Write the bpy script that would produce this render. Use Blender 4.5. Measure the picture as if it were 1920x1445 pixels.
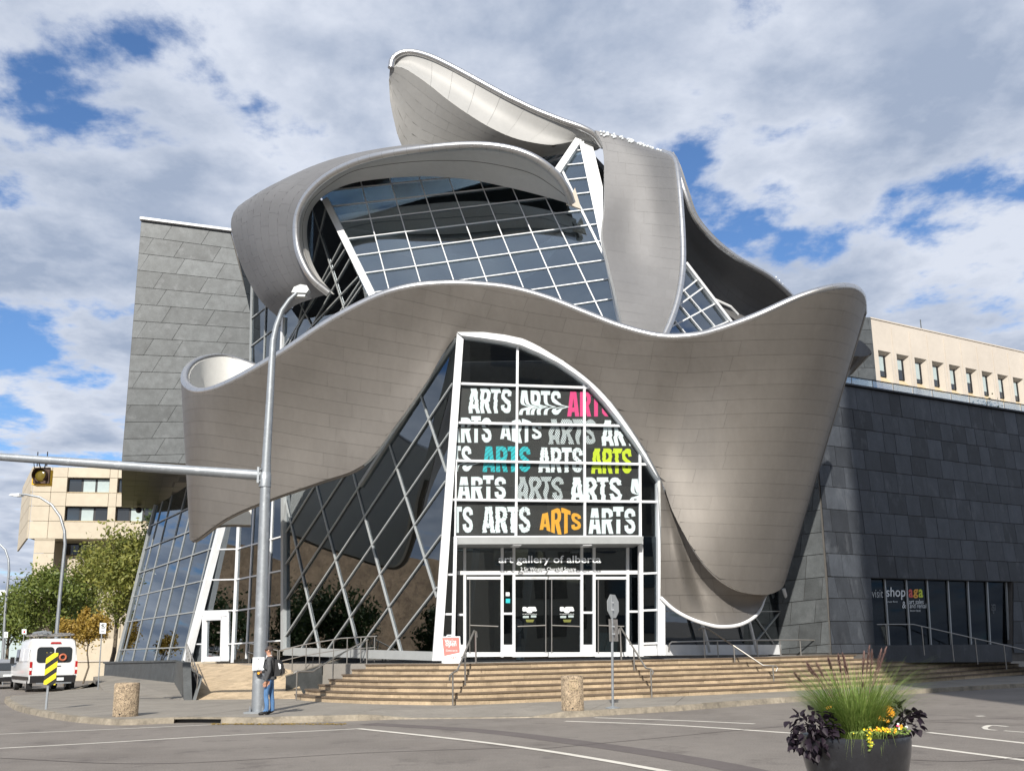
import bpy, bmesh, math, random
import numpy as np
from mathutils import Vector, Matrix
R = math.radians
random.seed(7); RNG = np.random.RandomState(11)
for o in list(bpy.data.objects): bpy.data.objects.remove(o)
scene = bpy.context.scene
COL = scene.collection

# ------------------------------------------------------------------ camera
F_PX, CX, CY, EYE = 1700.0, 960.0, 890.0, 1.7
PITCH, ROLL = math.atan(330.0 / F_PX), R(0.9)
cam_d = bpy.data.cameras.new('camera'); cam = bpy.data.objects.new('camera', cam_d); COL.objects.link(cam)
cam_d.sensor_width = 36.0; cam_d.lens = 36.0 * F_PX / 1920.0
cam_d.shift_y = (CY - 722.5) / 1920.0
cam_d.clip_start = 0.1; cam_d.clip_end = 5000
CAM_M = Matrix.Rotation(R(90) + PITCH, 4, 'X') @ Matrix.Rotation(-ROLL, 4, 'Z')
CAM_M.translation = Vector((0, 0, EYE))
cam.matrix_world = CAM_M
scene.camera = cam

# ------------------------------------------------------------------ world, sun, exposure
SUN_AZ, SUN_EL = R(5.0), R(35.0)      # light travels towards +Y, a little to the right
sun_dir = Vector((-math.sin(SUN_AZ) * math.cos(SUN_EL), -math.cos(SUN_AZ) * math.cos(SUN_EL), math.sin(SUN_EL)))
sd = bpy.data.lights.new('sun', 'SUN'); sd.energy = 5.0; sd.angle = R(0.53); sd.color = (1.0, 0.94, 0.85)
sun = bpy.data.objects.new('sun', sd); COL.objects.link(sun)
sun.rotation_euler = sun_dir.to_track_quat('Z', 'Y').to_euler(); sun.location = (0, -30, 60)
scene.view_settings.view_transform = 'Standard'; scene.view_settings.look = 'None'
scene.view_settings.exposure = 0.2; scene.view_settings.gamma = 1.0
scene.view_settings.use_curve_mapping = False

def px_dir(px, py):
    d = CAM_M.to_3x3() @ Vector(((px - CX) / F_PX, (CY - py) / F_PX, -1.0))
    return d
world = bpy.data.worlds.new('World'); scene.world = world; world.use_nodes = True
def build_world():
    nt = world.node_tree; N = nt.nodes; L = nt.links; N.clear()
    out = N.new('ShaderNodeOutputWorld')
    sky = N.new('ShaderNodeTexSky'); sky.sky_type = 'NISHITA'; sky.sun_disc = False
    sky.sun_elevation = SUN_EL; sky.sun_rotation = math.atan2(sun_dir.x, sun_dir.y)
    sky.air_density = 1.0; sky.dust_density = 0.6; sky.ozone_density = 2.2
    b1 = N.new('ShaderNodeBackground'); b1.inputs['Strength'].default_value = 0.11
    tint = N.new('ShaderNodeMix'); tint.data_type = 'RGBA'; tint.blend_type = 'MULTIPLY'; tint.inputs[0].default_value = 1
    tint.inputs[7].default_value = (0.78, 1.0, 1.25, 1)
    L.new(sky.outputs[0], tint.inputs[6]); L.new(tint.outputs[2], b1.inputs['Color'])
    tc = N.new('ShaderNodeTexCoord')
    sep = N.new('ShaderNodeSeparateXYZ'); L.new(tc.outputs['Generated'], sep.inputs[0])
    def M(op, a, b=None, clamp=False):
        m = N.new('ShaderNodeMath'); m.operation = op; m.use_clamp = clamp
        for i, v in enumerate((a, b)):
            if v is None: continue
            if isinstance(v, (int, float)): m.inputs[i].default_value = v
            else: L.new(v, m.inputs[i])
        return m.outputs[0]
    zz = M('ADD', M('MAXIMUM', sep.outputs[2], 0.0), 0.16)
    cmb = N.new('ShaderNodeCombineXYZ')
    L.new(M('DIVIDE', sep.outputs[0], zz), cmb.inputs[0]); L.new(M('DIVIDE', sep.outputs[1], zz), cmb.inputs[1])
    cmb.inputs[2].default_value = 3.7
    def noise(scale, detail, rough, off=(0, 0, 0), dist=0.0):
        mp = N.new('ShaderNodeMapping'); mp.inputs['Location'].default_value = off
        L.new(cmb.outputs[0], mp.inputs[0])
        n = N.new('ShaderNodeTexNoise'); n.inputs['Scale'].default_value = scale; n.inputs['Detail'].default_value = detail
        n.inputs['Roughness'].default_value = rough; n.inputs['Distortion'].default_value = dist
        L.new(mp.outputs[0], n.inputs['Vector']); return n.outputs['Fac']
    n1 = noise(3.0, 10, 0.57, (2.3, 0.4, 0), 0.12)
    n2 = noise(5.0, 8, 0.62, (7.1, 3.3, 0), 0.2)
    dens = M('ADD', M('MULTIPLY', n1, 0.75), M('MULTIPLY', n2, 0.25))
    # breaks in the cloud deck, at directions of the sky
    for (px, py, rad, amt) in [(480, 195, .05, .09), (140, 205, .06, .08), (610, 235, .04, .09), (370, 165, .04, .06), (560, 150, .03, .06), (40, 640, .07, .09), (190, 730, .05, .08), (20, 830, .06, .08),
                               (1310, 350, .05, .07), (1420, 400, .05, .05), (1500, 515, .055, .10), (1350, 440, .05, .06), (250, 40, .05, .05), (1290, 300, .04, .06)]:
        d = px_dir(px, py).normalized()
        vd = N.new('ShaderNodeVectorMath'); vd.operation = 'DISTANCE'; L.new(tc.outputs['Generated'], vd.inputs[0]); vd.inputs[1].default_value = d
        g = M('SUBTRACT', 1.0, M('DIVIDE', vd.outputs['Value'], rad), True)
        dens = M('SUBTRACT', dens, M('MULTIPLY', g, amt))
    mr = N.new('ShaderNodeMapRange'); mr.interpolation_type = 'SMOOTHSTEP'
    mr.inputs['From Min'].default_value = 0.385; mr.inputs['From Max'].default_value = 0.475
    L.new(dens, mr.inputs['Value'])
    shade = M('ADD', M('MULTIPLY', noise(1.9, 6, 0.55, (5.3, 1.2, 0)), 0.75), M('MULTIPLY', noise(6.0, 6, 0.6, (1.3, 8.2, 0)), 0.25))
    cr = N.new('ShaderNodeValToRGB')
    cr.color_ramp.elements[0].position = 0.36; cr.color_ramp.elements[0].color = (0.32, 0.385, 0.51, 1)
    cr.color_ramp.elements[1].position = 0.64; cr.color_ramp.elements[1].color = (0.63, 0.675, 0.77, 1)
    thin = N.new('ShaderNodeMapRange'); thin.inputs['From Min'].default_value = 0.42; thin.inputs['From Max'].default_value = 0.60
    thin.inputs['To Min'].default_value = 0.16; thin.inputs['To Max'].default_value = -0.10; L.new(dens, thin.inputs['Value'])
    shade = M('ADD', shade, thin.outputs[0])
    L.new(shade, cr.inputs[0])
    b2 = N.new('ShaderNodeBackground'); b2.inputs['Strength'].default_value = 1.0
    L.new(cr.outputs[0], b2.inputs['Color'])
    mix = N.new('ShaderNodeMixShader')
    L.new(mr.outputs[0], mix.inputs[0]); L.new(b1.outputs[0], mix.inputs[1]); L.new(b2.outputs[0], mix.inputs[2])
    L.new(mix.outputs[0], out.inputs['Surface'])
build_world()

# ------------------------------------------------------------------ pixel -> place
C0 = Vector((0, 0, EYE))
def WY(px, py, Y):
    d = px_dir(px, py); return C0 + d * (Y / d.y)
def WZ(px, py, z):
    d = px_dir(px, py); return C0 + d * ((z - EYE) / d.z)
class Plane:
    def __init__(s, a, b, c):
        s.o = Vector(a); s.u = (Vector(b) - s.o).normalized()
        n = s.u.cross(Vector(c) - s.o).normalized()
        if n.dot(C0 - s.o) < 0: n = -n
        s.n = n; s.v = n.cross(s.u)
        if s.v.z < 0: s.v = -s.v
        # right-handed: u, v, n with n to the viewer
        if s.u.cross(s.v).dot(n) < 0: s.u = -s.u
    def w(s, px, py):
        d = px_dir(px, py); return C0 + d * ((s.o - C0).dot(s.n) / d.dot(s.n))
    def p2(s, px, py):
        r = s.w(px, py) - s.o; return (r.dot(s.u), r.dot(s.v))
    def to2(s, P):
        r = Vector(P) - s.o; return (r.dot(s.u), r.dot(s.v))
    def p3(s, q, h=0.0): return s.o + s.u * q[0] + s.v * q[1] + s.n * h
def on_ground(px, py, z=0.15): return WZ(px, py, z)
def project(P):
    q = CAM_M.inverted() @ Vector(P); return (CX + F_PX * q.x / -q.z, CY - F_PX * q.y / -q.z)

# ------------------------------------------------------------------ materials
def mat(name, col, rough=0.6, metal=0.0, var=0.12, vscale=3.0, bump=0.0, bscale=40.0, objvar=0.0, spec=0.5, stain=None, streak=False, stretch=(1, 1, 1), coat=0.0, grain=0.0, stain2=None):
    m = bpy.data.materials.new(name); m.use_nodes = True
    nt = m.node_tree; N = nt.nodes; L = nt.links
    b = N['Principled BSDF']; b.inputs['Roughness'].default_value = rough; b.inputs['Metallic'].default_value = metal
    b.inputs['Specular IOR Level'].default_value = spec
    if coat: b.inputs['Coat Weight'].default_value = coat; b.inputs['Coat Roughness'].default_value = 0.08
    g = N.new('ShaderNodeNewGeometry')
    mp = N.new('ShaderNodeMapping'); mp.inputs['Scale'].default_value = stretch
    L.new(g.outputs['Position'], mp.inputs[0])
    c = None
    rgb = N.new('ShaderNodeRGB'); rgb.outputs[0].default_value = (*col, 1); c = rgb.outputs[0]
    def scale_by(c, fac, lo, hi):
        mr = N.new('ShaderNodeMapRange'); mr.inputs['To Min'].default_value = lo; mr.inputs['To Max'].default_value = hi
        mr.inputs['From Min'].default_value = 0.3; mr.inputs['From Max'].default_value = 0.7
        L.new(fac, mr.inputs['Value'])
        x = N.new('ShaderNodeVectorMath'); x.operation = 'SCALE'; L.new(c, x.inputs[0]); L.new(mr.outputs[0], x.inputs['Scale'])
        return x.outputs[0]
    def noise(sc, det=6, ro=0.6):
        n = N.new('ShaderNodeTexNoise'); n.inputs['Scale'].default_value = sc; n.inputs['Detail'].default_value = det; n.inputs['Roughness'].default_value = ro
        L.new(mp.outputs[0], n.inputs['Vector']); return n.outputs['Fac']
    if var:
        c = scale_by(c, noise(vscale), 1 - var, 1 + var)
        c = scale_by(c, noise(vscale * 9, 4), 1 - var * .6, 1 + var * .6)
    if objvar:
        oi = N.new('ShaderNodeObjectInfo')
        mr = N.new('ShaderNodeMapRange'); mr.inputs['To Min'].default_value = 1 - objvar; mr.inputs['To Max'].default_value = 1 + objvar
        L.new(oi.outputs['Random'], mr.inputs['Value'])
        x = N.new('ShaderNodeVectorMath'); x.operation = 'SCALE'; L.new(c, x.inputs[0]); L.new(mr.outputs[0], x.inputs['Scale']); c = x.outputs[0]
    if stain:
        scol, ssc, lo, hi = stain
        mr = N.new('ShaderNodeMapRange'); mr.inputs['From Min'].default_value = lo; mr.inputs['From Max'].default_value = hi
        L.new(noise(ssc, 8, 0.65), mr.inputs['Value'])
        mx = N.new('ShaderNodeMix'); mx.data_type = 'RGBA'; L.new(mr.outputs[0], mx.inputs[0]); L.new(c, mx.inputs[6]); mx.inputs[7].default_value = (*scol, 1)
        c = mx.outputs[2]
    if stain2:
        scol, ssc, lo, hi = stain2
        mr = N.new('ShaderNodeMapRange'); mr.inputs['From Min'].default_value = lo; mr.inputs['From Max'].default_value = hi
        L.new(noise(ssc, 10, 0.7), mr.inputs['Value'])
        mx = N.new('ShaderNodeMix'); mx.data_type = 'RGBA'; L.new(mr.outputs[0], mx.inputs[0]); L.new(c, mx.inputs[6]); mx.inputs[7].default_value = (*scol, 1)
        c = mx.outputs[2]
    if grain: c = scale_by(c, noise(38, 2, .5), 1 - grain, 1 + grain)
    L.new(c, b.inputs['Base Color'])
    if bump:
        bp = N.new('ShaderNodeBump'); bp.inputs['Strength'].default_value = bump; bp.inputs['Distance'].default_value = 0.02
        L.new(noise(bscale, 5), bp.inputs['Height']); L.new(bp.outputs[0], b.inputs['Normal'])
    return m
def glass(name, tint, refl=0.06, bumpy=0.0, mul=1.6, wob=0.012):
    m = bpy.data.materials.new(name); m.use_nodes = True
    nt = m.node_tree; N = nt.nodes; L = nt.links; N.clear()
    out = N.new('ShaderNodeOutputMaterial')
    tr = N.new('ShaderNodeBsdfTransparent'); tr.inputs[0].default_value = (*tint, 1)
    gl = N.new('ShaderNodeBsdfGlossy'); gl.inputs['Roughness'].default_value = 0.012; gl.inputs['Color'].default_value = (0.85, 0.93, 1.0, 1)
    fr = N.new('ShaderNodeFresnel'); fr.inputs['IOR'].default_value = 1.5
    ad = N.new('ShaderNodeMath'); ad.operation = 'MULTIPLY_ADD'; ad.inputs[1].default_value = mul; ad.inputs[2].default_value = refl; ad.use_clamp = True
    L.new(fr.outputs[0], ad.inputs[0])
    oi = N.new('ShaderNodeObjectInfo'); wn = N.new('ShaderNodeTexWhiteNoise'); wn.noise_dimensions = '1D'; L.new(oi.outputs['Random'], wn.inputs['W'])
    g0 = N.new('ShaderNodeNewGeometry'); v1 = N.new('ShaderNodeVectorMath'); v1.operation = 'SUBTRACT'; v1.inputs[1].default_value = (.5, .5, .5); L.new(wn.outputs['Color'], v1.inputs[0])
    v2 = N.new('ShaderNodeVectorMath'); v2.operation = 'SCALE'; v2.inputs['Scale'].default_value = wob * 2; L.new(v1.outputs[0], v2.inputs[0])
    v3 = N.new('ShaderNodeVectorMath'); v3.operation = 'ADD'; L.new(g0.outputs['Normal'], v3.inputs[0]); L.new(v2.outputs[0], v3.inputs[1])
    v4 = N.new('ShaderNodeVectorMath'); v4.operation = 'NORMALIZE'; L.new(v3.outputs[0], v4.inputs[0]); L.new(v4.outputs[0], gl.inputs['Normal'])
    if bumpy:
        g = N.new('ShaderNodeNewGeometry'); n = N.new('ShaderNodeTexNoise'); n.inputs['Scale'].default_value = 0.7; n.inputs['Detail'].default_value = 1
        L.new(g.outputs['Position'], n.inputs['Vector'])
        bp = N.new('ShaderNodeBump'); bp.inputs['Strength'].default_value = bumpy; bp.inputs['Distance'].default_value = 0.05
        L.new(n.outputs['Fac'], bp.inputs['Height']); L.new(v4.outputs[0], bp.inputs['Normal']); L.new(bp.outputs[0], gl.inputs['Normal'])
    mx = N.new('ShaderNodeMixShader'); L.new(ad.outputs[0], mx.inputs[0]); L.new(tr.outputs[0], mx.inputs[1]); L.new(gl.outputs[0], mx.inputs[2])
    L.new(mx.outputs[0], out.inputs['Surface'])
    return m
MT = {}
MT['steel'] = mat('brushed_steel', (0.203, 0.189, 0.173), 0.52, 0.60, 0.06, 0.6, 0.0, 60, objvar=0.04, stain=((0.165, 0.150, 0.134), 0.8, 0.54, 0.85), stretch=(1, 1, 0.35))
MT['steel_up'] = mat('brushed_steel_upper', (0.195, 0.196, 0.201), 0.66, 0.42, 0.05, 0.6, 0.0, 60, objvar=0.025)
MT['steel_shade'] = mat('shaded_soffit_panel', (0.27, 0.268, 0.26), 0.5, 0.0, 0.05, 0.5, objvar=0.03)  # darker copy of the pale horn panel, shade put into its colour
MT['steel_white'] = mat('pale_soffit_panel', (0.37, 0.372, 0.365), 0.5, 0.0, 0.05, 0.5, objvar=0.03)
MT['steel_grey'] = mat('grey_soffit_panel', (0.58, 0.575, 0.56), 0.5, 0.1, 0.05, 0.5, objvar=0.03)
MT['bullnose'] = mat('polished_edge_steel', (0.56, 0.56, 0.56), 0.30, 0.9, 0.05, 1.0)
MT['joint'] = mat('dark_joint', (0.10, 0.094, 0.087), 0.8)
MT['lining'] = mat('white_lining', (0.78, 0.78, 0.75), 0.5, var=0.04)
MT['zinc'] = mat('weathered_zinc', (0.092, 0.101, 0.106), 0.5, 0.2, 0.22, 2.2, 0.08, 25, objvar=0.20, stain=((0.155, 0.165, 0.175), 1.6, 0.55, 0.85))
MT['zinc_shaded'] = mat('shade_darkened_zinc', (0.046, 0.052, 0.062), 0.55, 0.1, 0.22, 2.0, 0.08, 25, objvar=0.45, stain=((0.13, 0.14, 0.155), 1.5, 0.55, 0.85), stretch=(1, 1, 0.5))  # darker copy of the zinc, with the tower's shade put into its colour
MT['white_frame'] = mat('white_frame_paint', (0.74, 0.76, 0.78), 0.4, var=0.04)
MT['grey_frame'] = mat('silver_mullion_paint', (0.38, 0.40, 0.405), 0.4, 0.2, var=0.06)
MT['glass'] = glass('curtain_glass', (0.30, 0.36, 0.38), 0.05, 0.05)
MT['glass_up'] = glass('upper_curtain_glass', (0.55, 0.62, 0.64), 0.18, 0.02)
MT['glass_dark'] = glass('shop_glass', (0.16, 0.18, 0.20), 0.0, 0.0, 0.3)
MT['glass_lattice'] = glass('lattice_glass', (0.45, 0.50, 0.50), 0.10, 0.05)
MT['glass_mirror'] = glass('reflective_glass', (0.25, 0.30, 0.32), 0.03, 0.02, 1.25)
MT['glass_clear'] = glass('clear_glass', (0.93, 0.95, 0.95), 0.0, 0.0, 0.7)
MT['dark_int'] = mat('dark_interior', (0.10, 0.105, 0.11), 0.8)
MT['int_floor'] = mat('interior_floor', (0.20, 0.20, 0.20), 0.6)
MT['hall_stone'] = mat('hall_brown_stone', (0.50, 0.36, 0.24), 0.85, 0, 0.3, 0.6, 0.4, 6, stain=((0.30, 0.21, 0.14), 1.5, 0.5, 0.7))
MT['int_brown'] = mat('interior_timber', (0.30, 0.22, 0.15), 0.6, var=0.2, stretch=(1, 1, 6))
MT['soffit_brown'] = mat('brown_soffit', (0.10, 0.085, 0.065), 0.45, 0.4, 0.12, 1.2, objvar=0.1)
MT['asphalt'] = mat('asphalt', (0.205, 0.185, 0.165), 0.85, 0, 0.10, 0.35, 0.5, 60, stain=((0.15, 0.133, 0.118), 0.22, 0.48, 0.7), grain=.22, stain2=((0.12, 0.106, 0.096), 0.9, 0.55, 0.70))
MT['asphalt_patch'] = mat('asphalt_patch', (0.125, 0.108, 0.103), 0.85, 0, 0.12, 0.8, 0.5, 60)
MT['concrete'] = mat('sidewalk_concrete', (0.25, 0.23, 0.20), 0.85, 0, 0.10, 0.7, 0.25, 50, stain=((0.19, 0.175, 0.155), 0.5, 0.5, 0.75), grain=.12, stain2=((0.13, 0.12, 0.105), 1.7, 0.60, 0.75))
MT['kerb'] = mat('kerb_concrete', (0.29, 0.255, 0.20), 0.9, 0, 0.28, 1.4, 0.9, 30, objvar=0.12, stain=((0.15, 0.135, 0.11), 3.0, 0.5, 0.7))
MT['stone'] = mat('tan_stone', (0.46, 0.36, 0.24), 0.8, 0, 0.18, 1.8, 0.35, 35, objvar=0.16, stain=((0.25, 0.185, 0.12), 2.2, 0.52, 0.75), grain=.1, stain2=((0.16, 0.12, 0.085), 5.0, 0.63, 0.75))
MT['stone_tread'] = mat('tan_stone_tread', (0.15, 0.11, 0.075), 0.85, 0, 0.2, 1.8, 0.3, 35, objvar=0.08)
MT['landing'] = mat('landing_paving', (0.30, 0.28, 0.25), 0.8, 0, 0.1, 1.2, 0.2, 35)
MT['paint'] = mat('road_paint', (0.66, 0.63, 0.56), 0.7, 0, 0.12, 2.5, stain=((0.35, 0.32, 0.28), 6.0, 0.62, 0.8))
MT['galv'] = mat('galvanised_steel', (0.31, 0.335, 0.36), 0.5, 0.5, 0.10, 1.4, 0.15, 30, stain=((0.46, 0.49, 0.52), 5.0, 0.55, 0.7))
MT['rail'] = mat('stainless_handrail', (0.42, 0.40, 0.37), 0.35, 0.8, 0.06)
MT['cream'] = mat('cream_concrete', (0.55, 0.485, 0.38), 0.85, 0, 0.08, 0.25, 0.15, 20, objvar=0.03)
MT['cream_ochre'] = mat('ochre_concrete', (0.52, 0.42, 0.27), 0.85, 0, 0.10, 0.5)
MT['cream_pale'] = mat('pale_cream_concrete', (0.57, 0.515, 0.445), 0.85, 0, 0.06, 0.25, 0.1, 20)
MT['dark_glass'] = mat('dark_window_glass', (0.03, 0.035, 0.04), 0.05, 0, 0, spec=0.9)
MT['blind'] = mat('pale_window_blind', (0.42, 0.50, 0.50), 0.3, 0, 0.05)
MT['black'] = mat('black_plastic', (0.018, 0.018, 0.02), 0.45)
MT['rubber'] = mat('tyre_rubber', (0.022, 0.022, 0.023), 0.8)
MT['white_paint'] = mat('white_vehicle_paint', (0.78, 0.79, 0.80), 0.25, 0, 0.03, coat=0.4)
MT['silver_paint'] = mat('silver_vehicle_paint', (0.42, 0.43, 0.44), 0.3, 0.6, 0.03, coat=0.4)
MT['yellow'] = mat('yellow_sign', (0.85, 0.66, 0.02), 0.45, 0, 0.03)
MT['signal_yellow'] = mat('signal_yellow_paint', (0.80, 0.48, 0.02), 0.45)
MT['signal_brown'] = mat('signal_brown_case', (0.075, 0.04, 0.025), 0.5)
MT['white_print'] = mat('white_print', (0.80, 0.84, 0.86), 0.5, 0, 0.02)
MT['black_print'] = mat('black_film', (0.025, 0.023, 0.023), 0.6, 0, 0.1)
MT['pink'] = mat('pink_print', (0.80, 0.06, 0.24), 0.5, 0, 0.02)
MT['teal'] = mat('teal_print', (0.02, 0.50, 0.55), 0.5, 0, 0.02)
MT['lime'] = mat('lime_print', (0.62, 0.72, 0.03), 0.5, 0, 0.02)
MT['orange'] = mat('orange_print', (0.85, 0.40, 0.03), 0.5, 0, 0.02)
MT['red'] = mat('red_print', (0.72, 0.10, 0.08), 0.5, 0, 0.02)
MT['tail_red'] = mat('tail_lamp_red', (0.45, 0.02, 0.02), 0.2, 0, 0.02, coat=0.4)
MT['aggregate'] = mat('exposed_aggregate', (0.44, 0.345, 0.24), 0.9, 0, 0.5, 9.0, 0.9, 60, stain=((0.14, 0.11, 0.08), 24.0, 0.48, 0.58))
MT['skin'] = mat('skin', (0.56, 0.30, 0.20), 0.55, 0, 0.06, 8)
MT['jacket'] = mat('charcoal_jacket', (0.065, 0.067, 0.072), 0.75, 0, 0.25, 8, 0.3, 20)
MT['jeans'] = mat('blue_denim', (0.085, 0.19, 0.38), 0.85, 0, 0.35, 9, 0.3, 40, stretch=(1, 1, 0.4))
MT['hair'] = mat('dark_hair', (0.05, 0.035, 0.028), 0.7, 0, 0.2, 30)
MT['bark'] = mat('tree_bark', (0.14, 0.115, 0.085), 0.9, 0, 0.25, 6, 0.6, 20)
def leafmat(name, c1, c2, sat=0.0):
    m = bpy.data.materials.new(name); m.use_nodes = True
    N = m.node_tree.nodes; L = m.node_tree.links; b = N['Principled BSDF']; b.inputs['Roughness'].default_value = 0.55
    g = N.new('ShaderNodeNewGeometry')
    cr = N.new('ShaderNodeValToRGB'); cr.color_ramp.elements[0].color = (*c1, 1); cr.color_ramp.elements[1].color = (*c2, 1)
    n = N.new('ShaderNodeTexNoise'); n.inputs['Scale'].default_value = 0.8; L.new(g.outputs['Position'], n.inputs['Vector'])
    ad = N.new('ShaderNodeMath'); ad.operation = 'MULTIPLY_ADD'; ad.inputs[1].default_value = 0.5; L.new(g.outputs['Random Per Island'], ad.inputs[0]); 
    s2 = N.new('ShaderNodeMath'); s2.operation = 'MULTIPLY'; s2.inputs[1].default_value = 0.5; L.new(n.outputs['Fac'], s2.inputs[0]); L.new(s2.outputs[0], ad.inputs[2])
    L.new(ad.outputs[0], cr.inputs[0]); L.new(cr.outputs[0], b.inputs['Base Color'])
    tl = N.new('ShaderNodeBsdfTranslucent'); L.new(cr.outputs[0], tl.inputs[0])
    mx = N.new('ShaderNodeMixShader'); mx.inputs[0].default_value = 0.3
    L.new(b.outputs[0], mx.inputs[1]); L.new(tl.outputs[0], mx.inputs[2]); L.new(mx.outputs[0], N['Material Output'].inputs['Surface'])
    return m
MT['leaf_green'] = leafmat('green_leaves', (0.055, 0.11, 0.02), (0.24, 0.27, 0.06))
MT['leaf_autumn'] = leafmat('turning_leaves', (0.08, 0.13, 0.025), (0.36, 0.34, 0.08))
MT['leaf_gold'] = leafmat('golden_leaves', (0.24, 0.16, 0.025), (0.55, 0.38, 0.08))
MT['leaf_dark'] = leafmat('dark_green_leaves', (0.02, 0.045, 0.014), (0.07, 0.11, 0.03))
MT['leaf_purple'] = leafmat('purple_black_leaves', (0.010, 0.006, 0.012), (0.036, 0.022, 0.038))
MT['grass'] = leafmat('grass_blades', (0.09, 0.20, 0.03), (0.38, 0.46, 0.13))
MT['plume'] = leafmat('grass_plumes', (0.20, 0.11, 0.11), (0.42, 0.28, 0.24))

# ------------------------------------------------------------------ mesh helpers
class MB:
    def __init__(s): s.v = []; s.f = []; s.m = []
    def quad(s, a, b, c, d, m=0):
        i = len(s.v); s.v += [tuple(a), tuple(b), tuple(c), tuple(d)]; s.f.append((i, i + 1, i + 2, i + 3)); s.m.append(m); return s
    def poly(s, pts, m=0):
        i = len(s.v); s.v += [tuple(p) for p in pts]; s.f.append(tuple(range(i, i + len(pts)))); s.m.append(m); return s
    def hexa(s, p, m=0):   # 8 corners: bottom 4, top 4
        i = len(s.v); s.v += [tuple(q) for q in p]
        for f in ((0, 3, 2, 1), (4, 5, 6, 7), (0, 1, 5, 4), (1, 2, 6, 5), (2, 3, 7, 6), (3, 0, 4, 7)):
            s.f.append(tuple(i + k for k in f)); s.m.append(m)
        return s
    def box(s, c, d, rz=0.0, m=0):
        c = Vector(c); h = Vector(d) / 2; rot = Matrix.Rotation(rz, 3, 'Z')
        P = [c + rot @ Vector((x * h.x, y * h.y, z * h.z)) for z in (-1, 1) for x, y in ((-1, -1), (1, -1), (1, 1), (-1, 1))]
        return s.hexa(P, m)
    def prism(s, pts, off, m=0):   # polygon pts (3d) extruded by vector off
        n = len(pts); i = len(s.v); off = Vector(off)
        s.v += [tuple(p) for p in pts] + [tuple(Vector(p) + off) for p in pts]
        s.f.append(tuple(range(i, i + n))); s.m.append(m)
        s.f.append(tuple(reversed(range(i + n, i + 2 * n)))); s.m.append(m)
        for k in range(n):
            k2 = (k + 1) % n
            s.f.append((i + k2, i + k, i + n + k, i + n + k2)); s.m.append(m)
        return s
    def tube(s, pts, r, n=8, m=0, caps=True):
        pts = [Vector(p) for p in pts]
        if not hasattr(r, '__len__'): r = [r] * len(pts)
        i0 = len(s.v); prev = None
        for k, p in enumerate(pts):
            t = (pts[min(k + 1, len(pts) - 1)] - pts[max(k - 1, 0)]).normalized()
            if prev is None:
                a = Vector((0, 0, 1)) if abs(t.z) < 0.9 else Vector((1, 0, 0))
                e1 = t.cross(a).normalized()
            else:
                e1 = (prev - t * prev.dot(t)).normalized()
            prev = e1; e2 = t.cross(e1)
            for j in range(n):
                an = 2 * math.pi * j / n
                s.v.append(tuple(p + (e1 * math.cos(an) + e2 * math.sin(an)) * r[k]))
        for k in range(len(pts) - 1):
            for j in range(n):
                a = i0 + k * n + j; b = i0 + k * n + (j + 1) % n
                s.f.append((a, b, b + n, a + n)); s.m.append(m)
        if caps:
            s.f.append(tuple(reversed(range(i0, i0 + n)))); s.m.append(m)
            e = i0 + (len(pts) - 1) * n; s.f.append(tuple(range(e, e + n))); s.m.append(m)
        return s
    def bar(s, a, b, w, d, up, m=0):   # rectangular bar from a to b, width w across, depth d along up
        a = Vector(a); b = Vector(b); t = (b - a).normalized(); up = (Vector(up) - t * Vector(up).dot(t)).normalized(); x = t.cross(up).normalized()
        P = []
        for q in (a, b):
            for sx, sy in ((-1, -1), (1, -1), (1, 1), (-1, 1)):
                P.append(q + x * (sx * w / 2) + up * (sy * d / 2))
        return s.hexa(P, m)
    def lathe(s, c, prof, n=24, m=0, axis=None):
        c = Vector(c); i0 = len(s.v)
        for (r, z) in prof:
            for j in range(n):
                an = 2 * math.pi * j / n; s.v.append((c.x + r * math.cos(an), c.y + r * math.sin(an), c.z + z))
        for k in range(len(prof) - 1):
            for j in range(n):
                a = i0 + k * n + j; b = i0 + k * n + (j + 1) % n
                s.f.append((a, b, b + n, a + n)); s.m.append(m)
        s.f.append(tuple(reversed(range(i0, i0 + n)))); s.m.append(m)
        e = i0 + (len(prof) - 1) * n; s.f.append(tuple(range(e, e + n))); s.m.append(m)
        return s
    def grid(s, P, m=0, flip=False):   # P[i][j] points
        ni, nj = len(P), len(P[0]); i0 = len(s.v)
        for row in P: s.v += [tuple(q) for q in row]
        for i in range(ni - 1):
            for j in range(nj - 1):
                a = i0 + i * nj + j; f = (a, a + 1, a + nj + 1, a + nj)
                s.f.append(tuple(reversed(f)) if flip else f); s.m.append(m)
        return s
    def disc(s, c, nrm, r, n=16, m=0, ry=None):
        c = Vector(c); nrm = Vector(nrm).normalized(); a = Vector((0, 0, 1)) if abs(nrm.z) < 0.9 else Vector((1, 0, 0))
        e1 = a.cross(nrm).normalized(); e2 = nrm.cross(e1)
        return s.poly([c + e1 * (r * math.cos(2 * math.pi * k / n)) + e2 * ((ry or r) * math.sin(2 * math.pi * k / n)) for k in range(n)], m)
    def ball(s, c, r, n=8, k=5, m=0, sc=(1, 1, 1)):
        P = []
        for i in range(k + 1):
            th = math.pi * i / k
            P.append([(c[0] + r * sc[0] * math.sin(th) * math.cos(2 * math.pi * j / n), c[1] + r * sc[1] * math.sin(th) * math.sin(2 * math.pi * j / n), c[2] + r * sc[2] * math.cos(th)) for j in range(n + 1)])
        return s.grid(P, m, True)
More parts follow.
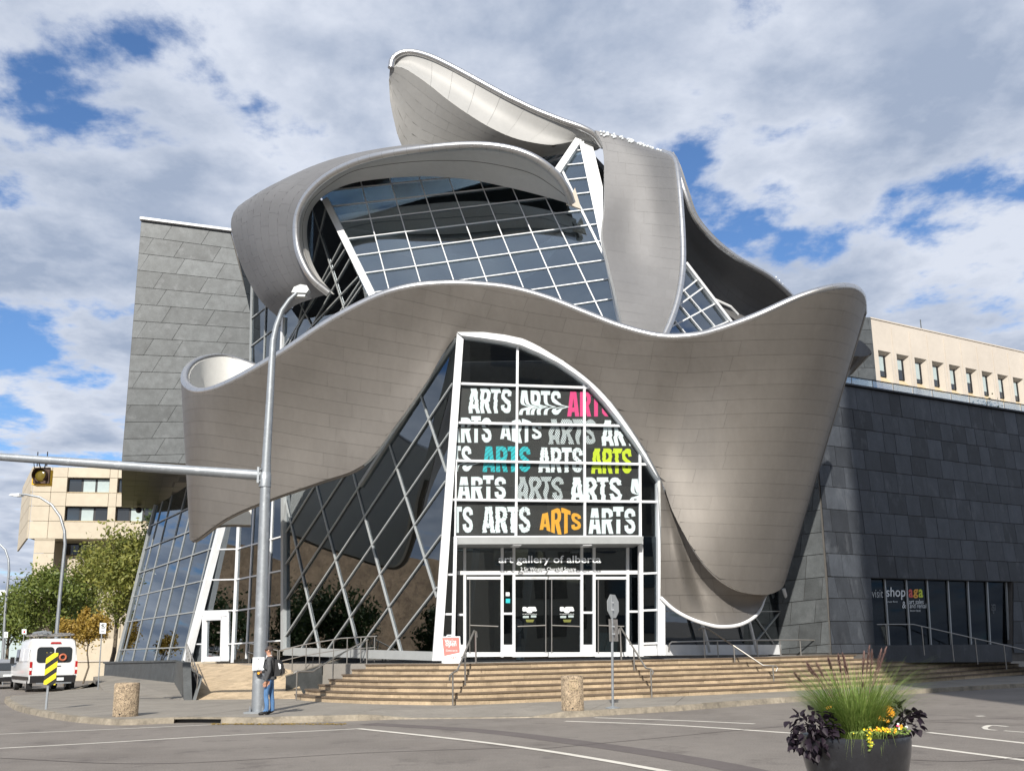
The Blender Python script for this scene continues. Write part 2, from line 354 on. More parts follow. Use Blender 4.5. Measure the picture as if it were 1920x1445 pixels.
def build(name, mb, mats, parent=None, smooth=False, kind=None):
    me = bpy.data.meshes.new(name); me.from_pydata(mb.v, [], mb.f)
    if not isinstance(mats, (list, tuple)): mats = [mats]
    for m in mats: me.materials.append(MT[m] if isinstance(m, str) else m)
    if len(mats) > 1: me.polygons.foreach_set('material_index', mb.m)
    if smooth is True: me.polygons.foreach_set('use_smooth', [True] * len(me.polygons))
    me.update()
    if smooth == 'auto':
        me.polygons.foreach_set('use_smooth', [True] * len(me.polygons))
        me.set_sharp_from_angle(angle=R(35))
    o = bpy.data.objects.new(name, me); COL.objects.link(o)
    if parent is not None: attach(o, parent)
    if kind: o['kind'] = kind
    return o
def root_loc(p):
    L = Vector((0, 0, 0))
    while p is not None: L += p.location; p = p.parent
    return L
def attach(o, parent):
    o.parent = parent; o.location = -root_loc(parent)
def thing(name, label, cat, loc=(0, 0, 0), group=None):
    o = bpy.data.objects.new(name, None); COL.objects.link(o); o.location = loc; o.empty_display_size = 0.3
    o['label'] = label; o['category'] = cat
    if group: o['group'] = group
    return o
def tag(o, label, cat, group=None):
    o['label'] = label; o['category'] = cat
    if group: o['group'] = group
    return o
def structure(name, mb, mats, smooth=False):
    o = build(name, mb, mats, None, smooth); o['kind'] = 'structure'; return o
def copy_tree(o, parent=None):
    c = o.copy(); COL.objects.link(c); c.parent = parent
    for ch in list(o.children): copy_tree(ch, c)
    return c
def cr1(P, n, closed=False):
    """Catmull-Rom through 3d points, n samples (uniform in control index)."""
    P = np.array([tuple(p) for p in P], float); K = len(P)
    if K == 2: 
        t = np.linspace(0, 1, n)[:, None]; return P[0] * (1 - t) + P[1] * t
    E = np.vstack([2 * P[0] - P[1], P, 2 * P[-1] - P[-2]])
    t = np.linspace(0, K - 1 - 1e-9, n); i = t.astype(int); f = (t - i)[:, None]
    p0, p1, p2, p3 = E[i], E[i + 1], E[i + 2], E[i + 3]
    return 0.5 * (2 * p1 + (-p0 + p2) * f + (2 * p0 - 5 * p1 + 4 * p2 - p3) * f ** 2 + (-p0 + 3 * p1 - 3 * p2 + p3) * f ** 3)
class Surf:
    """surface through rows of control points; u along a row, v across rows"""
    def __init__(s, rows, NU=161, NV=41):
        A = np.stack([cr1(r, NU) for r in rows])            # rows x NU x 3
        s.G = np.stack([cr1(A[:, j], NV) for j in range(NU)], 1)   # NV x NU x 3
        s.NU, s.NV = NU, NV
        du = np.gradient(s.G, axis=1); dv = np.gradient(s.G, axis=0)
        n = np.cross(du, dv); s.Nn = n / (np.linalg.norm(n, axis=2, keepdims=True) + 1e-12)
    def ev(s, u, v, h=0.0):
        x = min(max(u, 0), 1) * (s.NU - 1); y = min(max(v, 0), 1) * (s.NV - 1)
        i = min(int(x), s.NU - 2); j = min(int(y), s.NV - 2); a = x - i; b = y - j
        def L(T): return (T[j, i] * (1 - a) + T[j, i + 1] * a) * (1 - b) + (T[j + 1, i] * (1 - a) + T[j + 1, i + 1] * a) * b
        p = L(s.G)
        if h: p = p + L(s.Nn) * h
        return p
    def nrm(s, u, v):
        x = min(max(u, 0), 1) * (s.NU - 1); y = min(max(v, 0), 1) * (s.NV - 1); i = min(int(x), s.NU - 2); j = min(int(y), s.NV - 2); a = x - i; b = y - j; T = s.Nn
        q = (T[j, i] * (1 - a) + T[j, i + 1] * a) * (1 - b) + (T[j + 1, i] * (1 - a) + T[j + 1, i + 1] * a) * b
        return q / (np.linalg.norm(q) + 1e-9)
    def sheet(s, h=0.0, nu=81, nv=13, u0=0, u1=1):
        return [[s.ev(u0 + (u1 - u0) * i / (nu - 1), j / (nv - 1), h) for i in range(nu)] for j in range(nv)]
    def edge(s, v, h=0.0, n=120, u0=0, u1=1): return [s.ev(u0 + (u1 - u0) * i / (n - 1), v, h) for i in range(n)]
def shell(name, S, mats, parent, t=0.25, nu=81, nv=13):
    """backing + lining of a ribbon, one closed sheet with thickness t behind the surface"""
    mb = MB(); A = S.sheet(0, nu, nv); B = S.sheet(-t, nu, nv)
    mb.grid(A, 0); mb.grid(B, 1, True)
    for j in (0, nv - 1):
        for i in range(nu - 1): mb.quad(A[j][i], A[j][i + 1], B[j][i + 1], B[j][i], 1)
    for i in (0, nu - 1):
        for j in range(nv - 1): mb.quad(A[j][i], A[j + 1][i], B[j + 1][i], B[j][i], 1)
    return build(name, mb, mats, parent, True)
def clad(S, rows_g, gfun, width, matname, parent, h=0.03, gap=0.012, u0=0.0, u1=1.0, name='cladding_panel', nu=4, nv=2, stagger=0.37, flip=1, jitter=0.15):
    """panels: rows are level sets of gfun, staggered end joints; each panel one object"""
    us = np.linspace(0, 1, S.NU); vs = np.linspace(0, 1, S.NV)
    gt = np.apply_along_axis(gfun, 2, S.G)                 # NV x NU
    mid = S.G[S.NV // 2]; arc = np.concatenate([[0], np.cumsum(np.linalg.norm(np.diff(mid, axis=0), axis=1))])
    vt = []
    for c in rows_g:
        row = np.empty(S.NU)
        for i in range(S.NU):
            col = np.maximum.accumulate(gt[:, i] + 1e-6 * np.arange(S.NV)); row[i] = np.interp(c, col, vs)
        vt.append(row)
    n = 0
    for r in range(len(rows_g) - 1):
        a = np.interp(u0, us, arc) - width * ((r * stagger) % 1); end = np.interp(u1, us, arc)
        while a < end - 0.02:
            b = a + width * (1 + jitter * (random.random() - .5))
            ua = max(np.interp(max(a, 0), arc, us), u0); ub = min(np.interp(min(b, arc[-1]), arc, us), u1); a = b
            if ub - ua < 0.002: continue
            L0 = max(np.interp(ub, us, arc) - np.interp(ua, us, arc), 0.05); e = gap / L0 / 2
            P = []; area = 0; UV = []
            for j in range(nv + 1):
                row = []
                for i in range(nu + 1):
                    u = ua + (ub - ua) * (e + (1 - 2 * e) * i / nu)
                    v0 = np.interp(u, us, vt[r]); v1 = np.interp(u, us, vt[r + 1]); dv = v1 - v0; area += dv
                    g2 = min(0.4, gap / 2 / max(np.linalg.norm(S.ev(u, v1) - S.ev(u, v0)), 0.02))
                    if v0 <= 0: lo = 0
                    else: lo = g2
                    t = lo + (1 - g2 - lo) * j / nv
                    row.append(S.ev(u, v0 + dv * t, h * flip)); UV.append((u, v0 + dv * t))
                P.append(row)
            if area / ((nu + 1) * (nv + 1)) < 0.0015: continue
            mb = MB(); mb.grid(P, 0, flip < 0)
            ring = [(0, i) for i in range(nu + 1)] + [(j, nu) for j in range(1, nv + 1)] + [(nv, i) for i in range(nu - 1, -1, -1)] + [(j, 0) for j in range(nv - 1, 0, -1)]
            nrm = Vector(P[0][1] - P[0][0]).cross(Vector(P[1][0] - P[0][0]))
            if nrm.length < 1e-9: nrm = Vector((0, -1, 0))
            back = nrm.normalized() * (-(h - 0.004) * flip)
            for k in range(len(ring)):
                p = Vector(P[ring[k][0]][ring[k][1]]); q = Vector(P[ring[(k + 1) % len(ring)][0]][ring[(k + 1) % len(ring)][1]])
                mb.quad(q, p, p + back, q + back)
            o = build(name, mb, matname, parent)
            o.data.polygons.foreach_set('use_smooth', [k < nu * nv for k in range(len(o.data.polygons))]); n += 1
            nn = [tuple(S.nrm(*q) * flip) for q in UV]; mid_n = nn[len(nn) // 2]
            o.data.normals_split_custom_set_from_vertices(nn + [mid_n] * (len(o.data.vertices) - len(nn)))
    return n
# --- polygon cells on a plane (2d)
def split_poly(poly, a, b):
    """split 2d polygon by line a-b -> (left, right)"""
    dx, dy = b[0] - a[0], b[1] - a[1]
    side = [dx * (p[1] - a[1]) - dy * (p[0] - a[0]) for p in poly]
    Lp, Rp = [], []
    for k in range(len(poly)):
        p, q = poly[k], poly[(k + 1) % len(poly)]; s0, s1 = side[k], side[(k + 1) % len(poly)]
        if s0 >= 0: Lp.append(p)
        if s0 <= 0: Rp.append(p)
        if s0 * s1 < 0:
            t = s0 / (s0 - s1); m = (p[0] + t * (q[0] - p[0]), p[1] + t * (q[1] - p[1])); Lp.append(m); Rp.append(m)
    return Lp, Rp
def area2(p): return 0.5 * sum(p[k][0] * p[(k + 1) % len(p)][1] - p[(k + 1) % len(p)][0] * p[k][1] for k in range(len(p)))
def clip_seg(poly, a, b, extend=True):
    """parts of the infinite (or finite) line a-b that lie inside poly"""
    dx, dy = b[0] - a[0], b[1] - a[1]; ts = []
    for k in range(len(poly)):
        p, q = poly[k], poly[(k + 1) % len(poly)]
        s0 = dx * (p[1] - a[1]) - dy * (p[0] - a[0]); s1 = dx * (q[1] - a[1]) - dy * (q[0] - a[0])
        if (s0 > 0) != (s1 > 0):
            t = s0 / (s0 - s1); m = (p[0] + t * (q[0] - p[0]), p[1] + t * (q[1] - p[1]))
            ts.append(((m[0] - a[0]) * dx + (m[1] - a[1]) * dy) / (dx * dx + dy * dy))
    ts.sort(); out = []
    for k in range(0, len(ts) - 1, 2):
        t0, t1 = ts[k], ts[k + 1]
        if not extend: t0, t1 = max(t0, -0.02), min(t1, 1.02)
        if t1 - t0 > 1e-3: out.append(((a[0] + t0 * dx, a[1] + t0 * dy), (a[0] + t1 * dx, a[1] + t1 * dy)))
    return out
def glazing(pl, poly_px, lines, parent, gmat, fmat, w=0.07, d=0.12, frame=None, pane='glass_pane', bar='mullion', extend=True, fw=None, thick=0.02):
    """a glazed plane: every pane and every mullion its own object. lines: [((px,py),(px,py)[,w])]"""
    poly = [pl.p2(*p) for p in poly_px]
    if area2(poly) < 0: poly.reverse()
    cells = [poly]; segs = []
    for ln in lines:
        a, b = pl.p2(*ln[0]), pl.p2(*ln[1]); ww = ln[2] if len(ln) > 2 else w
        for s in clip_seg(poly, a, b, extend): segs.append((s, ww))
        nc = []
        for c in cells:
            mida = None
            l, r = split_poly(c, a, b)
            if len(l) > 2 and len(r) > 2 and abs(area2(l)) > 1e-4 and abs(area2(r)) > 1e-4:
                if not extend:
                    # only split cells that the finite line crosses
                    cs = clip_seg(c, a, b, False); full = clip_seg(c, a, b, True)
                    ln_ = lambda ss: sum(math.dist(x, y) for x, y in ss)
                    if ln_(cs) < 0.6 * ln_(full): nc.append(c); continue
                nc += [l, r]
            else: nc.append(c)
        cells = nc
    for c in cells:
        if abs(area2(c)) < 0.004: continue
        mb = MB(); pts = [pl.p3(q, 0.0) for q in c]
        mb.prism(pts, -pl.n * thick)
        build(pane, mb, gmat, parent)
    for s, ww in segs:
        hh = 0.03 + 0.0028 * (segs.index((s, ww)) % 9); a, b = pl.p3(s[0], hh), pl.p3(s[1], hh)
        build(bar, MB().bar(a, b, ww, d, pl.n), fmat, parent)
    if frame:
        for k in frame:
            a, b = pl.w(*k[0]), pl.w(*k[1])
            build('frame', MB().bar(a + pl.n * .05, b + pl.n * .05, k[2], k[3] if len(k) > 3 else 0.2, pl.n), k[4] if len(k) > 4 else fmat, parent)
    return len(cells)
# ------------------------------------------------------------------ ground, road, pavement
mb = MB(); nx = 12
mb.grid([[(-700 + 1400 * i / nx, -500 + 1700 * j / nx, 0) for i in range(nx + 1)] for j in range(nx + 1)])
road = structure('road', mb, 'asphalt')
KERB_PX = [(215, 1262), (190, 1272), (168, 1283), (150, 1293), (120, 1299), (60, 1306), (14, 1311), (8, 1316), (20, 1326), (42, 1335), (110, 1349), (180, 1357), (240, 1359), (340, 1355), (480, 1356), (600, 1353), (690, 1350), (745, 1348), (840, 1347), (930, 1346), (1000, 1345), (1060, 1345), (1100, 1343), (1200, 1337), (1290, 1331), (1440, 1319), (1540, 1312), (1700, 1301), (1920, 1288), (2150, 1275)]
kerb_w = [WZ(x, y, 0) for x, y in KERB_PX]
kerb_s = [Vector(p) for p in cr1(kerb_w, 400)]
def resample(P, step):
    P = [Vector(p) for p in P]; L = [0]
    for a, b in zip(P, P[1:]): L.append(L[-1] + (b - a).length)
    n = max(2, int(L[-1] / step) + 1); out = []; k = 0
    for i in range(n):
        t = L[-1] * i / (n - 1)
        while k < len(L) - 2 and L[k + 1] < t: k += 1
        f = (t - L[k]) / max(L[k + 1] - L[k], 1e-9); out.append(P[k].lerp(P[k + 1], min(max(f, 0), 1)))
    return out
KP = resample(kerb_s, 0.45)
def inward(i):
    t = (KP[min(i + 1, len(KP) - 1)] - KP[max(i - 1, 0)]); n = Vector((-t.y, t.x, 0)).normalized()
    return n
IN = [inward(i) for i in range(len(KP))]
# dropped kerb between these pixels
def is_drop(p): return 725 < project(p)[0] < 1035 and p.y < 30
KZ = []
for p in KP:
    x = project(p)[0]
    if p.y > 34: KZ.append(0.15); continue
    f = min(max((x - 690) / 70, 0), 1) * min(max((1060 - x) / 60, 0), 1); KZ.append(0.15 - 0.125 * f)
INNER = [p + n * 0.2 for p, n in zip(KP, IN)]
INNER2 = [p + n * (0.2 if z > 0.14 else 1.5) for p, n, z in zip(KP, IN, KZ)]
# slab of the pavement (base under the slabs)
sw_poly = [(p.x, p.y) for p in INNER2] + [(75, 75), (60, 150), (-60, 150), (INNER2[0].x, INNER2[0].y + 60)]
mb = MB(); mb.prism([(x, y, 0.135) for x, y in sw_poly], (0, 0, -0.13))
sidewalk = structure('sidewalk', mb, 'concrete')
# paving slabs near the building
vis = [(p.x, p.y) for p in INNER2 if p.y < 60] + [(34, 60), (-28, 60)]
if area2(vis) < 0: vis.reverse()
cells = [vis]
ca, sa = math.cos(R(14)), math.sin(R(14))
lines = []
for k in range(-16, 22): lines.append(((k * 2.1, 0), (k * 2.1 + 2.0 * sa, 2.0 * ca)))
for k in range(0, 22): lines.append(((0, 19.5 + k * 2.1), (10 * ca, 19.5 + k * 2.1 - 10 * sa)))
for a, b in lines:
    nc = []
    for c in cells:
        l, r = split_poly(c, a, b)
        if len(l) > 2 and len(r) > 2 and abs(area2(l)) > 0.01 and abs(area2(r)) > 0.01: nc += [l, r]
        else: nc.append(c)
    cells = nc
for c in cells:
    if abs(area2(c)) < 0.05: continue
    cx = sum(p[0] for p in c) / len(c); cy = sum(p[1] for p in c) / len(c)
    pr = project((cx, cy, 0.15))
    if not (-60 < pr[0] < 1980) or cy > 47: continue
    L_ = max(math.dist((cx, cy), p) for p in c); s = 1 - 0.012 / L_
    zz = 0.15 + random.uniform(-.002, .002)
    mb = MB(); mb.prism([(cx + (x - cx) * s, cy + (y - cy) * s, zz) for x, y in c], (0, 0, -0.03)); build('paving_slab', mb, 'concrete', sidewalk)
# kerb stones
i = 0; drains = []
while i < len(KP) - 1:
    n = 2 + (random.random() < .7); j = min(i + n, len(KP) - 1)
    if KP[i].y > 75: i = j; continue
    mb = MB(); top_i, top_o = [], []
    mid = project(KP[(i + j) // 2])
    cut = 338 < mid[0] < 388 and mid[1] > 1330
    jz = random.uniform(-.008, .008)
    for k in range(i, j + 1):
        p, nn, z = KP[k], IN[k], KZ[k] + jz
        top_o.append((p + nn * (0.03 + random.uniform(0, .012)), z)); top_i.append((p + nn * 0.205, z + .004))
    g = 0.006
    for k in range(len(top_o) - 1):
        a, za = top_o[k]; b, zb = top_o[k + 1]; c, zc = top_i[k + 1]; d, zd = top_i[k]
        if k == 0: a = a.lerp(b, g); d = d.lerp(c, g)
        if k == len(top_o) - 2: b = b.lerp(a, g); c = c.lerp(d, g)
        oa, ob = KP[i + k], KP[i + k + 1]
        lo = -0.02
        if cut:  # inlet slot under a thin lintel
            mb.hexa([(a.x, a.y, za - .04), (b.x, b.y, zb - .04), (c.x, c.y, zc - .04), (d.x, d.y, zd - .04), (a.x, a.y, za), (b.x, b.y, zb), (c.x, c.y, zc), (d.x, d.y, zd)])
            drains.append((a.lerp(d, .9), b.lerp(c, .9)))
        else:
            mb.hexa([(oa.x, oa.y, lo), (ob.x, ob.y, lo), (c.x, c.y, lo), (d.x, d.y, lo), (a.x, a.y, za), (b.x, b.y, zb), (c.x, c.y, zc), (d.x, d.y, zd)])
    build('kerb_stone', mb, 'kerb', sidewalk); i = j
for a, b in drains:
    build('drain_opening', MB().quad((a.x, a.y, 0.005), (b.x, b.y, 0.005), (b.x, b.y, .115), (a.x, a.y, .115)), 'black', sidewalk)
# kerb ramp wings
ks = [k for k in range(len(KP)) if KZ[k] < 0.1499 and KP[k].y < 34]
k0, k1 = ks[0] - 1, ks[-1] + 1
P = [[(KP[k] + IN[k] * (0.2 + (INNER2[k] - INNER[k]).length * t) + Vector((0, 0, KZ[k] + .004 + (0.155 - KZ[k]) * t))) for k in range(k0, k1 + 1)] for t in (0, .33, .66, 1.0)]
build('kerb_ramp', MB().grid(P), 'concrete', sidewalk)
# painted lines
def stripe(px, w, name='road_line', m='paint', z=0.004, n=24):
    P = [Vector(p) for p in cr1([WZ(x, y, z) for x, y in px], n)]; A, B = [], []
    ww = w if hasattr(w, '__len__') else (w, w)
    for k, p in enumerate(P):
        t = P[min(k + 1, n - 1)] - P[max(k - 1, 0)]; nn = Vector((-t.y, t.x, 0)).normalized(); q = (ww[0] + (ww[1] - ww[0]) * k / (n - 1)) / 2
        A.append(p + nn * q); B.append(p - nn * q)
    return build(name, MB().grid([B, A]), m, road)
stripe([(-60, 1378), (200, 1366.5), (400, 1357.5), (420, 1356.5)], 0.10)
stripe([(-60, 1405), (200, 1391), (400, 1379), (676, 1365)], 0.12)
stripe([(672, 1365), (860, 1385), (1000, 1403), (1120, 1422), (1260, 1447), (1330, 1460)], 0.17, z=0.008)
stripe([(1060, 1351), (1250, 1358), (1465, 1372), (1560, 1379)], 0.16)
stripe([(1115, 1344.5), (1280, 1350), (1415, 1356)], 0.14)
stripe([(1740, 1372), (1920, 1392), (2000, 1401)], 0.15)
stripe([(1690, 1394), (1920, 1424), (2000, 1434)], 0.15)
stripe([(1845, 1363), (1858, 1359), (1890, 1361)], 0.12)
stripe([(1846, 1362), (1850, 1366), (1868, 1368)], 0.10)
stripe([(1883, 1369), (1925, 1372)], 0.10)
stripe([(1834, 1341), (1842, 1342)], 0.2)
stripe([(690, 1356), (900, 1369), (1120, 1396), (1300, 1424), (1440, 1452)], (0.6, 0.55), 'asphalt_patch', 'asphalt_patch', 0.003)
# thin sealed cracks in the road
for pts in ([(1000, 1404), (1250, 1382), (1420, 1365), (1560, 1356), (1920, 1344)], [(1560, 1361), (1700, 1352), (1920, 1357)], [(1690, 1350), (1920, 1360)], [(0, 1420), (300, 1430), (700, 1409), (1000, 1400)], [(1640, 1420), (1800, 1426), (1920, 1418)]):
    P = [pts[0]] + [(x + random.uniform(-8, 8), y + random.uniform(-.8, .8)) for x, y in pts[1:]]
    stripe(P, 0.035, 'sealed_crack', 'asphalt_patch', 0.0055)
# ------------------------------------------------------------------ stairs and landing
ZT = 1.33
SB = [WZ(x, y, 0.15) for x, y in [(553, 1309), (575, 1313), (640, 1317), (740, 1320), (860, 1321), (1000, 1316), (1215, 1307), (1460, 1296), (1640, 1285), (1790, 1274), (1940, 1262)]]
SBs = resample(cr1(SB, 200), 0.6); NS = len(SBs)
def pnorm(P, i):
    t = P[min(i + 1, len(P) - 1)] - P[max(i - 1, 0)]; return Vector((-t.y, t.x, 0)).normalized()
SN = [pnorm(SBs, i) for i in range(NS)]
NSTEP = 7; RIS = (ZT - 0.15) / NSTEP; TREAD = 0.36
def stair_pt(i, k):   # nosing line of step k (0..7)
    # the left end of each higher step is set further to the right
    p = SBs[i] + SN[i] * (TREAD * k)
    return p
stairs = thing('stairs', 'wide curved flight of tan stone steps below the glass entrance', 'stairs', SBs[NS // 2].copy())
for k in range(NSTEP):
    z0, z1 = 0.15 + RIS * k, 0.15 + RIS * (k + 1); i = k // 2
    i0 = i
    cut = [i0]
    while cut[-1] < NS - 1: cut.append(min(NS - 1, cut[-1] + random.choice((2, 3))))
    for a, b in zip(cut, cut[1:]):
        mb = MB(); dz = random.uniform(-.004, .004); dj = random.uniform(-.008, .008)
        for j in range(a, b):
            p, q = stair_pt(j, k), stair_pt(j + 1, k); pn, qn = SN[j], SN[j + 1]
            e = 0.006
            if j == a: p = p.lerp(q, e)
            if j == b - 1: q = q.lerp(p, e)
            p = p + pn * dj; q = q + qn * dj; P2, Q2 = p + pn * .5, q + qn * .5
            mb.hexa([(p.x, p.y, z0 - .1), (q.x, q.y, z0 - .1), (Q2.x, Q2.y, z0 - .1), (P2.x, P2.y, z0 - .1), (p.x, p.y, z1 - .045), (q.x, q.y, z1 - .045), (Q2.x, Q2.y, z1 - .045), (P2.x, P2.y, z1 - .045)])
        build('riser_stone', mb, 'stone', stairs)
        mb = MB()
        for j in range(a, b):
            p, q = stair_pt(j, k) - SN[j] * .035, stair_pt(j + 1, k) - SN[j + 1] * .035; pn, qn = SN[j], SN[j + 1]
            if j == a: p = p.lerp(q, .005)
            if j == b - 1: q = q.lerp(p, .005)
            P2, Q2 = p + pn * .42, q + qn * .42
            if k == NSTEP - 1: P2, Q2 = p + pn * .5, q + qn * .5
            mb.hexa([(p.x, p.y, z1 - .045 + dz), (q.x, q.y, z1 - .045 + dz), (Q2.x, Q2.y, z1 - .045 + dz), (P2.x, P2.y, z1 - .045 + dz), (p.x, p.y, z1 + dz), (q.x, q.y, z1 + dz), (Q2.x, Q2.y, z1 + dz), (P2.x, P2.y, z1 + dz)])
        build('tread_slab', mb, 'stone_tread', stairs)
# landing
top = [stair_pt(i, NSTEP) + SN[i] * .10 for i in range(4, NS)]
lp = [(p.x, p.y, ZT - .006) for p in top] + [(34, 60, ZT - .006), (-12, 60, ZT - .006), (-16.2, 47.5, ZT - .006), (-15.6, 45.5, ZT - .006), (-10.5, 39.5, ZT - .006)]
structure('landing', MB().prism(lp, (0, 0, -1.2)), 'landing')
# side ramp of tan paving up to the side doors, in bands
rb = [WZ(366, 1311, .15), WZ(572, 1309, .15)]; rt = [Vector((-16.3, 45.6, ZT)), Vector((-9.6, 39.3, ZT))]
side_ramp = structure('side_ramp', MB().hexa([(*rb[0].xy, .1), (*rb[1].xy, .1), (*rt[1].xy, .1), (*rt[0].xy, .1), (*rb[0].xy, .14), (*rb[1].xy, .14), (*rt[1].xy, ZT - .012), (*rt[0].xy, ZT - .012)]), 'stone')
NB = 9
for k in range(NB):
    f0, f1 = k / NB + .0015, (k + 1) / NB - .0015
    for m in range(5):
        g0, g1 = m / 5 + .001, (m + 1) / 5 - .001
        def rp(f, g, dz):
            a = rb[0].lerp(rb[1], g); b = rt[0].lerp(rt[1], g); p = a.lerp(b, f); return Vector((p.x, p.y, p.z + dz))
        c4 = [(f0, g0), (f0, g1), (f1, g1), (f1, g0)]
        build('paver', MB().hexa([rp(f, g, -.02) for f, g in c4] + [rp(f, g, .012) for f, g in c4]), 'stone', side_ramp)
# rising paving on the left
q = [WY(195, 1297, 44), WY(345, 1313, 33.5), WY(338, 1279, 46.6), WY(205, 1265, 58.6), WY(175, 1268, 60)]
mb = MB(); mb.prism([(p.x, p.y, max(p.z, .165)) for p in q], (0, 0, -.6)); structure('side_path', mb, 'concrete')
# grey cheek walls
cw = thing('cheek_wall', 'grey stone cheek wall at the left end of the tan steps', 'wall', WZ(600, 1305, .15))
e = [SBs[0] + SN[0] * .2, SBs[0] + SN[0] * 5.5]
a0, a1 = WY(536, 1268, 34.6), WY(668, 1226, 37.5)
mb = MB(); b0, b1 = Vector((a0.x, a0.y, .1)), Vector((a1.x, a1.y, .1)); off = Vector((.12, .3, 0))
mb.prism([b0, b1, a1, a0], off); build('wall', mb, 'zinc', cw)
mb = MB(); up = Vector((0, 0, .05)); mb.prism([a0 - off * .15, a1 - off * .15, a1 - off * .15 + up, a0 - off * .15 + up], off * 1.3); build('coping', mb, 'concrete', cw)
rw = thing('ramp_wall', 'grey end wall with dense metal railing beside the tan ramp', 'wall', WZ(358, 1311, .15))
A = WZ(345, 1312, .15); B = WZ(374, 1311, .15); C = Vector((-16.6, 45.8, .15))
wd = Vector((.3, 0, 0)); A2 = WY(342, 1241, A.y)
build('wall', MB().prism([(A.x, A.y, .12), (C.x - .2, C.y, .12), (C.x - .2, C.y, ZT + .12), (A2.x, A2.y, A2.z)], wd), 'zinc', rw)
mb = MB(); mb.prism([(A.x + .3, A.y, .12), (C.x + .2, C.y, .12), (C.x + .2, C.y, ZT + .1), (A.x + .35, A.y + .5, .95)], Vector((.12, 0, 0))); build('stringer', mb, 'zinc', rw)
def railing(name, label, top_pts, posts, drop, r=0.022, rails=(0.0, 0.42), parent=None, loc=None, mname='rail', group=None):
    """top_pts: world polyline of the top rail; posts: list of (x,y,ztop,zbottom)"""
    t = thing(name, label, 'railing', loc or Vector(top_pts[0]) - Vector((0, 0, drop)), group)
    for q in rails:
        build('top_rail' if q == 0 else 'lower_rail', MB().tube([Vector(p) - Vector((0, 0, q)) for p in top_pts], r if q == 0 else r * .8, 8), mname, t, 'auto')
    for (x, y, z1, z0) in posts:
        build('post', MB().tube([(x, y, z0), (x, y, z1)], r * .9, 8), mname, t, 'auto')
    return t
# railing standing on that wall, seen along its length
tp = []; ps = []
for k in range(9):
    f = k / 8; p = Vector((A.x + .36, A.y + .25, .15)).lerp(Vector((C.x + .3, C.y, ZT)), f); tp.append((p.x, p.y, p.z + 1.0)); ps.append((p.x, p.y, p.z + 1.0, p.z))
tp[0] = (tp[0][0], tp[0][1], tp[0][2] - .02)
railing('ramp_railing', 'stainless railing seen end-on along the left side of the tan ramp', tp, ps, 1.0)
# ramp railing in front of the diagrid glass
P = [(433, 1203, 44.6), (457, 1202, 43.6), (478, 1208, 41.5), (521, 1219, 36.5)]
top_ = [WY(*p) for p in P]
def drop_posts(tl, n, h):
    tl = resample(tl, 0.02); ps = []
    for k in range(n):
        p = tl[int((len(tl) - 1) * k / (n - 1))]; ps.append((p.x, p.y, p.z, p.z - h))
    return ps
railing('ramp_railing', 'stainless two-bar railing between the ramp and the side doors', top_, drop_posts(top_, 8, .95), .95, group=None)
P = [(524, 1219, 36), (569, 1208, 35.8), (640, 1196, 35.4), (755, 1189, 34.6)]
top_ = [WY(*p) for p in P]
railing('landing_railing', 'stainless two-bar railing along the landing before the diagonal lattice glass', top_, drop_posts(top_, 10, .95), .95)
P = [(551, 1262, 31.9), (556, 1258, 31.9), (586, 1258, 32.3), (625, 1233, 33.3), (690, 1198, 35)]
top_ = [WY(*p) for p in P]; 
def post_px(x, yt, Y, zb): p = WY(x, yt, Y); return (p.x, p.y, p.z, zb)
railing('handrail', 'leaning single-bar handrail at the left end of the tan steps', top_, [post_px(557, 1259, 31.9, .15), post_px(625, 1234, 33.3, .55), post_px(688, 1199, 34.9, ZT)], 1, .028, (0,))
def stair_hr(label, line, posts):
    top_ = [WY(*p) for p in line]
    railing('handrail', label, top_, [post_px(*p) for p in posts], 1, .03, (0,))
stair_hr('handrail on the steps beside the red open-sign board', [(843, 1275, 27.3), (844, 1265, 27.2), (849, 1261, 27.4), (857, 1257, 27.7), (889, 1182, 30.6), (893, 1184, 30.7), (894, 1194, 30.7)],
         [(849, 1262, 27.4, .15), (872, 1224, 28.9, .7), (892, 1184, 30.6, ZT)])
stair_hr('handrail on the steps behind the octagonal sign', [(1160, 1188, 33.4), (1161, 1178, 33.4), (1164, 1176, 33.3), (1211, 1252, 30.6), (1221, 1254, 30.3), (1225, 1259, 30.3), (1223, 1264, 30.3)],
         [(1163, 1178, 33.3, ZT), (1188, 1215, 31.9, .7), (1220, 1255, 30.3, .15)])
stair_hr('handrail on the steps below the rounded steel funnel', [(1310, 1180, 35.0), (1314, 1177, 34.95), (1326, 1177, 34.9), (1431, 1247, 34.0), (1455, 1248, 33.8), (1458, 1252, 33.7), (1455, 1258, 33.7)],
         [(1319, 1178, 34.9, ZT), (1376, 1211, 34.4, .7), (1449, 1249, 33.8, .15)])
ry = lambda x: 34.45 + (x - 1259) * .0185
top_ = [WY(1254, 1222, ry(1254)), WY(1255, 1207, ry(1254)), WY(1259, 1203, ry(1259)), WY(1340, 1201, ry(1340)), WY(1420, 1199.5, ry(1420)), WY(1500, 1199, ry(1500)), WY(1534, 1200, ry(1534))]
railing('low_rail', 'low bright bar rail on the landing below the steel funnel', top_, [post_px(x, 1201, ry(x), ZT) for x in (1345, 1419, 1462, 1500, 1533)], .5, .03, (0,))
top_ = [WY(1574, 1172, 40.2), WY(1660, 1170, 41), WY(1712, 1170, 41.5), WY(1800, 1190, 42.2), WY(1880, 1208, 42.8), WY(1960, 1227, 43.4)]
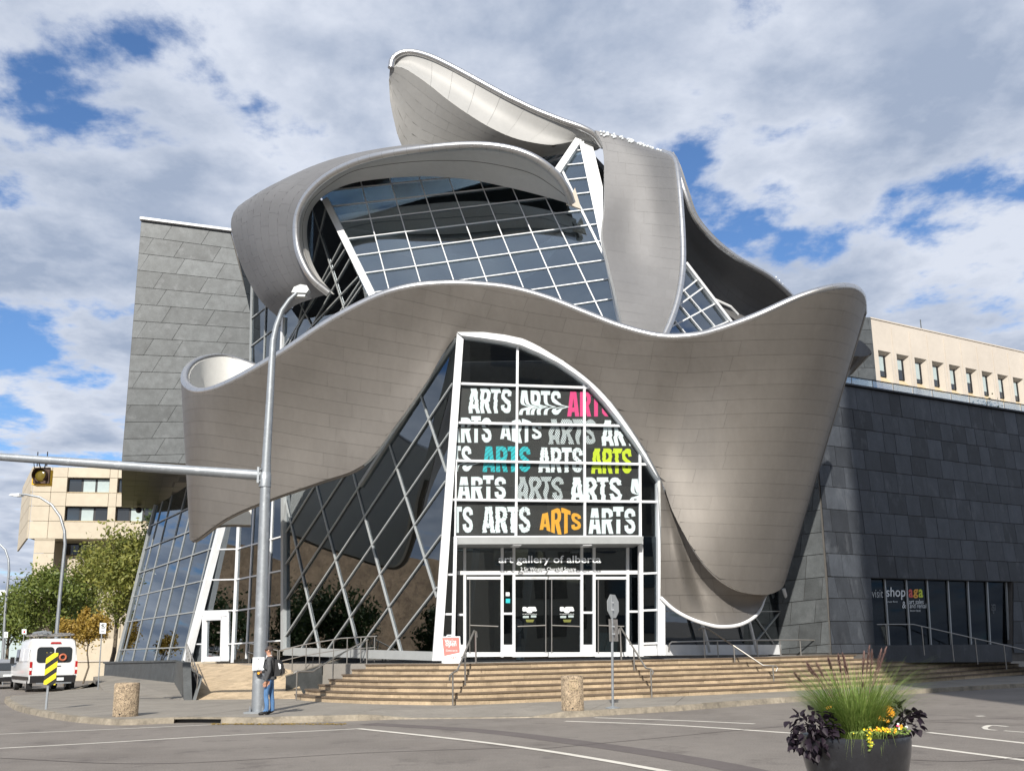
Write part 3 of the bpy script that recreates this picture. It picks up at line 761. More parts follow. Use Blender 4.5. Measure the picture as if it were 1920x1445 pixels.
ps = [post_px(1578, 1173, 40.2, ZT), post_px(1613, 1172, 40.5, ZT), post_px(1625, 1172, 40.7, ZT), post_px(1661, 1170, 41, ZT), post_px(1728, 1174, 41.6, ZT - .1), post_px(1783, 1186, 42, ZT - .4), post_px(1828, 1196, 42.4, ZT - .55), post_px(1882, 1208, 42.8, ZT - .8)]
gl_rail = railing('glass_balustrade', 'steel and glass balustrade in the shade before the shop window', top_, ps, 1.0, .026, (0,))
for a, b in zip(ps[:3], ps[1:4]):
    A_, B_ = Vector((a[0], a[1], a[3] + .08)), Vector((b[0], b[1], b[3] + .08)); A1, B1 = Vector((a[0], a[1], a[2] - .08)), Vector((b[0], b[1], b[2] - .08))
    build('glass_panel', MB().prism([A_.lerp(B_, .05), A_.lerp(B_, .95), A1.lerp(B1, .95), A1.lerp(B1, .05)], (0, .012, 0)), 'glass_clear', gl_rail)
# ------------------------------------------------------------------ the gallery building
GAL = thing('gallery_building', 'art gallery with swooping brushed steel ribbons over angled glass walls', 'building', (0, 36, 0))
def sub(name):
    o = bpy.data.objects.new(name, None); COL.objects.link(o); o.empty_display_size = 0.3; attach(o, GAL); o.location = (0, 0, 0)
    return o
def W3(L): return [WY(*p) for p in L]
# ---------- lower ribbon
A_top = [(478, 689, 41.0), (420, 672, 40.5), (372, 676, 39.2), (347, 692, 37.4), (342, 718, 35.8), (372, 735, 34.4), (430, 718, 33.5), (525, 665, 32.8), (615, 606, 32.3), (700, 561, 31.9), (765, 541, 31.7), (830, 534, 31.75), (890, 535, 31.85), (960, 543, 31.95), (1030, 563, 32.0), (1100, 591, 32.0), (1165, 616, 31.95), (1235, 633, 31.8), (1295, 633, 31.6), (1345, 622, 31.3), (1420, 595, 30.9), (1500, 560, 30.7), (1560, 543, 30.8), (1600, 541, 31.3), (1620, 556, 32.2), (1624, 588, 33.2)]
A_bot = [(470, 985, 41.0), (415, 985, 40.5), (372, 995, 39.0), (358, 1004, 37.4), (360, 1013, 36.0), (378, 1004, 35.2), (430, 968, 34.7), (510, 934, 34.3), (600, 903, 34.0), (680, 872, 33.6), (740, 800, 33.2), (800, 716, 32.75), (857, 629, 32.45), (925, 629, 32.55), (1000, 647, 32.7), (1075, 688, 32.85), (1138, 743, 33.0), (1198, 824, 33.1), (1241, 902, 33.15), (1262, 960, 33.0), (1300, 1030, 32.8), (1340, 1078, 32.8), (1385, 1107, 33.0), (1430, 1115, 33.4), (1461, 1105, 34.0), (1474, 1085, 34.8)]
rows = []
for t, bul in ((0, 0), (.33, .30), (.66, .30), (1, 0)):
    rows.append([WY(b[0] + (a[0] - b[0]) * t, b[1] + (a[1] - b[1]) * t, b[2] + (a[2] - b[2]) * t + (bul if k > 5 else 0) * (1.6 if 17 < k < 24 else 1) * min(1, max(0, (b[1] - a[1] - 90) / 260))) for k, (a, b) in enumerate(zip(A_top, A_bot))])
SA = Surf(rows, 201, 41)
ribA = sub('lower_steel_ribbon')
shell('backing', SA, ['joint', 'lining'], ribA, 0.3, 121, 15)
def gA(P):
    x, z = P[0], P[2]
    # rows fall to the right on the left and middle, and lift again at the right tip
    s = 0.20 * (x + 6) if x < 3 else 0.20 * 9 + 0.20 * (x - 3) - 0.016 * (x - 3) ** 2
    return z + s
gmin, gmax = 3.0, 19.5
nA = clad(SA, np.arange(gmin, gmax, 0.50), gA, 1.5, 'steel', ribA, 0.03, 0.007, 0.10, 0.985, nu=5, nv=2, stagger=0.31)
# left curl: end band and bullnose edges
nA2 = clad(SA, np.arange(4, 14, 0.9), lambda P: P[2], 1.4, 'steel', ribA, 0.03, 0.008, 0.02, 0.0995, nu=5, nv=2)
edge = [Vector(p) for p in SA.edge(1.0, -0.12, 220)]
build('bullnose_edge', MB().tube([p + Vector((0, 0, .02)) for p in edge], 0.165, 12), 'bullnose', ribA, 'auto')
build('lower_trim', MB().tube(SA.edge(0.0, -0.1, 200, 0.0, 0.36), 0.09, 8), 'steel', ribA, 'auto')
re = [SA.ev(1, v, -.15) for v in np.linspace(0, 1, 30)]
build('end_trim', MB().tube(re, 0.17, 8), 'joint', ribA, 'auto')
# ring joints on the bullnose
def rings(edge, r, step, parent, n=12):
    P = resample(edge, step); mb = MB()
    for k in range(1, len(P) - 1):
        t = (P[k + 1] - P[k - 1]).normalized() * 0.005
        mb.tube([P[k] - t, P[k] + t], r, n)
    build('edge_joints', mb, 'joint', parent, 'auto', 'stuff')
rings([p + Vector((0, 0, .02)) for p in edge], .1655, .55, ribA)
# ---------- lower funnel at the right
ribF = sub('steel_funnel')
F_top = W3([(1238, 900, 33.0), (1246, 925, 33.1), (1256, 950, 33.2), (1285, 1005, 33.3), (1325, 1062, 33.3), (1370, 1095, 33.4), (1425, 1108, 33.9), (1466, 1098, 34.8)])
F_bot = W3([(1238, 1118, 33.4), (1262, 1140, 33.35), (1290, 1156, 33.3), (1320, 1167, 33.3), (1352, 1173, 33.4), (1390, 1168, 33.8), (1420, 1148, 34.5), (1434, 1115, 35.4)])
F_mid = [a.lerp(b, .5) + Vector((0, -.15 if k < 3 else .25, 0)) for k, (a, b) in enumerate(zip(F_top, F_bot))]
SF = Surf([F_bot, F_mid, F_top], 81, 31)
shell('backing', SF, ['joint', 'lining'], ribF, 0.15, 61, 11)
clad(SF, np.arange(0.5, 8.5, 0.62), lambda P: P[2], 1.5, 'steel', ribF, 0.025, 0.012, 0, 1, nu=5, nv=2)
build('rim', MB().tube([Vector(p) + Vector((0, -.05, -.03)) for p in SF.edge(0, 0, 80)], 0.065, 8), 'white_frame', ribF, 'auto')
# ---------- left curl of the upper ribbon
ribB = sub('upper_curl_ribbon')
B_rim = [(617, 550, 37.2), (585, 522, 37.0), (563, 480, 36.9), (556, 440, 36.8), (560, 400, 36.6), (578, 365, 36.3), (612, 333, 35.9), (660, 308, 35.3), (720, 291, 34.7), (800, 279, 34.2), (885, 273, 33.9), (950, 279, 33.8), (1000, 296, 33.8), (1040, 325, 34.0), (1062, 355, 34.3), (1072, 381, 34.7)]
B_out = [(524, 596, 41.0), (487, 560, 41.5), (458, 508, 42), (441, 458, 42), (434, 418, 42), (447, 388, 42), (490, 362, 42), (545, 340, 42), (605, 322, 42), (700, 304, 42), (790, 297, 42), (860, 300, 42), (920, 310, 42), (970, 330, 41.5), (1010, 350, 41), (1040, 370, 40)]
bm = []
for k, (a, b) in enumerate(zip(B_rim, B_out)):
    m = WY((a[0] + b[0]) / 2 - (14 if k < 6 else 4), (a[1] + b[1]) / 2 - (16 if k > 3 else 2), (a[2] + b[2]) / 2 - .3); bm.append(m)
SBo = Surf([W3(B_out), bm, W3(B_rim)], 121, 31)
shell('backing', SBo, ['joint', 'joint'], ribB, -0.0 + 0.10 * -1, 81, 11)
arcv = {}
def gv(S):
    # rows across the band: use the v parameter itself through nearest table lookup
    flat = S.G.reshape(-1, 3); vv = np.repeat(np.linspace(0, 1, S.NV), S.NU)
    tab = {tuple(np.round(p, 6)): v for p, v in zip(flat, vv)}
    return lambda P: tab.get(tuple(np.round(P, 6)), 0.0)
clad(SBo, np.linspace(0, 1, 10), gv(SBo), 1.15, 'steel_up', ribB, 0.03, 0.006, 0.0, 0.62, nu=3, nv=2, stagger=0.41, flip=-1)
B_in = [(627, 552, 37.6), (602, 523, 37.6), (584, 488, 37.8), (576, 448, 38.0), (578, 412, 38.0), (591, 384, 37.8), (616, 362, 37.5), (660, 344, 37.1), (720, 335, 36.8), (800, 331, 36.5), (880, 337, 36.3), (950, 351, 36.1), (1000, 363, 35.9), (1040, 374, 35.7), (1060, 380, 35.6), (1074, 386, 35.5)]
bi = []
for k, (a, b) in enumerate(zip(B_rim, B_in)):
    m = WY((a[0] * .5 + b[0] * .5), (a[1] * .5 + b[1] * .5) - (6 if 6 < k < 13 else 0), (a[2] + b[2]) / 2 - .1); bi.append(m)
SBi = Surf([W3(B_rim), bi, W3(B_in)], 121, 21)
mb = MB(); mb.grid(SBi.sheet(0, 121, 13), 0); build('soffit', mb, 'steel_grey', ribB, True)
for vj in (.55,):
    build('soffit_joint', MB().tube([SBi.ev(u, vj, -.005) for u in np.linspace(.05, .95, 80)], .012, 5), 'joint', ribB)
eB = [Vector(p) for p in cr1(W3(B_rim), 160)]
build('bullnose_edge', MB().tube(eB, 0.17, 12), 'bullnose', ribB, 'auto'); rings(eB, .1705, .55, ribB)
def studs(S, u0, u1, v0, v1, n, parent, h=.05):
    mb = MB()
    for k in range(n):
        u = random.uniform(u0, u1); v = random.uniform(v0, v1)
        p = S.ev(u, v, h); mb.ball(p, .055, 6, 4)
    build('snow_guards', mb, 'white_print', parent, False, 'stuff')
studs(SBo, .27, .42, .15, .75, 70, ribB); studs(SBo, .44, .58, .6, .8, 12, ribB)
# ---------- top horn
ribC = sub('top_horn_canopy')
C_rim = W3([(733, 128, 36.4), (737, 112, 36.4), (752, 101, 36.4), (775, 99, 36.4), (808, 108, 36.3), (850, 128, 36.2), (900, 155, 36.1), (950, 182, 36.0), (1000, 206, 36.0), (1050, 226, 36.0), (1090, 240, 36.0), (1115, 254, 36.1), (1130, 275, 36.3)])
C_crs = W3([(731, 132, 36.5), (738, 126, 36.4), (752, 127, 36.3), (772, 137, 36.2), (805, 160, 36.1), (840, 188, 36.0), (880, 216, 36.0), (920, 240, 36.0), (960, 258, 36.1), (1000, 268, 36.2), (1040, 272, 36.3), (1085, 264, 36.4), (1128, 276, 36.4)])
C_low = W3([(729, 150, 36.7), (732, 190, 36.9), (738, 220, 37.0), (748, 260, 37.2), (765, 290, 37.5), (800, 300, 37.5), (840, 305, 37.5), (880, 305, 37.4), (920, 303, 37.3), (960, 300, 37.2), (1000, 296, 37.1), (1050, 290, 37.0), (1110, 282, 36.8)])
SC1 = Surf([C_crs, [a.lerp(b, .5) + Vector((0, .15, 0)) for a, b in zip(C_crs, C_rim)], C_rim], 121, 21)
SC2 = Surf([C_low, [a.lerp(b, .5) + Vector((0, .1, 0)) for a, b in zip(C_low, C_crs)], C_crs], 121, 21)
for S, nm in ((SC1, 'fascia'), (SC2, 'soffit')):
    mb = MB(); mb.grid(S.sheet(0, 101, 13)); build(nm, mb, 'joint', ribC, True)
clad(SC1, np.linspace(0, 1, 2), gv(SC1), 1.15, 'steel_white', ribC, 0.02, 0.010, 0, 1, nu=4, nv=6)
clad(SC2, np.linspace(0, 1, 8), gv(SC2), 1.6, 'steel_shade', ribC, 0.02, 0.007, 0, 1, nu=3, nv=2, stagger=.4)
# top skin of the horn (seen from other sides)
C_bk = W3([(736, 150, 38), (745, 160, 40), (760, 175, 42), (790, 190, 43), (830, 200, 43.5), (870, 210, 44), (915, 222, 44), (960, 234, 44), (1010, 245, 44), (1060, 258, 44), (1100, 268, 43), (1130, 276, 42), (1150, 285, 41)])
SC3 = Surf([C_bk, [a.lerp(b, .5) + Vector((0, 0, .5)) for a, b in zip(C_bk, C_rim)], C_rim], 81, 15)
mb = MB(); mb.grid(SC3.sheet(0.1, 81, 11), 0, True); build('roof_skin', mb, 'steel_up', ribC, True)
eC = [Vector(p) for p in cr1(C_rim, 140)]
build('bullnose_edge', MB().tube(eC, 0.15, 12), 'bullnose', ribC, 'auto'); rings(eC, .1505, .55, ribC)
# ---------- falling ribbon (front) and its continuation behind
ribD = sub('falling_steel_ribbon')
D_l = [(1115, 245, 35.4), (1130, 275, 35.2), (1133, 330, 34.8), (1134, 390, 34.4), (1130, 440, 34.1), (1140, 490, 33.8), (1152, 540, 33.3), (1163, 590, 32.9), (1176, 640, 32.5)]
D_r = [(1240, 285, 36.6), (1264, 298, 36.0), (1272, 340, 35.4), (1277, 400, 34.9), (1280, 460, 34.5), (1279, 510, 34.1), (1271, 560, 33.6), (1257, 603, 33.2), (1238, 645, 32.8)]
D_m1 = [(a[0] * .66 + b[0] * .34, a[1] * .66 + b[1] * .34 - (4 if k == 0 else 0), a[2] * .66 + b[2] * .34 + (-.5, -.5, -.25, .08, .18, .15, .05, -.03, -.05)[k]) for k, (a, b) in enumerate(zip(D_l, D_r))]
D_m2 = [(a[0] * .34 + b[0] * .66, a[1] * .34 + b[1] * .66 - (2 if k == 0 else 0), a[2] * .34 + b[2] * .66 + (-.55, -.6, -.4, -.15, .0, .06, .03, -.03, -.05)[k]) for k, (a, b) in enumerate(zip(D_l, D_r))]
rowsD = [W3(x)[::-1] for x in (D_l, D_m1, D_m2, D_r)]     # u runs from the bottom to the top
Dg = [[rowsD[j][i] for j in range(4)] for i in range(9)]      # rows bottom..top, u left..right
SD = Surf(Dg, 81, 61)
shell('backing', SD, ['joint', 'steel_grey'], ribD, 0.22, 41, 41)
clad(SD, np.linspace(0, 1, 22), gv(SD), 0.95, 'steel_up', ribD, 0.02, 0.006, 0, 1, nu=3, nv=2, stagger=0.43)
eD = [Vector(p) for p in cr1(W3(D_r), 90)]
build('bullnose_edge', MB().tube(eD, 0.14, 12), 'bullnose', ribD, 'auto'); rings(eD, .1405, .5, ribD)
studs(SD, .05, .95, .955, .995, 46, ribD, .05)
ribE = sub('rear_steel_ribbon')
E_up = W3([(1255, 288, 37.0), (1268, 312, 36.8), (1284, 360, 36.8), (1302, 408, 37.0), (1335, 448, 37.3), (1372, 478, 37.6), (1410, 500, 37.9), (1440, 517, 38.2), (1468, 540, 38.6), (1492, 565, 39.2), (1505, 590, 39.6)])
E_lo = W3([(1235, 330, 39.5), (1245, 400, 39.5), (1262, 460, 39.5), (1285, 495, 39.5), (1310, 530, 39.6), (1340, 570, 39.8), (1370, 605, 40), (1400, 625, 40.2), (1430, 630, 40.4), (1460, 630, 40.6), (1490, 632, 40.8)])
SE = Surf([E_lo, [a.lerp(b, .5) + Vector((.1, .5, .25)) for a, b in zip(E_lo, E_up)], E_up], 81, 21)
shell('backing', SE, ['joint', 'steel_up'], ribE, 0.2, 61, 9)
clad(SE, np.linspace(0, 1, 8), gv(SE), 1.3, 'steel_up', ribE, 0.02, 0.010, 0, 1, nu=3, nv=2, stagger=.4)
eE = [Vector(p) for p in cr1(E_up, 90)]
build('bullnose_edge', MB().tube(eE, 0.13, 10), 'bullnose', ribE, 'auto'); rings(eE, .1305, .5, ribE)
mb = MB()
for k in range(8):
    p = WY(1455 + k * 6, 520 + k * 6.5, 39.0); mb.ball(p, .05, 6, 4)
build('snow_guards', mb, 'white_print', ribE, False, 'stuff')
# small horn on the right behind the big ribbon
ribH = sub('small_steel_horn')
H1 = W3([(1596, 640, 47), (1612, 638, 46.5), (1625, 648, 46), (1634, 660, 46), (1628, 668, 46.3), (1600, 668, 47)])
H2 = W3([(1590, 705, 47.5), (1592, 704, 47.3), (1596, 702, 47.2), (1600, 699, 47.2), (1598, 701, 47.4), (1590, 706, 47.6)])
H3 = W3([(1598, 667, 47), (1612, 668, 46.4), (1626, 667, 46), (1634, 661, 46), (1629, 666, 46.2), (1600, 668, 46.6)])
mb = MB(); mb.grid(Surf([H2, H3], 41, 9).sheet(0, 31, 5)); build('underside', mb, 'steel', ribH, True)
mb = MB(); mb.grid(Surf([H3, H1], 41, 9).sheet(0, 31, 5)); build('top_skin', mb, 'steel_up', ribH, True)

# ---------- upper glass
gl1 = sub('upper_glass_wall')
PG1 = Plane(WY(705, 552, 37.2), WY(1165, 590, 34.9), WY(1085, 272, 36.4))
L = [((678, 345), (731, 548)), ((731, 335), (790, 534)), ((787, 335), (851.6, 527.8)), ((842, 335), (913, 527)), ((903, 346.6), (979, 533.5)), ((965, 363), (1048, 553)), ((1024.7, 375.7), (1124.4, 583)), ((1053.8, 320), (1132.7, 481), .09)]
H = [((1060, 286), (1092, 282)), ((649, 354.4), (828, 332.6)), ((626.4, 387.6), (900, 355.5)), ((640, 417.7), (900, 386.6)), ((655.5, 448.5), (900, 418.8)), ((670, 480), (900, 450)), ((685.6, 513), (900, 484)), ((703, 548.5), (860, 526.5)), ((1012, 542), (1141, 523.8)), ((1094, 569.5), (1148, 561))]
H[1] = ((649, 354.4), (1096.7, 307)); H[2] = ((626, 387.6), (1103.6, 334))
poly = [(612, 385), (600, 366), (650, 338), (720, 326), (800, 322), (880, 326), (950, 340), (1010, 352), (1048, 340), (1052, 318), (1084, 268), (1092, 268), (1126, 440), (1162, 600), (1100, 618), (1010, 588), (930, 565), (850, 556), (770, 563), (705, 590)]
glazing(PG1, poly, L + H, gl1, 'glass_up', 'white_frame', 0.042, 0.045, frame=[((612, 378), (708, 572), .30, .34), ((1091, 270), (1128, 440), .20, .22), ((1128, 440), (1162, 604), .20, .22), ((1086, 266), (1043, 330), .32, .30)])
# white pylon wedge right of the glass
PW = W3([(1093, 268, 36.2), (1112, 276, 36.4), (1130, 350, 36.0), (1131, 470, 35.4), (1136, 500, 35.2), (1170, 610, 34.3), (1160, 612, 34.5), (1126, 440, 35.4)])
build('corner_pylon', MB().prism(PW, (.05, .35, 0)), 'white_frame', gl1)
build('pylon_foot', MB().prism(W3([(1062, 382, 35.0), (1078, 352, 34.9), (1090, 392, 34.9)]), (0, .12, 0)), 'cream_pale', gl1)
# small glass lantern left of the peak
PL = Plane(WY(1084, 268, 36.5), WY(1000, 300, 39.5), WY(1043, 330, 36.9))
glazing(PL, [(1084, 266), (1044, 326), (1018, 300), (1000, 298)], [((1078, 272), (1010, 318)), ((1070, 274), (1000, 312)), ((1018, 308), (1060, 295))], gl1, 'glass_up', 'white_frame', .06, .08)
# side glass with diagonal bars
gl3 = sub('side_glass_wall')
PG3 = Plane(PG1.w(612, 385), PG1.w(706, 566), WY(482, 655, 43.5))
L3 = [((586, 498), (610, 397)), ((603, 529.5), (639, 460)), ((621, 549), (654, 491)), ((585, 612.6), (668, 524)), ((635, 600), (680, 535)), ((599, 430), (646, 578)), ((572.4, 585), (590, 620)), ((540.6, 640), (575, 585)), ((602, 640), (648, 570))]
glazing(PG3, [(612, 385), (598, 372), (575, 405), (570, 450), (580, 500), (600, 530), (560, 565), (534, 592), (530, 690), (620, 630), (706, 585)], L3, gl3, 'glass_up', 'grey_frame', .05, .05, frame=[((533, 595), (529, 690), .16, .16, 'white_frame')])
PG5 = Plane(WY(535, 640, 42.8), WY(472, 640, 45.5), WY(472, 500, 45.5))
glazing(PG5, [(444, 470), (472, 600), (470, 700), (533, 700), (535, 585), (500, 560), (470, 510)], [((473, 597), (508, 569)), ((471, 650), (540, 597)), ((500, 560), (495, 690)), ((472, 600), (470, 700), .14)], gl3, 'glass', 'grey_frame', .06, .06)
# right glass behind the falling ribbon
gl4 = sub('right_glass_wall')
PG4 = Plane(WY(1285, 500, 37.2), WY(1372, 612, 38.2), WY(1245, 640, 35.8))
L4 = [((1280, 545), (1340, 614)), ((1275, 575), (1320, 628)), ((1262, 600), (1290, 634)), ((1256.8, 614), (1336, 572)), ((1270, 574), (1310, 545)), ((1277, 640), (1372, 600)), ((1275, 550), (1300, 530))]
glazing(PG4, [(1279, 488), (1287, 498), (1376, 616), (1330, 640), (1240, 650), (1262, 590), (1280, 530)], L4, gl4, 'glass_up', 'white_frame', .06, .09, frame=[((1283, 495), (1374, 614), .16, .2)])
build('roof_strut', MB().tube([WY(1337, 560, 39.2), WY(1370, 575, 39.4), WY(1384, 590, 39.6)], .06, 6), 'white_frame', gl4)
# ---------- entrance
ent = sub('entrance_front')
E0 = WY(835, 1236, 32.5); ed = Vector((math.cos(R(8)), math.sin(R(8)), 0))
PE = Plane(E0, E0 + ed, E0 + Vector((0, 0, 1)))
arch = [(864, 634), (905, 639), (945, 645), (975, 652), (1010, 667), (1045, 685), (1075, 705), (1100, 724), (1130, 757), (1160, 795), (1185, 830), (1205, 860), (1222, 888), (1236, 908)]
up_poly = arch + [(1236, 940), (1234, 1006), (838, 1006), (846, 937), (852, 864), (860, 720)]
Vl = [((970, 652), (967, 1006)), ((1095, 715), (1096, 1006)), ((1199, 844), (1200, 1006)), ((855, 866), (853, 1006), .06)]
Hl = [((863, 720), (1112, 728)), ((857, 793), (1168, 799)), ((852, 864), (1216, 871)), ((846, 937), (1232, 941))]
glazing(PE, up_poly, Vl + Hl, ent, 'glass_clear', 'white_frame', 0.085, 0.12, extend=False)
def band(path_out, path_in, h0, h1, name, m):
    mb = MB(); n = len(path_out)
    for k in range(n - 1):
        q = [PE.w(*path_out[k]), PE.w(*path_out[k + 1]), PE.w(*path_in[k + 1]), PE.w(*path_in[k])]
        mb.prism([p + PE.n * h1 for p in q], PE.n * (h0 - h1))
    return build(name, mb, m, ent)
ao = [(856, 628), (905, 628), (945, 633), (978, 640), (1015, 655), (1052, 674), (1083, 695), (1110, 715), (1141, 748), (1171, 787), (1196, 822), (1216, 853), (1233, 881), (1243, 906)]
band(ao, arch, -.15, .32, 'arch_frame', 'white_frame')
band([(856, 628), (810, 1238)], [(868, 640), (827, 1238)], -.15, .25, 'left_frame', 'white_frame')
band([(1243, 905), (1244, 1228)], [(1230, 905), (1231, 1228)], -.15, .22, 'right_frame', 'white_frame')
# black film with the printed words, just behind the glass
filmp = [PE.w(*p) - PE.n * .05 for p in [(862, 722), (1100, 727), (1130, 760), (1160, 798), (1185, 833), (1199, 853), (1199, 1005), (852, 1005), (852, 866)]]
film = build('printed_film', MB().prism(filmp, -PE.n * .02), 'black_print', ent)
def glyphs(text, bold=0.0):
    cu = bpy.data.curves.new('t', 'FONT'); cu.body = text; cu.size = 1.0; cu.offset = bold; cu.fill_mode = 'FRONT'; cu.resolution_u = 3
    ob = bpy.data.objects.new('t', cu); COL.objects.link(ob); bpy.context.view_layer.update()
    dg = bpy.context.evaluated_depsgraph_get(); me = bpy.data.meshes.new_from_object(ob.evaluated_get(dg))
    bpy.data.objects.remove(ob); bpy.data.curves.remove(cu)
    return me
ART = {}
def arts_mesh():
    L = {'A': [[(0, 0), (.34, 0), (.42, .36), (.5, .74), (.5, 1), (.25, 1)], [(1, 0), (.75, 1), (.5, 1), (.5, .74), (.58, .36), (.66, 0)], [(.385, .18), (.615, .18), (.58, .36), (.42, .36)]],
         'R': [[(0, 0), (.36, 0), (.36, 1), (0, 1)], [(.36, .83), (.52, .83), (.64, .76), (.97, .82), (.85, .95), (.62, 1), (.36, 1)], [(.64, .76), (.64, .62), (.97, .56), (1, .69), (.97, .82)], [(.36, .39), (.62, .40), (.86, .47), (.97, .56), (.64, .62), (.52, .56), (.36, .56)], [(.40, .40), (.66, 0), (1.04, 0), (.80, .455), (.62, .40)]],
         'T': [[(0, .81), (1, .81), (1, 1), (0, 1)], [(.31, 0), (.69, 0), (.69, .81), (.31, .81)]]}
    c = [(.83, .68), (.80, .82), (.66, .885), (.5, .90), (.34, .885), (.20, .82), (.175, .70), (.24, .60), (.5, .50), (.76, .40), (.825, .28), (.80, .18), (.66, .115), (.5, .10), (.34, .115), (.20, .18), (.17, .33)]
    S_ = []; A, B = [], []
    for k in range(len(c)):
        t = (c[min(k + 1, len(c) - 1)][0] - c[max(k - 1, 0)][0], (c[min(k + 1, len(c) - 1)][1] - c[max(k - 1, 0)][1]) * 1.7); l = math.hypot(*t); n = (-t[1] / l, t[0] / l)
        A.append((c[k][0] + n[0] * .17, c[k][1] + n[1] * .10)); B.append((c[k][0] - n[0] * .17, c[k][1] - n[1] * .10))
    for k in range(len(c) - 1): S_.append([A[k], A[k + 1], B[k + 1], B[k]])
    L['S'] = S_
    mb = MB(); x = 0
    for ch, w in (('A', .26), ('R', .235), ('T', .22), ('S', .235)):
        for q in L[ch]: mb.poly([(x + p[0] * w, p[1], 0) for p in q])
        x += w + (.016 if ch != 'R' else .004)
    me = bpy.data.meshes.new('arts'); me.from_pydata(mb.v, [], mb.f); return me
def text_on(pl, text, x0, x1, ytop, ybot, m, parent, h=0.0, bold=0.0, fx=None, clip=None, name='lettering', seed=0, full=True):
    """letters laid flat on plane pl inside the pixel box"""
    key = (text, bold)
    if key not in ART: ART[key] = arts_mesh() if text == 'ARTS' else glyphs(text, bold)
    bm = bmesh.new(); bm.from_mesh(ART[key])
    xs = [v.co.x for v in bm.verts]; ys = [v.co.y for v in bm.verts]; ax, bx, ay, by = min(xs), max(xs), min(ys), max(ys)
    for v in bm.verts: v.co.x = (v.co.x - ax) / (bx - ax); v.co.y = (v.co.y - ay) / (by - ay); v.co.z = 0
    rnd = random.Random(seed)
    def cut(co, no): bmesh.ops.bisect_plane(bm, geom=bm.verts[:] + bm.edges[:] + bm.faces[:], plane_co=co, plane_no=no)
    if fx == 'jag':
        for k in range(1, 12): cut((0, k / 12, 0), (0, 1, 0))
        tab = [rnd.uniform(-.02, .02) for _ in range(14)]
        for v in bm.verts: v.co.x += tab[min(int(v.co.y * 12 + .5), 13)]
    if fx == 'rough':
        for k in range(1, 20): cut((0, k / 20, 0), (0, 1, 0))
        for v in bm.verts: v.co.x += rnd.uniform(-.012, .012); v.co.y += rnd.uniform(-.008, .008)
    if fx == 'wave':
        for k in range(1, 24): cut((0, k / 24, 0), (0, 1, 0))
        for v in bm.verts: v.co.x += 0.16 * math.exp(-((v.co.y - .33) / .045) ** 2) + .06 * math.exp(-((v.co.y - .33) / .13) ** 2)
    if fx == 'fan':
        for k in range(1, 16): cut((k / 16, 0, 0), (1, 0, 0))
        for v in bm.verts: v.co.y = .5 + (v.co.y - .5) * (0.80 + 0.2 * math.cos((v.co.x - .5) * 7)) - .06 * abs(v.co.x - .5)
    if fx in ('stripes', 'scratch'):
        n = 30 if fx == 'stripes' else 11
        for k in range(-n, 2 * n):
            t = k / n
            if fx == 'stripes':
                cut((t, 0, 0), (1, .9 - .5, 0)); cut((t + .45 / n, 0, 0), (1, .4, 0))
            else:
                cut((t, 0, 0), (1, -.55, 0)); cut((t + .13 / n, 0, 0), (1, -.55, 0))
        dele = []
        for f in bm.faces:
            c = f.calc_center_median(); s = (c.x + (.4 if fx == 'stripes' else -.55) * c.y) * n
            if (s % 1) < (.45 if fx == 'stripes' else .13): dele.append(f)
        bmesh.ops.delete(bm, geom=dele, context='FACES')
        if fx == 'stripes':
            for v in bm.verts: v.co.x += .02 * math.sin(v.co.y * 9 + v.co.x * 14)
    if fx == 'split':
        # letters cut in half and slid apart
        cut((0, .62, 0), (0, 1, 0)); cut((0, .56, 0), (0, 1, 0))
        dele = [f for f in bm.faces if .56 < f.calc_center_median().y < .62]; bmesh.ops.delete(bm, geom=dele, context='FACES')
        for v in bm.verts:
            col_ = min(int(v.co.x * 4), 3)
            if v.co.y > .6: v.co.y += (0, .0, .06, .0)[col_]
            else: v.co.y += (0, 0, 0, -.0)[col_]
    q00, q10, q01, q11 = pl.p2(x0, ybot), pl.p2(x1, ybot), pl.p2(x0, ytop), pl.p2(x1, ytop)
    for v in bm.verts:
        x, y = v.co.x, v.co.y
        a = (q00[0] * (1 - x) + q10[0] * x, q00[1] * (1 - x) + q10[1] * x); b = (q01[0] * (1 - x) + q11[0] * x, q01[1] * (1 - x) + q11[1] * x)
        v.co = pl.p3((a[0] * (1 - y) + b[0] * y, a[1] * (1 - y) + b[1] * y), h)
    if clip:
        for (pa, pb) in clip:   # keep the side to the left of pa->pb (image sense: inside)
            A_, B_ = pl.w(*pa), pl.w(*pb); no = (B_ - A_).cross(pl.n)
            bmesh.ops.bisect_plane(bm, geom=bm.verts[:] + bm.edges[:] + bm.faces[:], plane_co=A_, plane_no=no, clear_outer=True)
    me = bpy.data.meshes.new(name); bm.to_mesh(me); bm.free(); me.materials.append(MT[m])
    o = bpy.data.objects.new(name, me); COL.objects.link(o); attach(o, parent)
    return o
RC = [((1130, 768), (1096, 724)), ((1215, 880), (1130, 764))]; LC = [((852, 720), (852, 1006))]; R4 = [((1199, 1006), (1199, 840))]
RIGHT = [((1200, 856), (1095, 719))]; RIGHT2 = [((1199, 1010), (1199, 700))]
BW = 0.030; hF = -.045
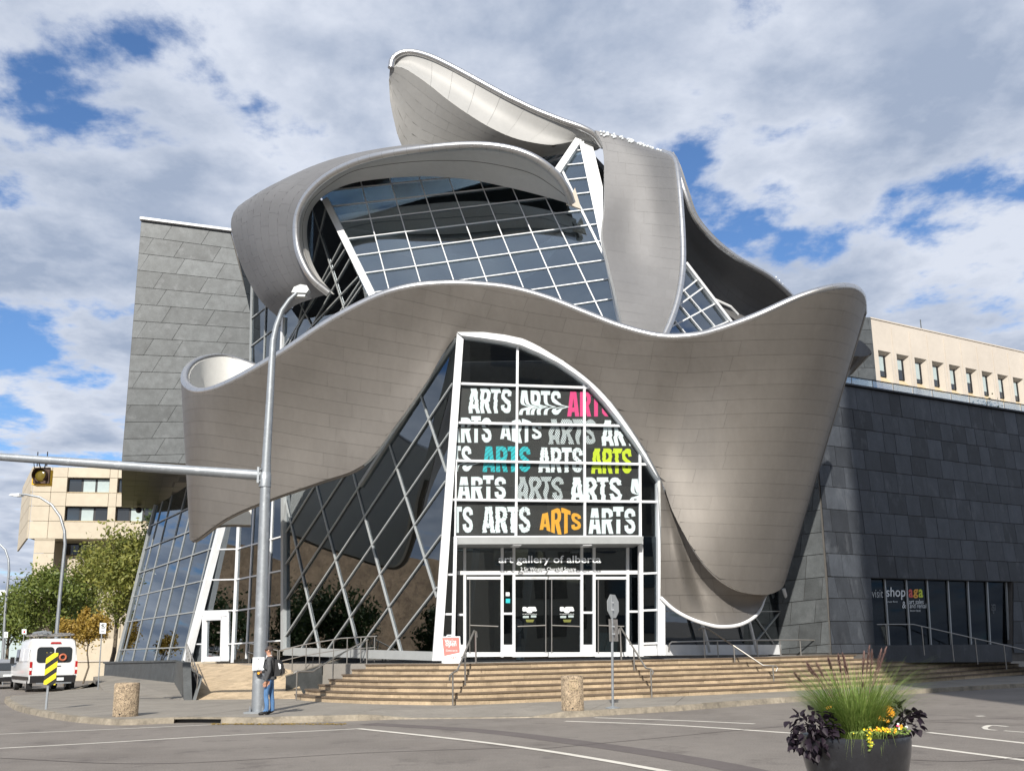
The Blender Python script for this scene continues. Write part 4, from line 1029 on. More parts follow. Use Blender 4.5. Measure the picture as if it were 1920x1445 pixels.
words = [
 (878, 959, 727, 774, 'white_print', 'jag'), (973, 1052, 731, 777, 'white_print', 'wave'), (1064, 1149, 733, 780, 'pink', None, RIGHT),
 (842, 922, 782, 829, 'white_print', 'split', LC), (938, 1016, 784, 830, 'white_print', 'fan'), (1028, 1117, 785, 832, 'white_print', 'stripes'), (1128, 1214, 787, 835, 'white_print', 'jag', RIGHT),
 (806, 884, 835, 883, 'white_print', 'wave', LC), (905, 995, 836, 884, 'teal', 'scratch'), (1010, 1093, 838, 885, 'white_print', 'rough'), (1109, 1185, 840, 887, 'lime', 'jag'),
 (858, 949, 893, 935, 'white_print', 'split'), (969, 1056, 893, 937, 'white_print', 'stripes'), (1070, 1166, 894, 940, 'white_print', 'jag'), (1180, 1262, 897, 943, 'white_print', 'wave', RIGHT2),
 (805, 887, 949, 998, 'white_print', None, LC), (904, 995, 949, 998, 'white_print', 'rough'), (1012, 1090, 951, 1001, 'orange', 'fan'), (1104, 1192, 952, 1000, 'white_print', 'split')]
for k, wd_ in enumerate(words):
    text_on(PE, 'ARTS', wd_[0], wd_[1], wd_[2], wd_[3], wd_[4], film, hF, BW, wd_[5], wd_[6] if len(wd_) > 6 else None, seed=k)
# canopy band over the doors
def slab(px4, h0, h1, name, m, parent=None):
    q = [PE.w(*p) for p in px4]; return build(name, MB().prism([p + PE.n * h1 for p in q], PE.n * (h0 - h1)), m, parent or ent)
slab([(854, 1005), (1200, 1004), (1200, 1009), (854, 1010)], -.2, .10, 'transom', 'white_frame')
slab([(856, 1010), (1199, 1009), (1197, 1022), (857, 1023)], -1.1, .55, 'canopy_box', 'grey_frame')
for x in (966, 1096): slab([(x - 8, 1022), (x + 8, 1022), (x + 8, 1025), (x - 8, 1025)], -.1, .50, 'canopy_light', 'white_frame')
# side lights left and right of the portal
PSl = [(838, 1006), (854, 1006), (850, 1150), (848, 1236), (826, 1236), (832, 1090)]
glazing(PE, [(841, 1006), (854, 1006), (850, 1150), (848, 1236), (828, 1236)], [((835, 1077), (853, 1077)), ((829, 1151), (851, 1151)), ((828, 1222), (850, 1222))], ent, 'glass', 'white_frame', .07, .12, frame=[((853.5, 1006), (848.5, 1236), .12, .22, 'white_frame')])
glazing(PE, [(1203, 1006), (1230, 1006), (1231, 1228), (1204, 1228)], [((1203, 1075), (1231, 1074)), ((1203, 1144), (1231, 1143)), ((1203, 1206), (1231, 1205))], ent, 'glass', 'white_frame', .07, .12, frame=[((1200, 1006), (1201, 1230), .14, .22, 'white_frame')])
slab([(1204, 1207), (1230, 1206), (1231, 1228), (1204, 1229)], -.06, .02, 'kick_panel', 'white_frame')
# portal: recessed by 0.9 m
PP = Plane(E0 - PE.n * .75, E0 - PE.n * .75 + ed, E0 - PE.n * .75 + Vector((0, 0, 1)))
por = [(857, 1023), (1197, 1022), (1197, 1229), (857, 1232)]
Lp = [((871, 1022), (871, 1232), .10), ((941, 1022), (941, 1232), .10), ((963, 1022), (963, 1232), .10), ((1090, 1022), (1090, 1232), .10), ((1113, 1022), (1113, 1232), .10), ((1176, 1022), (1176, 1232), .10), ((857, 1074), (1197, 1073), .14)]
glazing(PP, por, Lp, ent, 'glass', 'white_frame', .08, .14)
def on(pl, pts, h0, h1, name, m, parent): 
    q = [pl.w(*p) for p in pts]; return build(name, MB().prism([p + pl.n * h1 for p in q], pl.n * (h0 - h1)), m, parent)
for (x0, x1, ym) in ((943, 961, 1150), (1092, 1111, 1148), (858, 870, 1152), (1178, 1196, 1146)):
    on(PP, [(x0, ym - 2), (x1, ym - 2), (x1, ym + 2), (x0, ym + 2)], -.04, .09, 'panel_rail', 'white_frame', ent)
    on(PP, [(x0, 1208), (x1, 1208), (x1, 1230), (x0, 1230)], -.04, .06, 'kick_panel', 'white_frame', ent)
def door(x0, x1, hx, dx, parent):
    d = sub('door'); 
    on(PP, [(x0, 1081), (x1, 1081), (x1, 1086), (x0, 1086)], .0, .10, 'header', 'white_frame', d)
    on(PP, [(x0, 1222), (x1, 1222), (x1, 1230), (x0, 1231)], .0, .10, 'bottom_rail', 'white_frame', d)
    a, b = PP.w(hx, 1086) + PP.n * .16, PP.w(hx, 1222) + PP.n * .16
    build('pull_bar', MB().tube([a, b], .022, 6), 'rail', d)
    a, b = PP.w(hx, 1172) + PP.n * .18, PP.w(hx + dx, 1174) + PP.n * .18
    build('push_bar', MB().tube([a, b], .022, 6), 'rail', d)
    return d
door(875, 939, 880, 53, ent); d1 = door(965, 1026, 1022, -53, ent); d2 = door(1028, 1089, 1033, 53, ent); door(1115, 1175, 1120, 48, ent)
# door prints
for x0, x1, d in ((979, 1006, d1), (1049, 1076, d2)):
    text_on(PP, 'aga', x0, x1, 1137, 1149, 'white_print', d, .06, .05)
    text_on(PP, 'art gallery of alberta', x0, x1, 1149.5, 1152, 'white_print', d, .06, .0)
    on(PP, [(x0 + 1, 1154), (x0 + 12, 1154), (x0 + 12, 1158), (x0 + 1, 1158)], .05, .06, 'notice', 'blind', d)
    on(PP, [(x0 + 16, 1153), (x0 + 26, 1153), (x0 + 26, 1157), (x0 + 16, 1157)], .05, .06, 'notice', 'blind', d)
    on(PP, [(x0 + 6, 1161), (x0 + 22, 1161), (x0 + 20, 1166), (x0 + 8, 1166)], .05, .06, 'notice', 'leaf_autumn', d)
on(PP, [(948, 1110), (955, 1110), (955, 1117), (948, 1117)], .05, .06, 'notice', 'white_print', ent)
on(PP, [(948, 1122), (956, 1122), (956, 1130), (948, 1130)], .05, .06, 'notice', 'teal', ent)
on(PP, [(1127, 1185), (1165, 1185), (1163, 1222), (1128, 1222)], -.5, -.49, 'poster', 'blind', ent)
# sign letters standing proud on thin bars
sg = sub('entrance_sign')
PSg = Plane(E0 - PE.n * .2, E0 - PE.n * .2 + ed, E0 - PE.n * .2 + Vector((0, 0, 1)))
text_on(PSg, 'art gallery of alberta', 935, 1127, 1041, 1059, 'white_print', sg, 0.0, .012)
text_on(PSg, '2 Sir Winston Churchill Square', 976, 1080, 1063, 1071.5, 'white_print', sg, 0.0, .0)
build('sign_bar', MB().bar(PSg.w(936, 1052) - PE.n * .06, PSg.w(1126, 1052) - PE.n * .06, .03, .03, PE.n), 'grey_frame', sg)
# camera on the right frame
cc = sub('security_camera'); p = PE.w(1235, 945) + PE.n * .35
build('bracket', MB().tube([PE.w(1233, 938) + PE.n * .2, p + Vector((0, 0, .06))], .03, 6), 'white_frame', cc)
build('housing', MB().lathe(p + Vector((0, 0, -.1)), [(.02, -.07), (.09, -.04), (.11, .02), (.10, .12), (.04, .15)], 12), 'white_frame', cc, 'auto')
# ---------- diagonal-lattice glass left of the entrance
dg_ = sub('lattice_glass_wall')
PD = Plane(PE.w(816, 1236) + PE.n * .05, PE.w(858, 640) + PE.n * .05, WY(535, 1216, 39.5))
Ld = [((790, 742), (830.5, 863)), ((731.5, 834), (815, 1104)), ((662, 883.5), (756, 1234.5)), ((594, 908), (673, 1216)), ((536, 933), (603, 1234)),
      ((536, 1000.5), (592, 910)), ((533.5, 1063.5), (648, 890)), ((536, 1126.5), (680, 905)), ((536, 1194), (846, 726)), ((565, 1216.5), (837, 820.5)), ((619, 1212), (830.5, 910.5)), ((693, 1189.5), (824, 1009.5)), ((745, 1198.5), (815, 1108.5))]
glazing(PD, [(857, 632), (812, 1222), (535, 1213), (535, 915), (600, 885), (680, 850), (740, 780), (800, 695)], Ld, dg_, 'glass_lattice', 'grey_frame', .055, .06, frame=[((857, 634), (677, 911), .14, .16), ((535, 925), (535, 1220), .2, .25)])
on(PD, [(535, 1213), (812, 1221), (811, 1238), (535, 1228)], -.2, .12, 'plinth', 'grey_frame', dg_)
# ---------- left glass walls
lg = sub('leaning_glass_wall')
dl = Vector((-.59, .81, 0)); L0 = WY(347, 1239, 47.0); 
LGl = L0 + dl * 14.7
Ltop = WY(417, 984, 47.0 - 1.0)
PLG = Plane(L0, LGl, WY(416, 984, 46.4))
Lg = [((222, 1241), (292, 952)), ((229, 1241), (304, 945)), ((248, 1241), (318, 950)), ((270, 1240), (340, 960)), ((290.6, 1240), (352, 985)), ((314.6, 1239.5), (376, 980)), ((342.7, 1239), (404, 985)),
      ((291.7, 982), (354, 953)), ((273, 1029), (356, 996.7)), ((262.5, 1073.7), (397, 1029)), ((251, 1118.5), (383, 1088)), ((241.7, 1165), (366.7, 1146.7)), ((225, 1218), (352, 1212.7))]
Lg = Lg[1:]
glazing(PLG, [(220, 1242), (347, 1239), (417, 984), (420, 900), (360, 905), (292.7, 947.7)], Lg, lg, 'glass_mirror', 'grey_frame', .06, .05, frame=[((352, 1239), (424, 960), .42, .3, 'white_frame'), ((220, 1242), (292.7, 946), .14, .16)])
on(PLG, [(207, 1243), (342, 1240), (338, 1300), (204, 1290)], -.4, .35, 'plinth', 'zinc', lg)
on(PLG, [(206, 1241.5), (343, 1238.5), (342.5, 1242), (206, 1245)], -.4, .42, 'plinth_cap', 'zinc', lg)
dw = sub('side_door_wall')
PDW = Plane(WY(350, 1240, 47.2), WY(535, 1230, 40.5), WY(420, 984, 46.3))
Lw = [((449, 970), (437, 1240), .08), ((477, 955), (462, 1240)), ((512, 940), (500, 1240)), ((449, 1028), (536, 1004)), ((408, 1030), (449, 1029)), ((446, 1086), (536, 1068)), ((392, 1087), (446, 1086)), ((440, 1145), (536, 1132)), ((378, 1146), (440, 1144)), ((365, 1207), (384, 1207)), ((430, 1207), (536, 1200)), ((384, 1145), (384, 1240)), ((429, 1145), (428, 1240))]
glazing(PDW, [(350, 1241), (420, 950), (450, 930), (535, 905), (535, 1230)], Lw, dw, 'glass', 'white_frame', .06, .06, extend=False, frame=[((449, 968), (437, 1242), .10, .10)])
sdr = sub('side_door')
on(PDW, [(384, 1146), (429, 1145), (428, 1155), (384, 1157)], 0, .10, 'header', 'white_frame', sdr)
for a in ([(383, 1157), (389, 1157), (387, 1240), (381, 1241)], [(418, 1156), (424, 1156), (422, 1239), (416, 1239)], [(386, 1231), (418, 1230), (417, 1239.5), (386, 1240)], [(387, 1157), (420, 1156), (420, 1162), (387, 1163)]):
    on(PDW, a, .0, .11, 'stile', 'white_frame', sdr)
on(PDW, [(424, 1156), (429, 1156), (429, 1239), (422, 1239)], 0, .08, 'stile', 'white_frame', sdr)
on(PDW, [(411, 1184), (416, 1184), (416, 1187), (411, 1187)], .1, .13, 'door_handle', 'rail', sdr)
hb = WY(477, 1107, 42)   # striped object hanging behind the glass
# ---------- zinc box on the left
zb = sub('left_zinc_box')
PZ = Plane(WY(229, 863, 48), WY(229, 863, 48) + Vector((1, .26, 0)), WY(265, 412, 48))
zpoly_px = [(265, 414), (229, 864), (362, 870), (420, 790), (470, 700), (474, 600), (432, 436)]
def zinc_wall(pl, poly_px, row_px, col_w, lean, parent, m, seed=1, holes=None, ref=None, h=.03):
    """row_px: list of (left pt, right pt) joint lines; panels clipped to the polygon"""
    rnd = random.Random(seed); poly = [pl.p2(*p) for p in poly_px]
    if area2(poly) < 0: poly.reverse()
    strips = []; rest = poly
    cells = [poly]
    for a, b in row_px:
        nc = []
        for c in cells:
            l, r = split_poly(c, pl.p2(*a), pl.p2(*b))
            nc += [x for x in (l, r) if len(x) > 2 and abs(area2(x)) > .01]
        cells = nc
    n = 0
    for c in cells:
        xs = [p[0] for p in c]; ys = [p[1] for p in c]; x = min(xs) - rnd.uniform(0, col_w) - 6 * abs(lean); parts = [c]
        while x < max(xs) + 6:
            nc = []
            for q in parts:
                l, r = split_poly(q, (x, min(ys)), (x + lean * (max(ys) - min(ys)) / .8 + 1e-4, max(ys)))
                nc += [z for z in (l, r) if len(z) > 2 and abs(area2(z)) > .01]
            parts = nc; x += col_w * rnd.uniform(.75, 1.25)
        for q in parts:
            cx = sum(p[0] for p in q) / len(q); cy = sum(p[1] for p in q) / len(q)
            if holes and any(hx0 < cx < hx1 and hy0 < cy < hy1 for hx0, hx1, hy0, hy1 in holes): continue
            s = lambda p: (cx + (p[0] - cx) * (1 - .010 / max(abs(p[0] - cx), .1)), cy + (p[1] - cy) * (1 - .013 / max(abs(p[1] - cy), .1)))
            hh = h + rnd.uniform(-.006, .006)
            build('zinc_panel', MB().prism([pl.p3(s(p), hh) for p in q], -pl.n * .03), m, parent); n += 1
    return n
rows_z = []
yl = [412 + k * 31.6 for k in range(1, 15)]
yr = [437 + k * 29.2 for k in range(1, 15)]
for a, b in zip(yl, yr): rows_z.append(((265 - (a - 412) * .08, a), (455, b + 3)))
zc = [PZ.w(*p) for p in [(265, 412), (228, 866), (366, 872), (480, 700), (480, 600), (433, 434)]]
back = Vector((-6.4, 15, 0))
build('core', MB().prism([p - PZ.n * .03 for p in zc], back), 'joint', zb)
zinc_wall(PZ, zpoly_px, rows_z, 2.0, .38, zb, 'zinc', 3)
build('parapet_cap', MB().bar(PZ.w(263, 411) + PZ.n * .05, PZ.w(436, 433.5) + PZ.n * .05, .14, .3, PZ.n), 'white_frame', zb)
# soffit strips
f0, f1 = PZ.w(229, 866), PZ.w(366, 871); f0.z = f1.z = min(f0.z, f1.z) - .02
NSF = 9
for k in range(NSF):
    for m in range(5):
        a = f0.lerp(f1, m / 5 + .002); b = f0.lerp(f1, (m + 1) / 5 - .002); s0, s1 = back * (k / NSF + .0015), back * ((k + 1) / NSF - .0015)
        z = Vector((0, 0, random.uniform(-.012, .0)))
        build('soffit_panel', MB().prism([a + s0 + z, b + s0 + z, b + s1 + z, a + s1 + z], (0, 0, .05)), 'soffit_brown', zb)
for f in (.3, .62):
    p = f0 + (f1 - f0) * f + back * .96; build('soffit_lamp', MB().ball(p + Vector((0, 0, -.25)), .22, 10, 6), 'black', zb, True)
# ---------- zinc wall on the right, its shade put into the panel colour
rz = sub('right_zinc_wall')
Cn = WY(1557, 1219, 39.0); dr_ = Vector((.88, .47, 0)); Ctop = WY(1521, 722, 39.8)
PR = Plane(Cn, Cn + dr_, Ctop)
rows_r = []
for yl_, yr_ in ((760, 818), (796, 848), (835, 882), (872, 915), (912, 948), (954, 983), (996, 1019), (1037, 1054), (1080, 1091), (1121, 1127), (1164, 1164), (1207, 1205)):
    rows_r.append(((1550, yl_), (1920, yr_)))
rp = [(1521, 712), (1557, 1222), (2050, 1222), (2050, 796)]
w0 = PR.p2(1632, 1082); w1 = PR.p2(1897, 1090); w2 = PR.p2(1640, 1212)
rpoly = [PR.w(1521, 712) - PR.n * .02, PR.w(1557, 1240) - PR.n * .02, PR.w(1640, 1238) - PR.n * .02, PR.w(1632, 1083) - PR.n * .02, PR.w(1898, 1090) - PR.n * .02, PR.w(1898, 1238) - PR.n * .02, PR.w(2050, 1240) - PR.n * .02, PR.w(2050, 797) - PR.n * .02]
build('core', MB().prism(rpoly, -PR.n * .25), 'joint', rz)
# cut the window out of the cladding
zinc_wall(PR, [(1522, 714), (1551, 1081), (2050, 1094), (2050, 797)], rows_r, 0.98, .0, rz, 'zinc_shaded', 5)
zinc_wall(PR, [(1551, 1081), (1559, 1225), (1640, 1224), (1632, 1083)], rows_r, 0.98, -.12, rz, 'zinc_shaded', 6)
zinc_wall(PR, [(1899, 1091), (1899, 1224), (2050, 1224), (2050, 1095)], rows_r, 0.98, 0, rz, 'zinc_shaded', 7)
PRl = Plane(Cn, Cn + Vector((-.8, .59, 0)), Ctop)
rows_l = [((1470, yl_ + 9), (1555, yl_)) for yl_ in (760, 796, 835, 872, 912, 954, 996, 1037, 1080, 1121, 1164, 1207)]
zinc_wall(PRl, [(1521, 712), (1558, 1224), (1440, 1226), (1440, 730)], rows_l, 0.95, .1, rz, 'zinc', 8)
build('core', MB().prism([PRl.w(*p) - PRl.n * .02 for p in [(1521, 712), (1557, 1240), (1440, 1240), (1440, 730)]], -PRl.n * .25), 'joint', rz)
build('parapet_cap', MB().bar(PR.w(1540, 714) - PR.n * .1, PR.w(2050, 795) - PR.n * .1, .08, .5, PR.n), 'zinc_shaded', rz)
roofq = [PR.w(1521, 716) - PR.n * .1, PR.w(2050, 800) - PR.n * .1]
rz_ = min(q.z for q in roofq) - .35
for q in roofq: q.z = rz_
build('roof_terrace', MB().prism([roofq[0], roofq[1], roofq[1] + Vector((-8, 16, 0)), roofq[0] + Vector((-8, 16, 0))], (0, 0, -.3)), 'concrete', rz)
# glass guard on the terrace
gg = sub('terrace_guard'); ga, gb = PR.w(1530, 711) - PR.n * .5, PR.w(2050, 792) - PR.n * .5
ng = 15
for k in range(ng):
    a, b = ga.lerp(gb, k / ng + .001), ga.lerp(gb, (k + 1) / ng - .001)
    build('glass_panel', MB().prism([a, b, b + Vector((0, 0, .62)), a + Vector((0, 0, .62))], -PR.n * .015), 'glass_clear', gg)
    build('post', MB().tube([a, a + Vector((0, 0, .62))], .010, 5), 'zinc', gg)
build('top_rail', MB().tube([ga + Vector((0, 0, .63)), gb + Vector((0, 0, .63))], .025, 6), 'zinc', gg)
# shop window
sw = sub('shop_window')
PS = Plane(Cn - PR.n * .25, Cn - PR.n * .25 + dr_, Ctop - PR.n * .25)
Ls = [((x, 1083), (x + 9 - (x - 1656) * .011, 1212), .07) for x in (1657, 1697, 1736, 1775, 1812, 1848, 1884)]
glazing(PS, [(1630, 1080), (1640, 1214), (1900, 1212), (1900, 1087)], Ls, sw, 'glass_dark', 'grey_frame', .05, .08, frame=[((1630, 1083), (1900, 1090), .1, .2, 'zinc_shaded')])
text_on(PS, 'visit', 1634, 1655, 1105, 1120, 'grey_frame', sw, .02, .0, clip=[((1632, 1100), (1634, 1130))])
text_on(PS, 'shop', 1661, 1697, 1100, 1124, 'white_print', sw, .02, .01)
text_on(PS, 'main floor', 1663, 1683, 1125.5, 1129, 'white_print', sw, .02)
text_on(PS, '&', 1691, 1698, 1127, 1140, 'white_print', sw, .02)
for ch, x0, x1, mm in (('a', 1703, 1711, 'red'), ('g', 1711.5, 1721, 'orange'), ('a', 1721.5, 1730, 'lime')):
    text_on(PS, ch, x0, x1, 1104, 1120 if ch == 'a' else 1121, mm, sw, .02, .03)
text_on(PS, 'art sales', 1704, 1731, 1123, 1132, 'white_print', sw, .02)
text_on(PS, 'and rental', 1705, 1736, 1131, 1139.5, 'white_print', sw, .02)
text_on(PS, 'lower level', 1706, 1725, 1142, 1146, 'white_print', sw, .02)
text_on(PS, 'aga', 1858, 1866, 1132, 1150, 'zinc', sw, .02)
on(PR, [(1640, 1209), (1899, 1207), (1899, 1240), (1640, 1242)], -.3, -.02, 'plinth', 'zinc_shaded', sw)
si = [PS.w(1625, 1215), PS.w(1960, 1212)]
for q in si: q.z = ZT
bk = Vector((3.2, 6, 0)); hgt = Vector((0, 0, 3.5))
build('shop_floor', MB().prism([si[0] + Vector((0, 0, .05)), si[1] + Vector((0, 0, .05)), si[1] + bk, si[0] + bk], (0, 0, -.2)), 'int_floor', sw)
build('shop_back_wall', MB().prism([si[0] + bk, si[1] + bk, si[1] + bk + hgt, si[0] + bk + hgt], (0, .2, 0)), 'dark_int', sw)
build('shop_ceiling', MB().prism([si[0] + hgt + bk * .05, si[1] + hgt + bk * .05, si[1] + bk + hgt, si[0] + bk + hgt], (0, 0, .2)), 'dark_int', sw)
build('shop_side_wall', MB().prism([si[0], si[0] + bk, si[0] + bk + hgt, si[0] + hgt], (-.1, 0, 0)), 'dark_int', sw)
for k in range(5):
    z = .35 + k * .42
    a = si[0].lerp(si[1], .03) + bk * .08; b = si[0].lerp(si[1], .36) + bk * .08
    build('shelf', MB().prism([a + Vector((0, 0, z)), b + Vector((0, 0, z)), b + bk * .06 + Vector((0, 0, z)), a + bk * .06 + Vector((0, 0, z))], (0, 0, .03)), 'int_floor', sw)
    for j in range(9):
        c = a.lerp(b, (j + .5) / 9) + bk * .03 + Vector((0, 0, z + .16)); build('goods', MB().box(c, (random.uniform(.12, .3), .15, random.uniform(.12, .28)), .49), random.choice(('int_brown', 'int_floor', 'concrete', 'zinc')), sw)
# glass under the funnel with leaning posts
uf = sub('funnel_base_glass')
PU = Plane(PE.w(1242, 1225) - PE.n * 1.2, WY(1500, 1220, 41.4), PE.w(1242, 1100) - PE.n * 1.2)
glazing(PU, [(1238, 1060), (1460, 1060), (1498, 1208), (1238, 1208)], [((1238, 1145), (1272, 1145)), ((1415, 1146), (1478, 1145)), ((1418, 1200), (1480, 1125)), ((1460, 1205), (1500, 1160)), ((1410, 1150), (1450, 1208))], uf, 'glass', 'grey_frame', .04, .06, extend=False)
on(PU, [(1238, 1208), (1498, 1208), (1503, 1226), (1238, 1228)], -.1, .1, 'plinth', 'white_frame', uf)
for a, b, r in (((1302, 1160), (1320, 1222), .07), ((1392, 1158), (1408, 1222), .065), ((1458, 1104), (1497, 1224), .08)):
    build('leaning_post', MB().tube([PU.w(*a) + PU.n * .3, PU.w(*b) + PU.n * .3], r, 8), 'white_frame', uf, 'auto')
# ---------- interior
it = sub('interior')
def hslab(z, pts, m='int_floor', t=.35): build('floor_slab', MB().prism([(x, y, z) for x, y in pts], (0, 0, -t)), m, it)
hslab(ZT + .003, [(-2.5, 33.5), (6.0, 34.6), (13, 40.5), (13, 58), (-12, 58), (-11, 43)], 'int_floor', .1)
hslab(7.0, [(-7, 46), (12, 42), (13, 58), (-12, 58)])
hslab(12.6, [(-9, 47), (10, 41), (12, 58), (-11, 58)])
build('rear_wall', MB().box((0, 58.5, 12), (30, .4, 23)), 'dark_int', it)
build('side_wall', MB().box((-13.2, 53, 11), (.4, 12, 22)), 'dark_int', it)
build('roof_slab', MB().prism([(-9, 43, 23.2), (4, 39.5, 25.0), (5.5, 40, 23.5), (12, 58, 21), (-12, 58, 21)], (0, 0, -.3)), 'dark_int', it)
build('stair_core', MB().box((1.2, 44, 6), (3.5, 3.5, 12), .3), 'int_brown', it)
# inner steel ribbon seen through the glass
IR = Surf([W3([(620, 470, 42), (720, 470, 41.5), (820, 500, 41), (900, 530, 41), (990, 520, 41.5), (1060, 450, 42)]), W3([(620, 428, 41.5), (700, 438, 41), (800, 465, 40.6), (880, 485, 40.5), (960, 487, 40.8), (1050, 440, 41.5)])], 61, 9)
shell('inner_ribbon', IR, ['steel_grey', 'steel_grey'], it, .2, 41, 5)
build('inner_ribbon_edge', MB().tube([Vector(p) + Vector((0, -.1, 0)) for p in IR.edge(1, 0, 60)], .05, 6), 'white_frame', it)
for k, (x, y, z) in enumerate(((-6.4, 39.5, ZT), (-4.6, 38.2, ZT), (-8.2, 41, ZT), (-3.2, 37.4, ZT))):
    t = sub('cafe_table'); build('table_top', MB().lathe((x, y, z + .72), [(.4, 0), (.4, .03)], 14), 'white_frame', t); build('leg', MB().tube([(x, y, z), (x, y, z + .72)], .04, 6), 'rail', t)
    for s in (-1, 1):
        cx_ = x + s * .75
        build('chair_seat', MB().box((cx_, y, z + .45), (.42, .42, .04)), 'white_frame', t); build('chair_back', MB().box((cx_ + s * .2, y, z + .68), (.04, .42, .42)), 'white_frame', t)
        build('chair_legs', MB().tube([(cx_, y, z), (cx_, y, z + .45)], .03, 5), 'rail', t)
for k in range(4):   # leaning interior columns
    build('leaning_column', MB().tube([Vector((-7 + k * 2.4, 41.5 - k * 1.5, ZT)), Vector((-5.6 + k * 2.4, 43 - k * 1.5, 12))], .16, 8), 'grey_frame', it, 'auto')
# ------------------------------------------------------------------ neighbouring buildings
def panel_wall(pl, xs, ys, parent, m, t=.12, holes=(), gap=.03, name='wall_panel'):
    for i in range(len(xs) - 1):
        for j in range(len(ys) - 1):
            cx, cy = (xs[i] + xs[i + 1]) / 2, (ys[j] + ys[j + 1]) / 2
            if any(a < cx < b and c < cy < d for a, b, c, d in holes): continue
            q = [(xs[i] + gap / 2, ys[j] + gap / 2), (xs[i + 1] - gap / 2, ys[j] + gap / 2), (xs[i + 1] - gap / 2, ys[j + 1] - gap / 2), (xs[i] + gap / 2, ys[j + 1] - gap / 2)]
            build(name, MB().prism([pl.p3(p, t) for p in q], -pl.n * t), m, parent)
def bx(pl, x0, x1, y0, y1, h0, h1):
    return MB().prism([pl.p3((x0, y0), h1), pl.p3((x1, y0), h1), pl.p3((x1, y1), h1), pl.p3((x0, y1), h1)], -pl.n * (h1 - h0))
# cream block on the right, deep splayed windows
a = WY(1638, 660, 75); cb = thing('office_block', 'pale cream concrete block with deep splayed windows above the shaded zinc wall', 'building', (a.x + 10, a.y + 6, 0))
PB = Plane(a, a + Vector((.88, .47, 0)), a + Vector((0, 0, 1)))
x_first = PB.p2(1646.5, 660)[0]; x_last = PB.p2(1898.5, 705)[0]; pit = (x_last - x_first) / 8
ot = PB.p2(1646.5, 656)[1]; ob = PB.p2(1646.5, 700)[1]; sb = PB.p2(1648, 716)[1]
ow = PB.p2(1670.5, 661)[0] - x_first; rt_ = PB.p2(1636, 598)[1]; xl = PB.p2(1637, 650)[0]; xr = x_first + pit * 14
base_y = PB.to2((a.x, a.y, 0))[1]
build('wall', bx(PB, xl, xr, ot, rt_, -1.6, 0), 'cream_pale', cb)
build('wall', bx(PB, xl, xr, base_y, sb, -1.6, 0), 'cream_pale', cb)
build('wall', bx(PB, xl, x_first, sb, ot, -1.6, 0), 'cream_pale', cb)
build('wall', bx(PB, xl - .4, xr, base_y, rt_ - .3, -22, -1.6), 'cream_pale', cb)
build('parapet_cap', bx(PB, xl - .05, xr, rt_, rt_ + .12, -1.7, .06), 'cream_pale', cb)
build('roof_plant', bx(PB, x_first + pit * 2.2, x_first + pit * 3.9, rt_, rt_ + .9, -3.6, -1.9), 'cream_pale', cb)
build('roof_mast', MB().tube([PB.p3((x_first + pit * 3.75, rt_ + .9), -2), PB.p3((x_first + pit * 3.75, rt_ + 2.1), -2)], .05, 5), 'zinc', cb)
for k in range(14):
    x = x_first + pit * k
    build('pier', bx(PB, x + ow, x + pit, sb, ot, -1.6, 0), 'cream_pale', cb)
    if k: build('rib', bx(PB, x - (pit - ow) * .5 - .05, x - (pit - ow) * .5 + .05, sb - .3, rt_ - .4, 0, .05), 'cream_pale', cb)
    w = sub2 = bpy.data.objects.new('window', None); COL.objects.link(w); attach(w, cb); w.location = (0, 0, 0)
    wx1 = x + ow * .72
    build('pane', bx(PB, x + .02, wx1, ob, ot - .28, -.50, -.45), 'dark_glass', w)
    build('blind', bx(PB, x + .1, wx1 - .1, ob + (.5, .9, .35, .6)[k % 4], ot - .38, -.445, -.44), 'blind', w)
    build('frame', bx(PB, wx1, wx1 + .12, ob, ot - .28, -.55, -.40), 'black', w)
    # splayed right reveal, sill and head
    p = lambda xx, yy, hh: PB.p3((xx, yy), hh)
    build('reveal', MB().poly([p(x + ow, sb, -.02), p(x + ow, ot, -.02), p(wx1 + .12, ot - .3, -.56), p(wx1 + .12, ob, -.56)]), 'cream_pale', w)
    build('sill', MB().poly([p(x, sb, -.02), p(x + ow, sb, -.02), p(wx1 + .12, ob, -.56), p(x, ob, -.56)]), 'cream_ochre', w)
    build('head', MB().poly([p(x, ot, -.02), p(x, ot - .3, -.56), p(wx1 + .12, ot - .3, -.56), p(x + ow, ot, -.02)]), 'cream_pale', w)
# zinc flank behind the big ribbon
a = WY(1630, 650, 58); zf = thing('zinc_flank', 'narrow slanted zinc wall between steel ribbon and cream block', 'wall', (a.x, a.y, 0))
PF = Plane(WY(1600, 600, 58), WY(1640, 600, 58.5), WY(1600, 720, 58))
build('core', MB().prism([PF.w(*p) - PF.n * .03 for p in [(1560, 590), (1633, 595), (1646, 735), (1560, 735)]], -PF.n * 4), 'joint', zf)
zinc_wall(PF, [(1560, 592), (1632, 595), (1645, 735), (1560, 735)], [((1560, y - 2), (1646, y)) for y in (619, 645, 690, 712)], 1.2, 0, zf, 'zinc', 9)
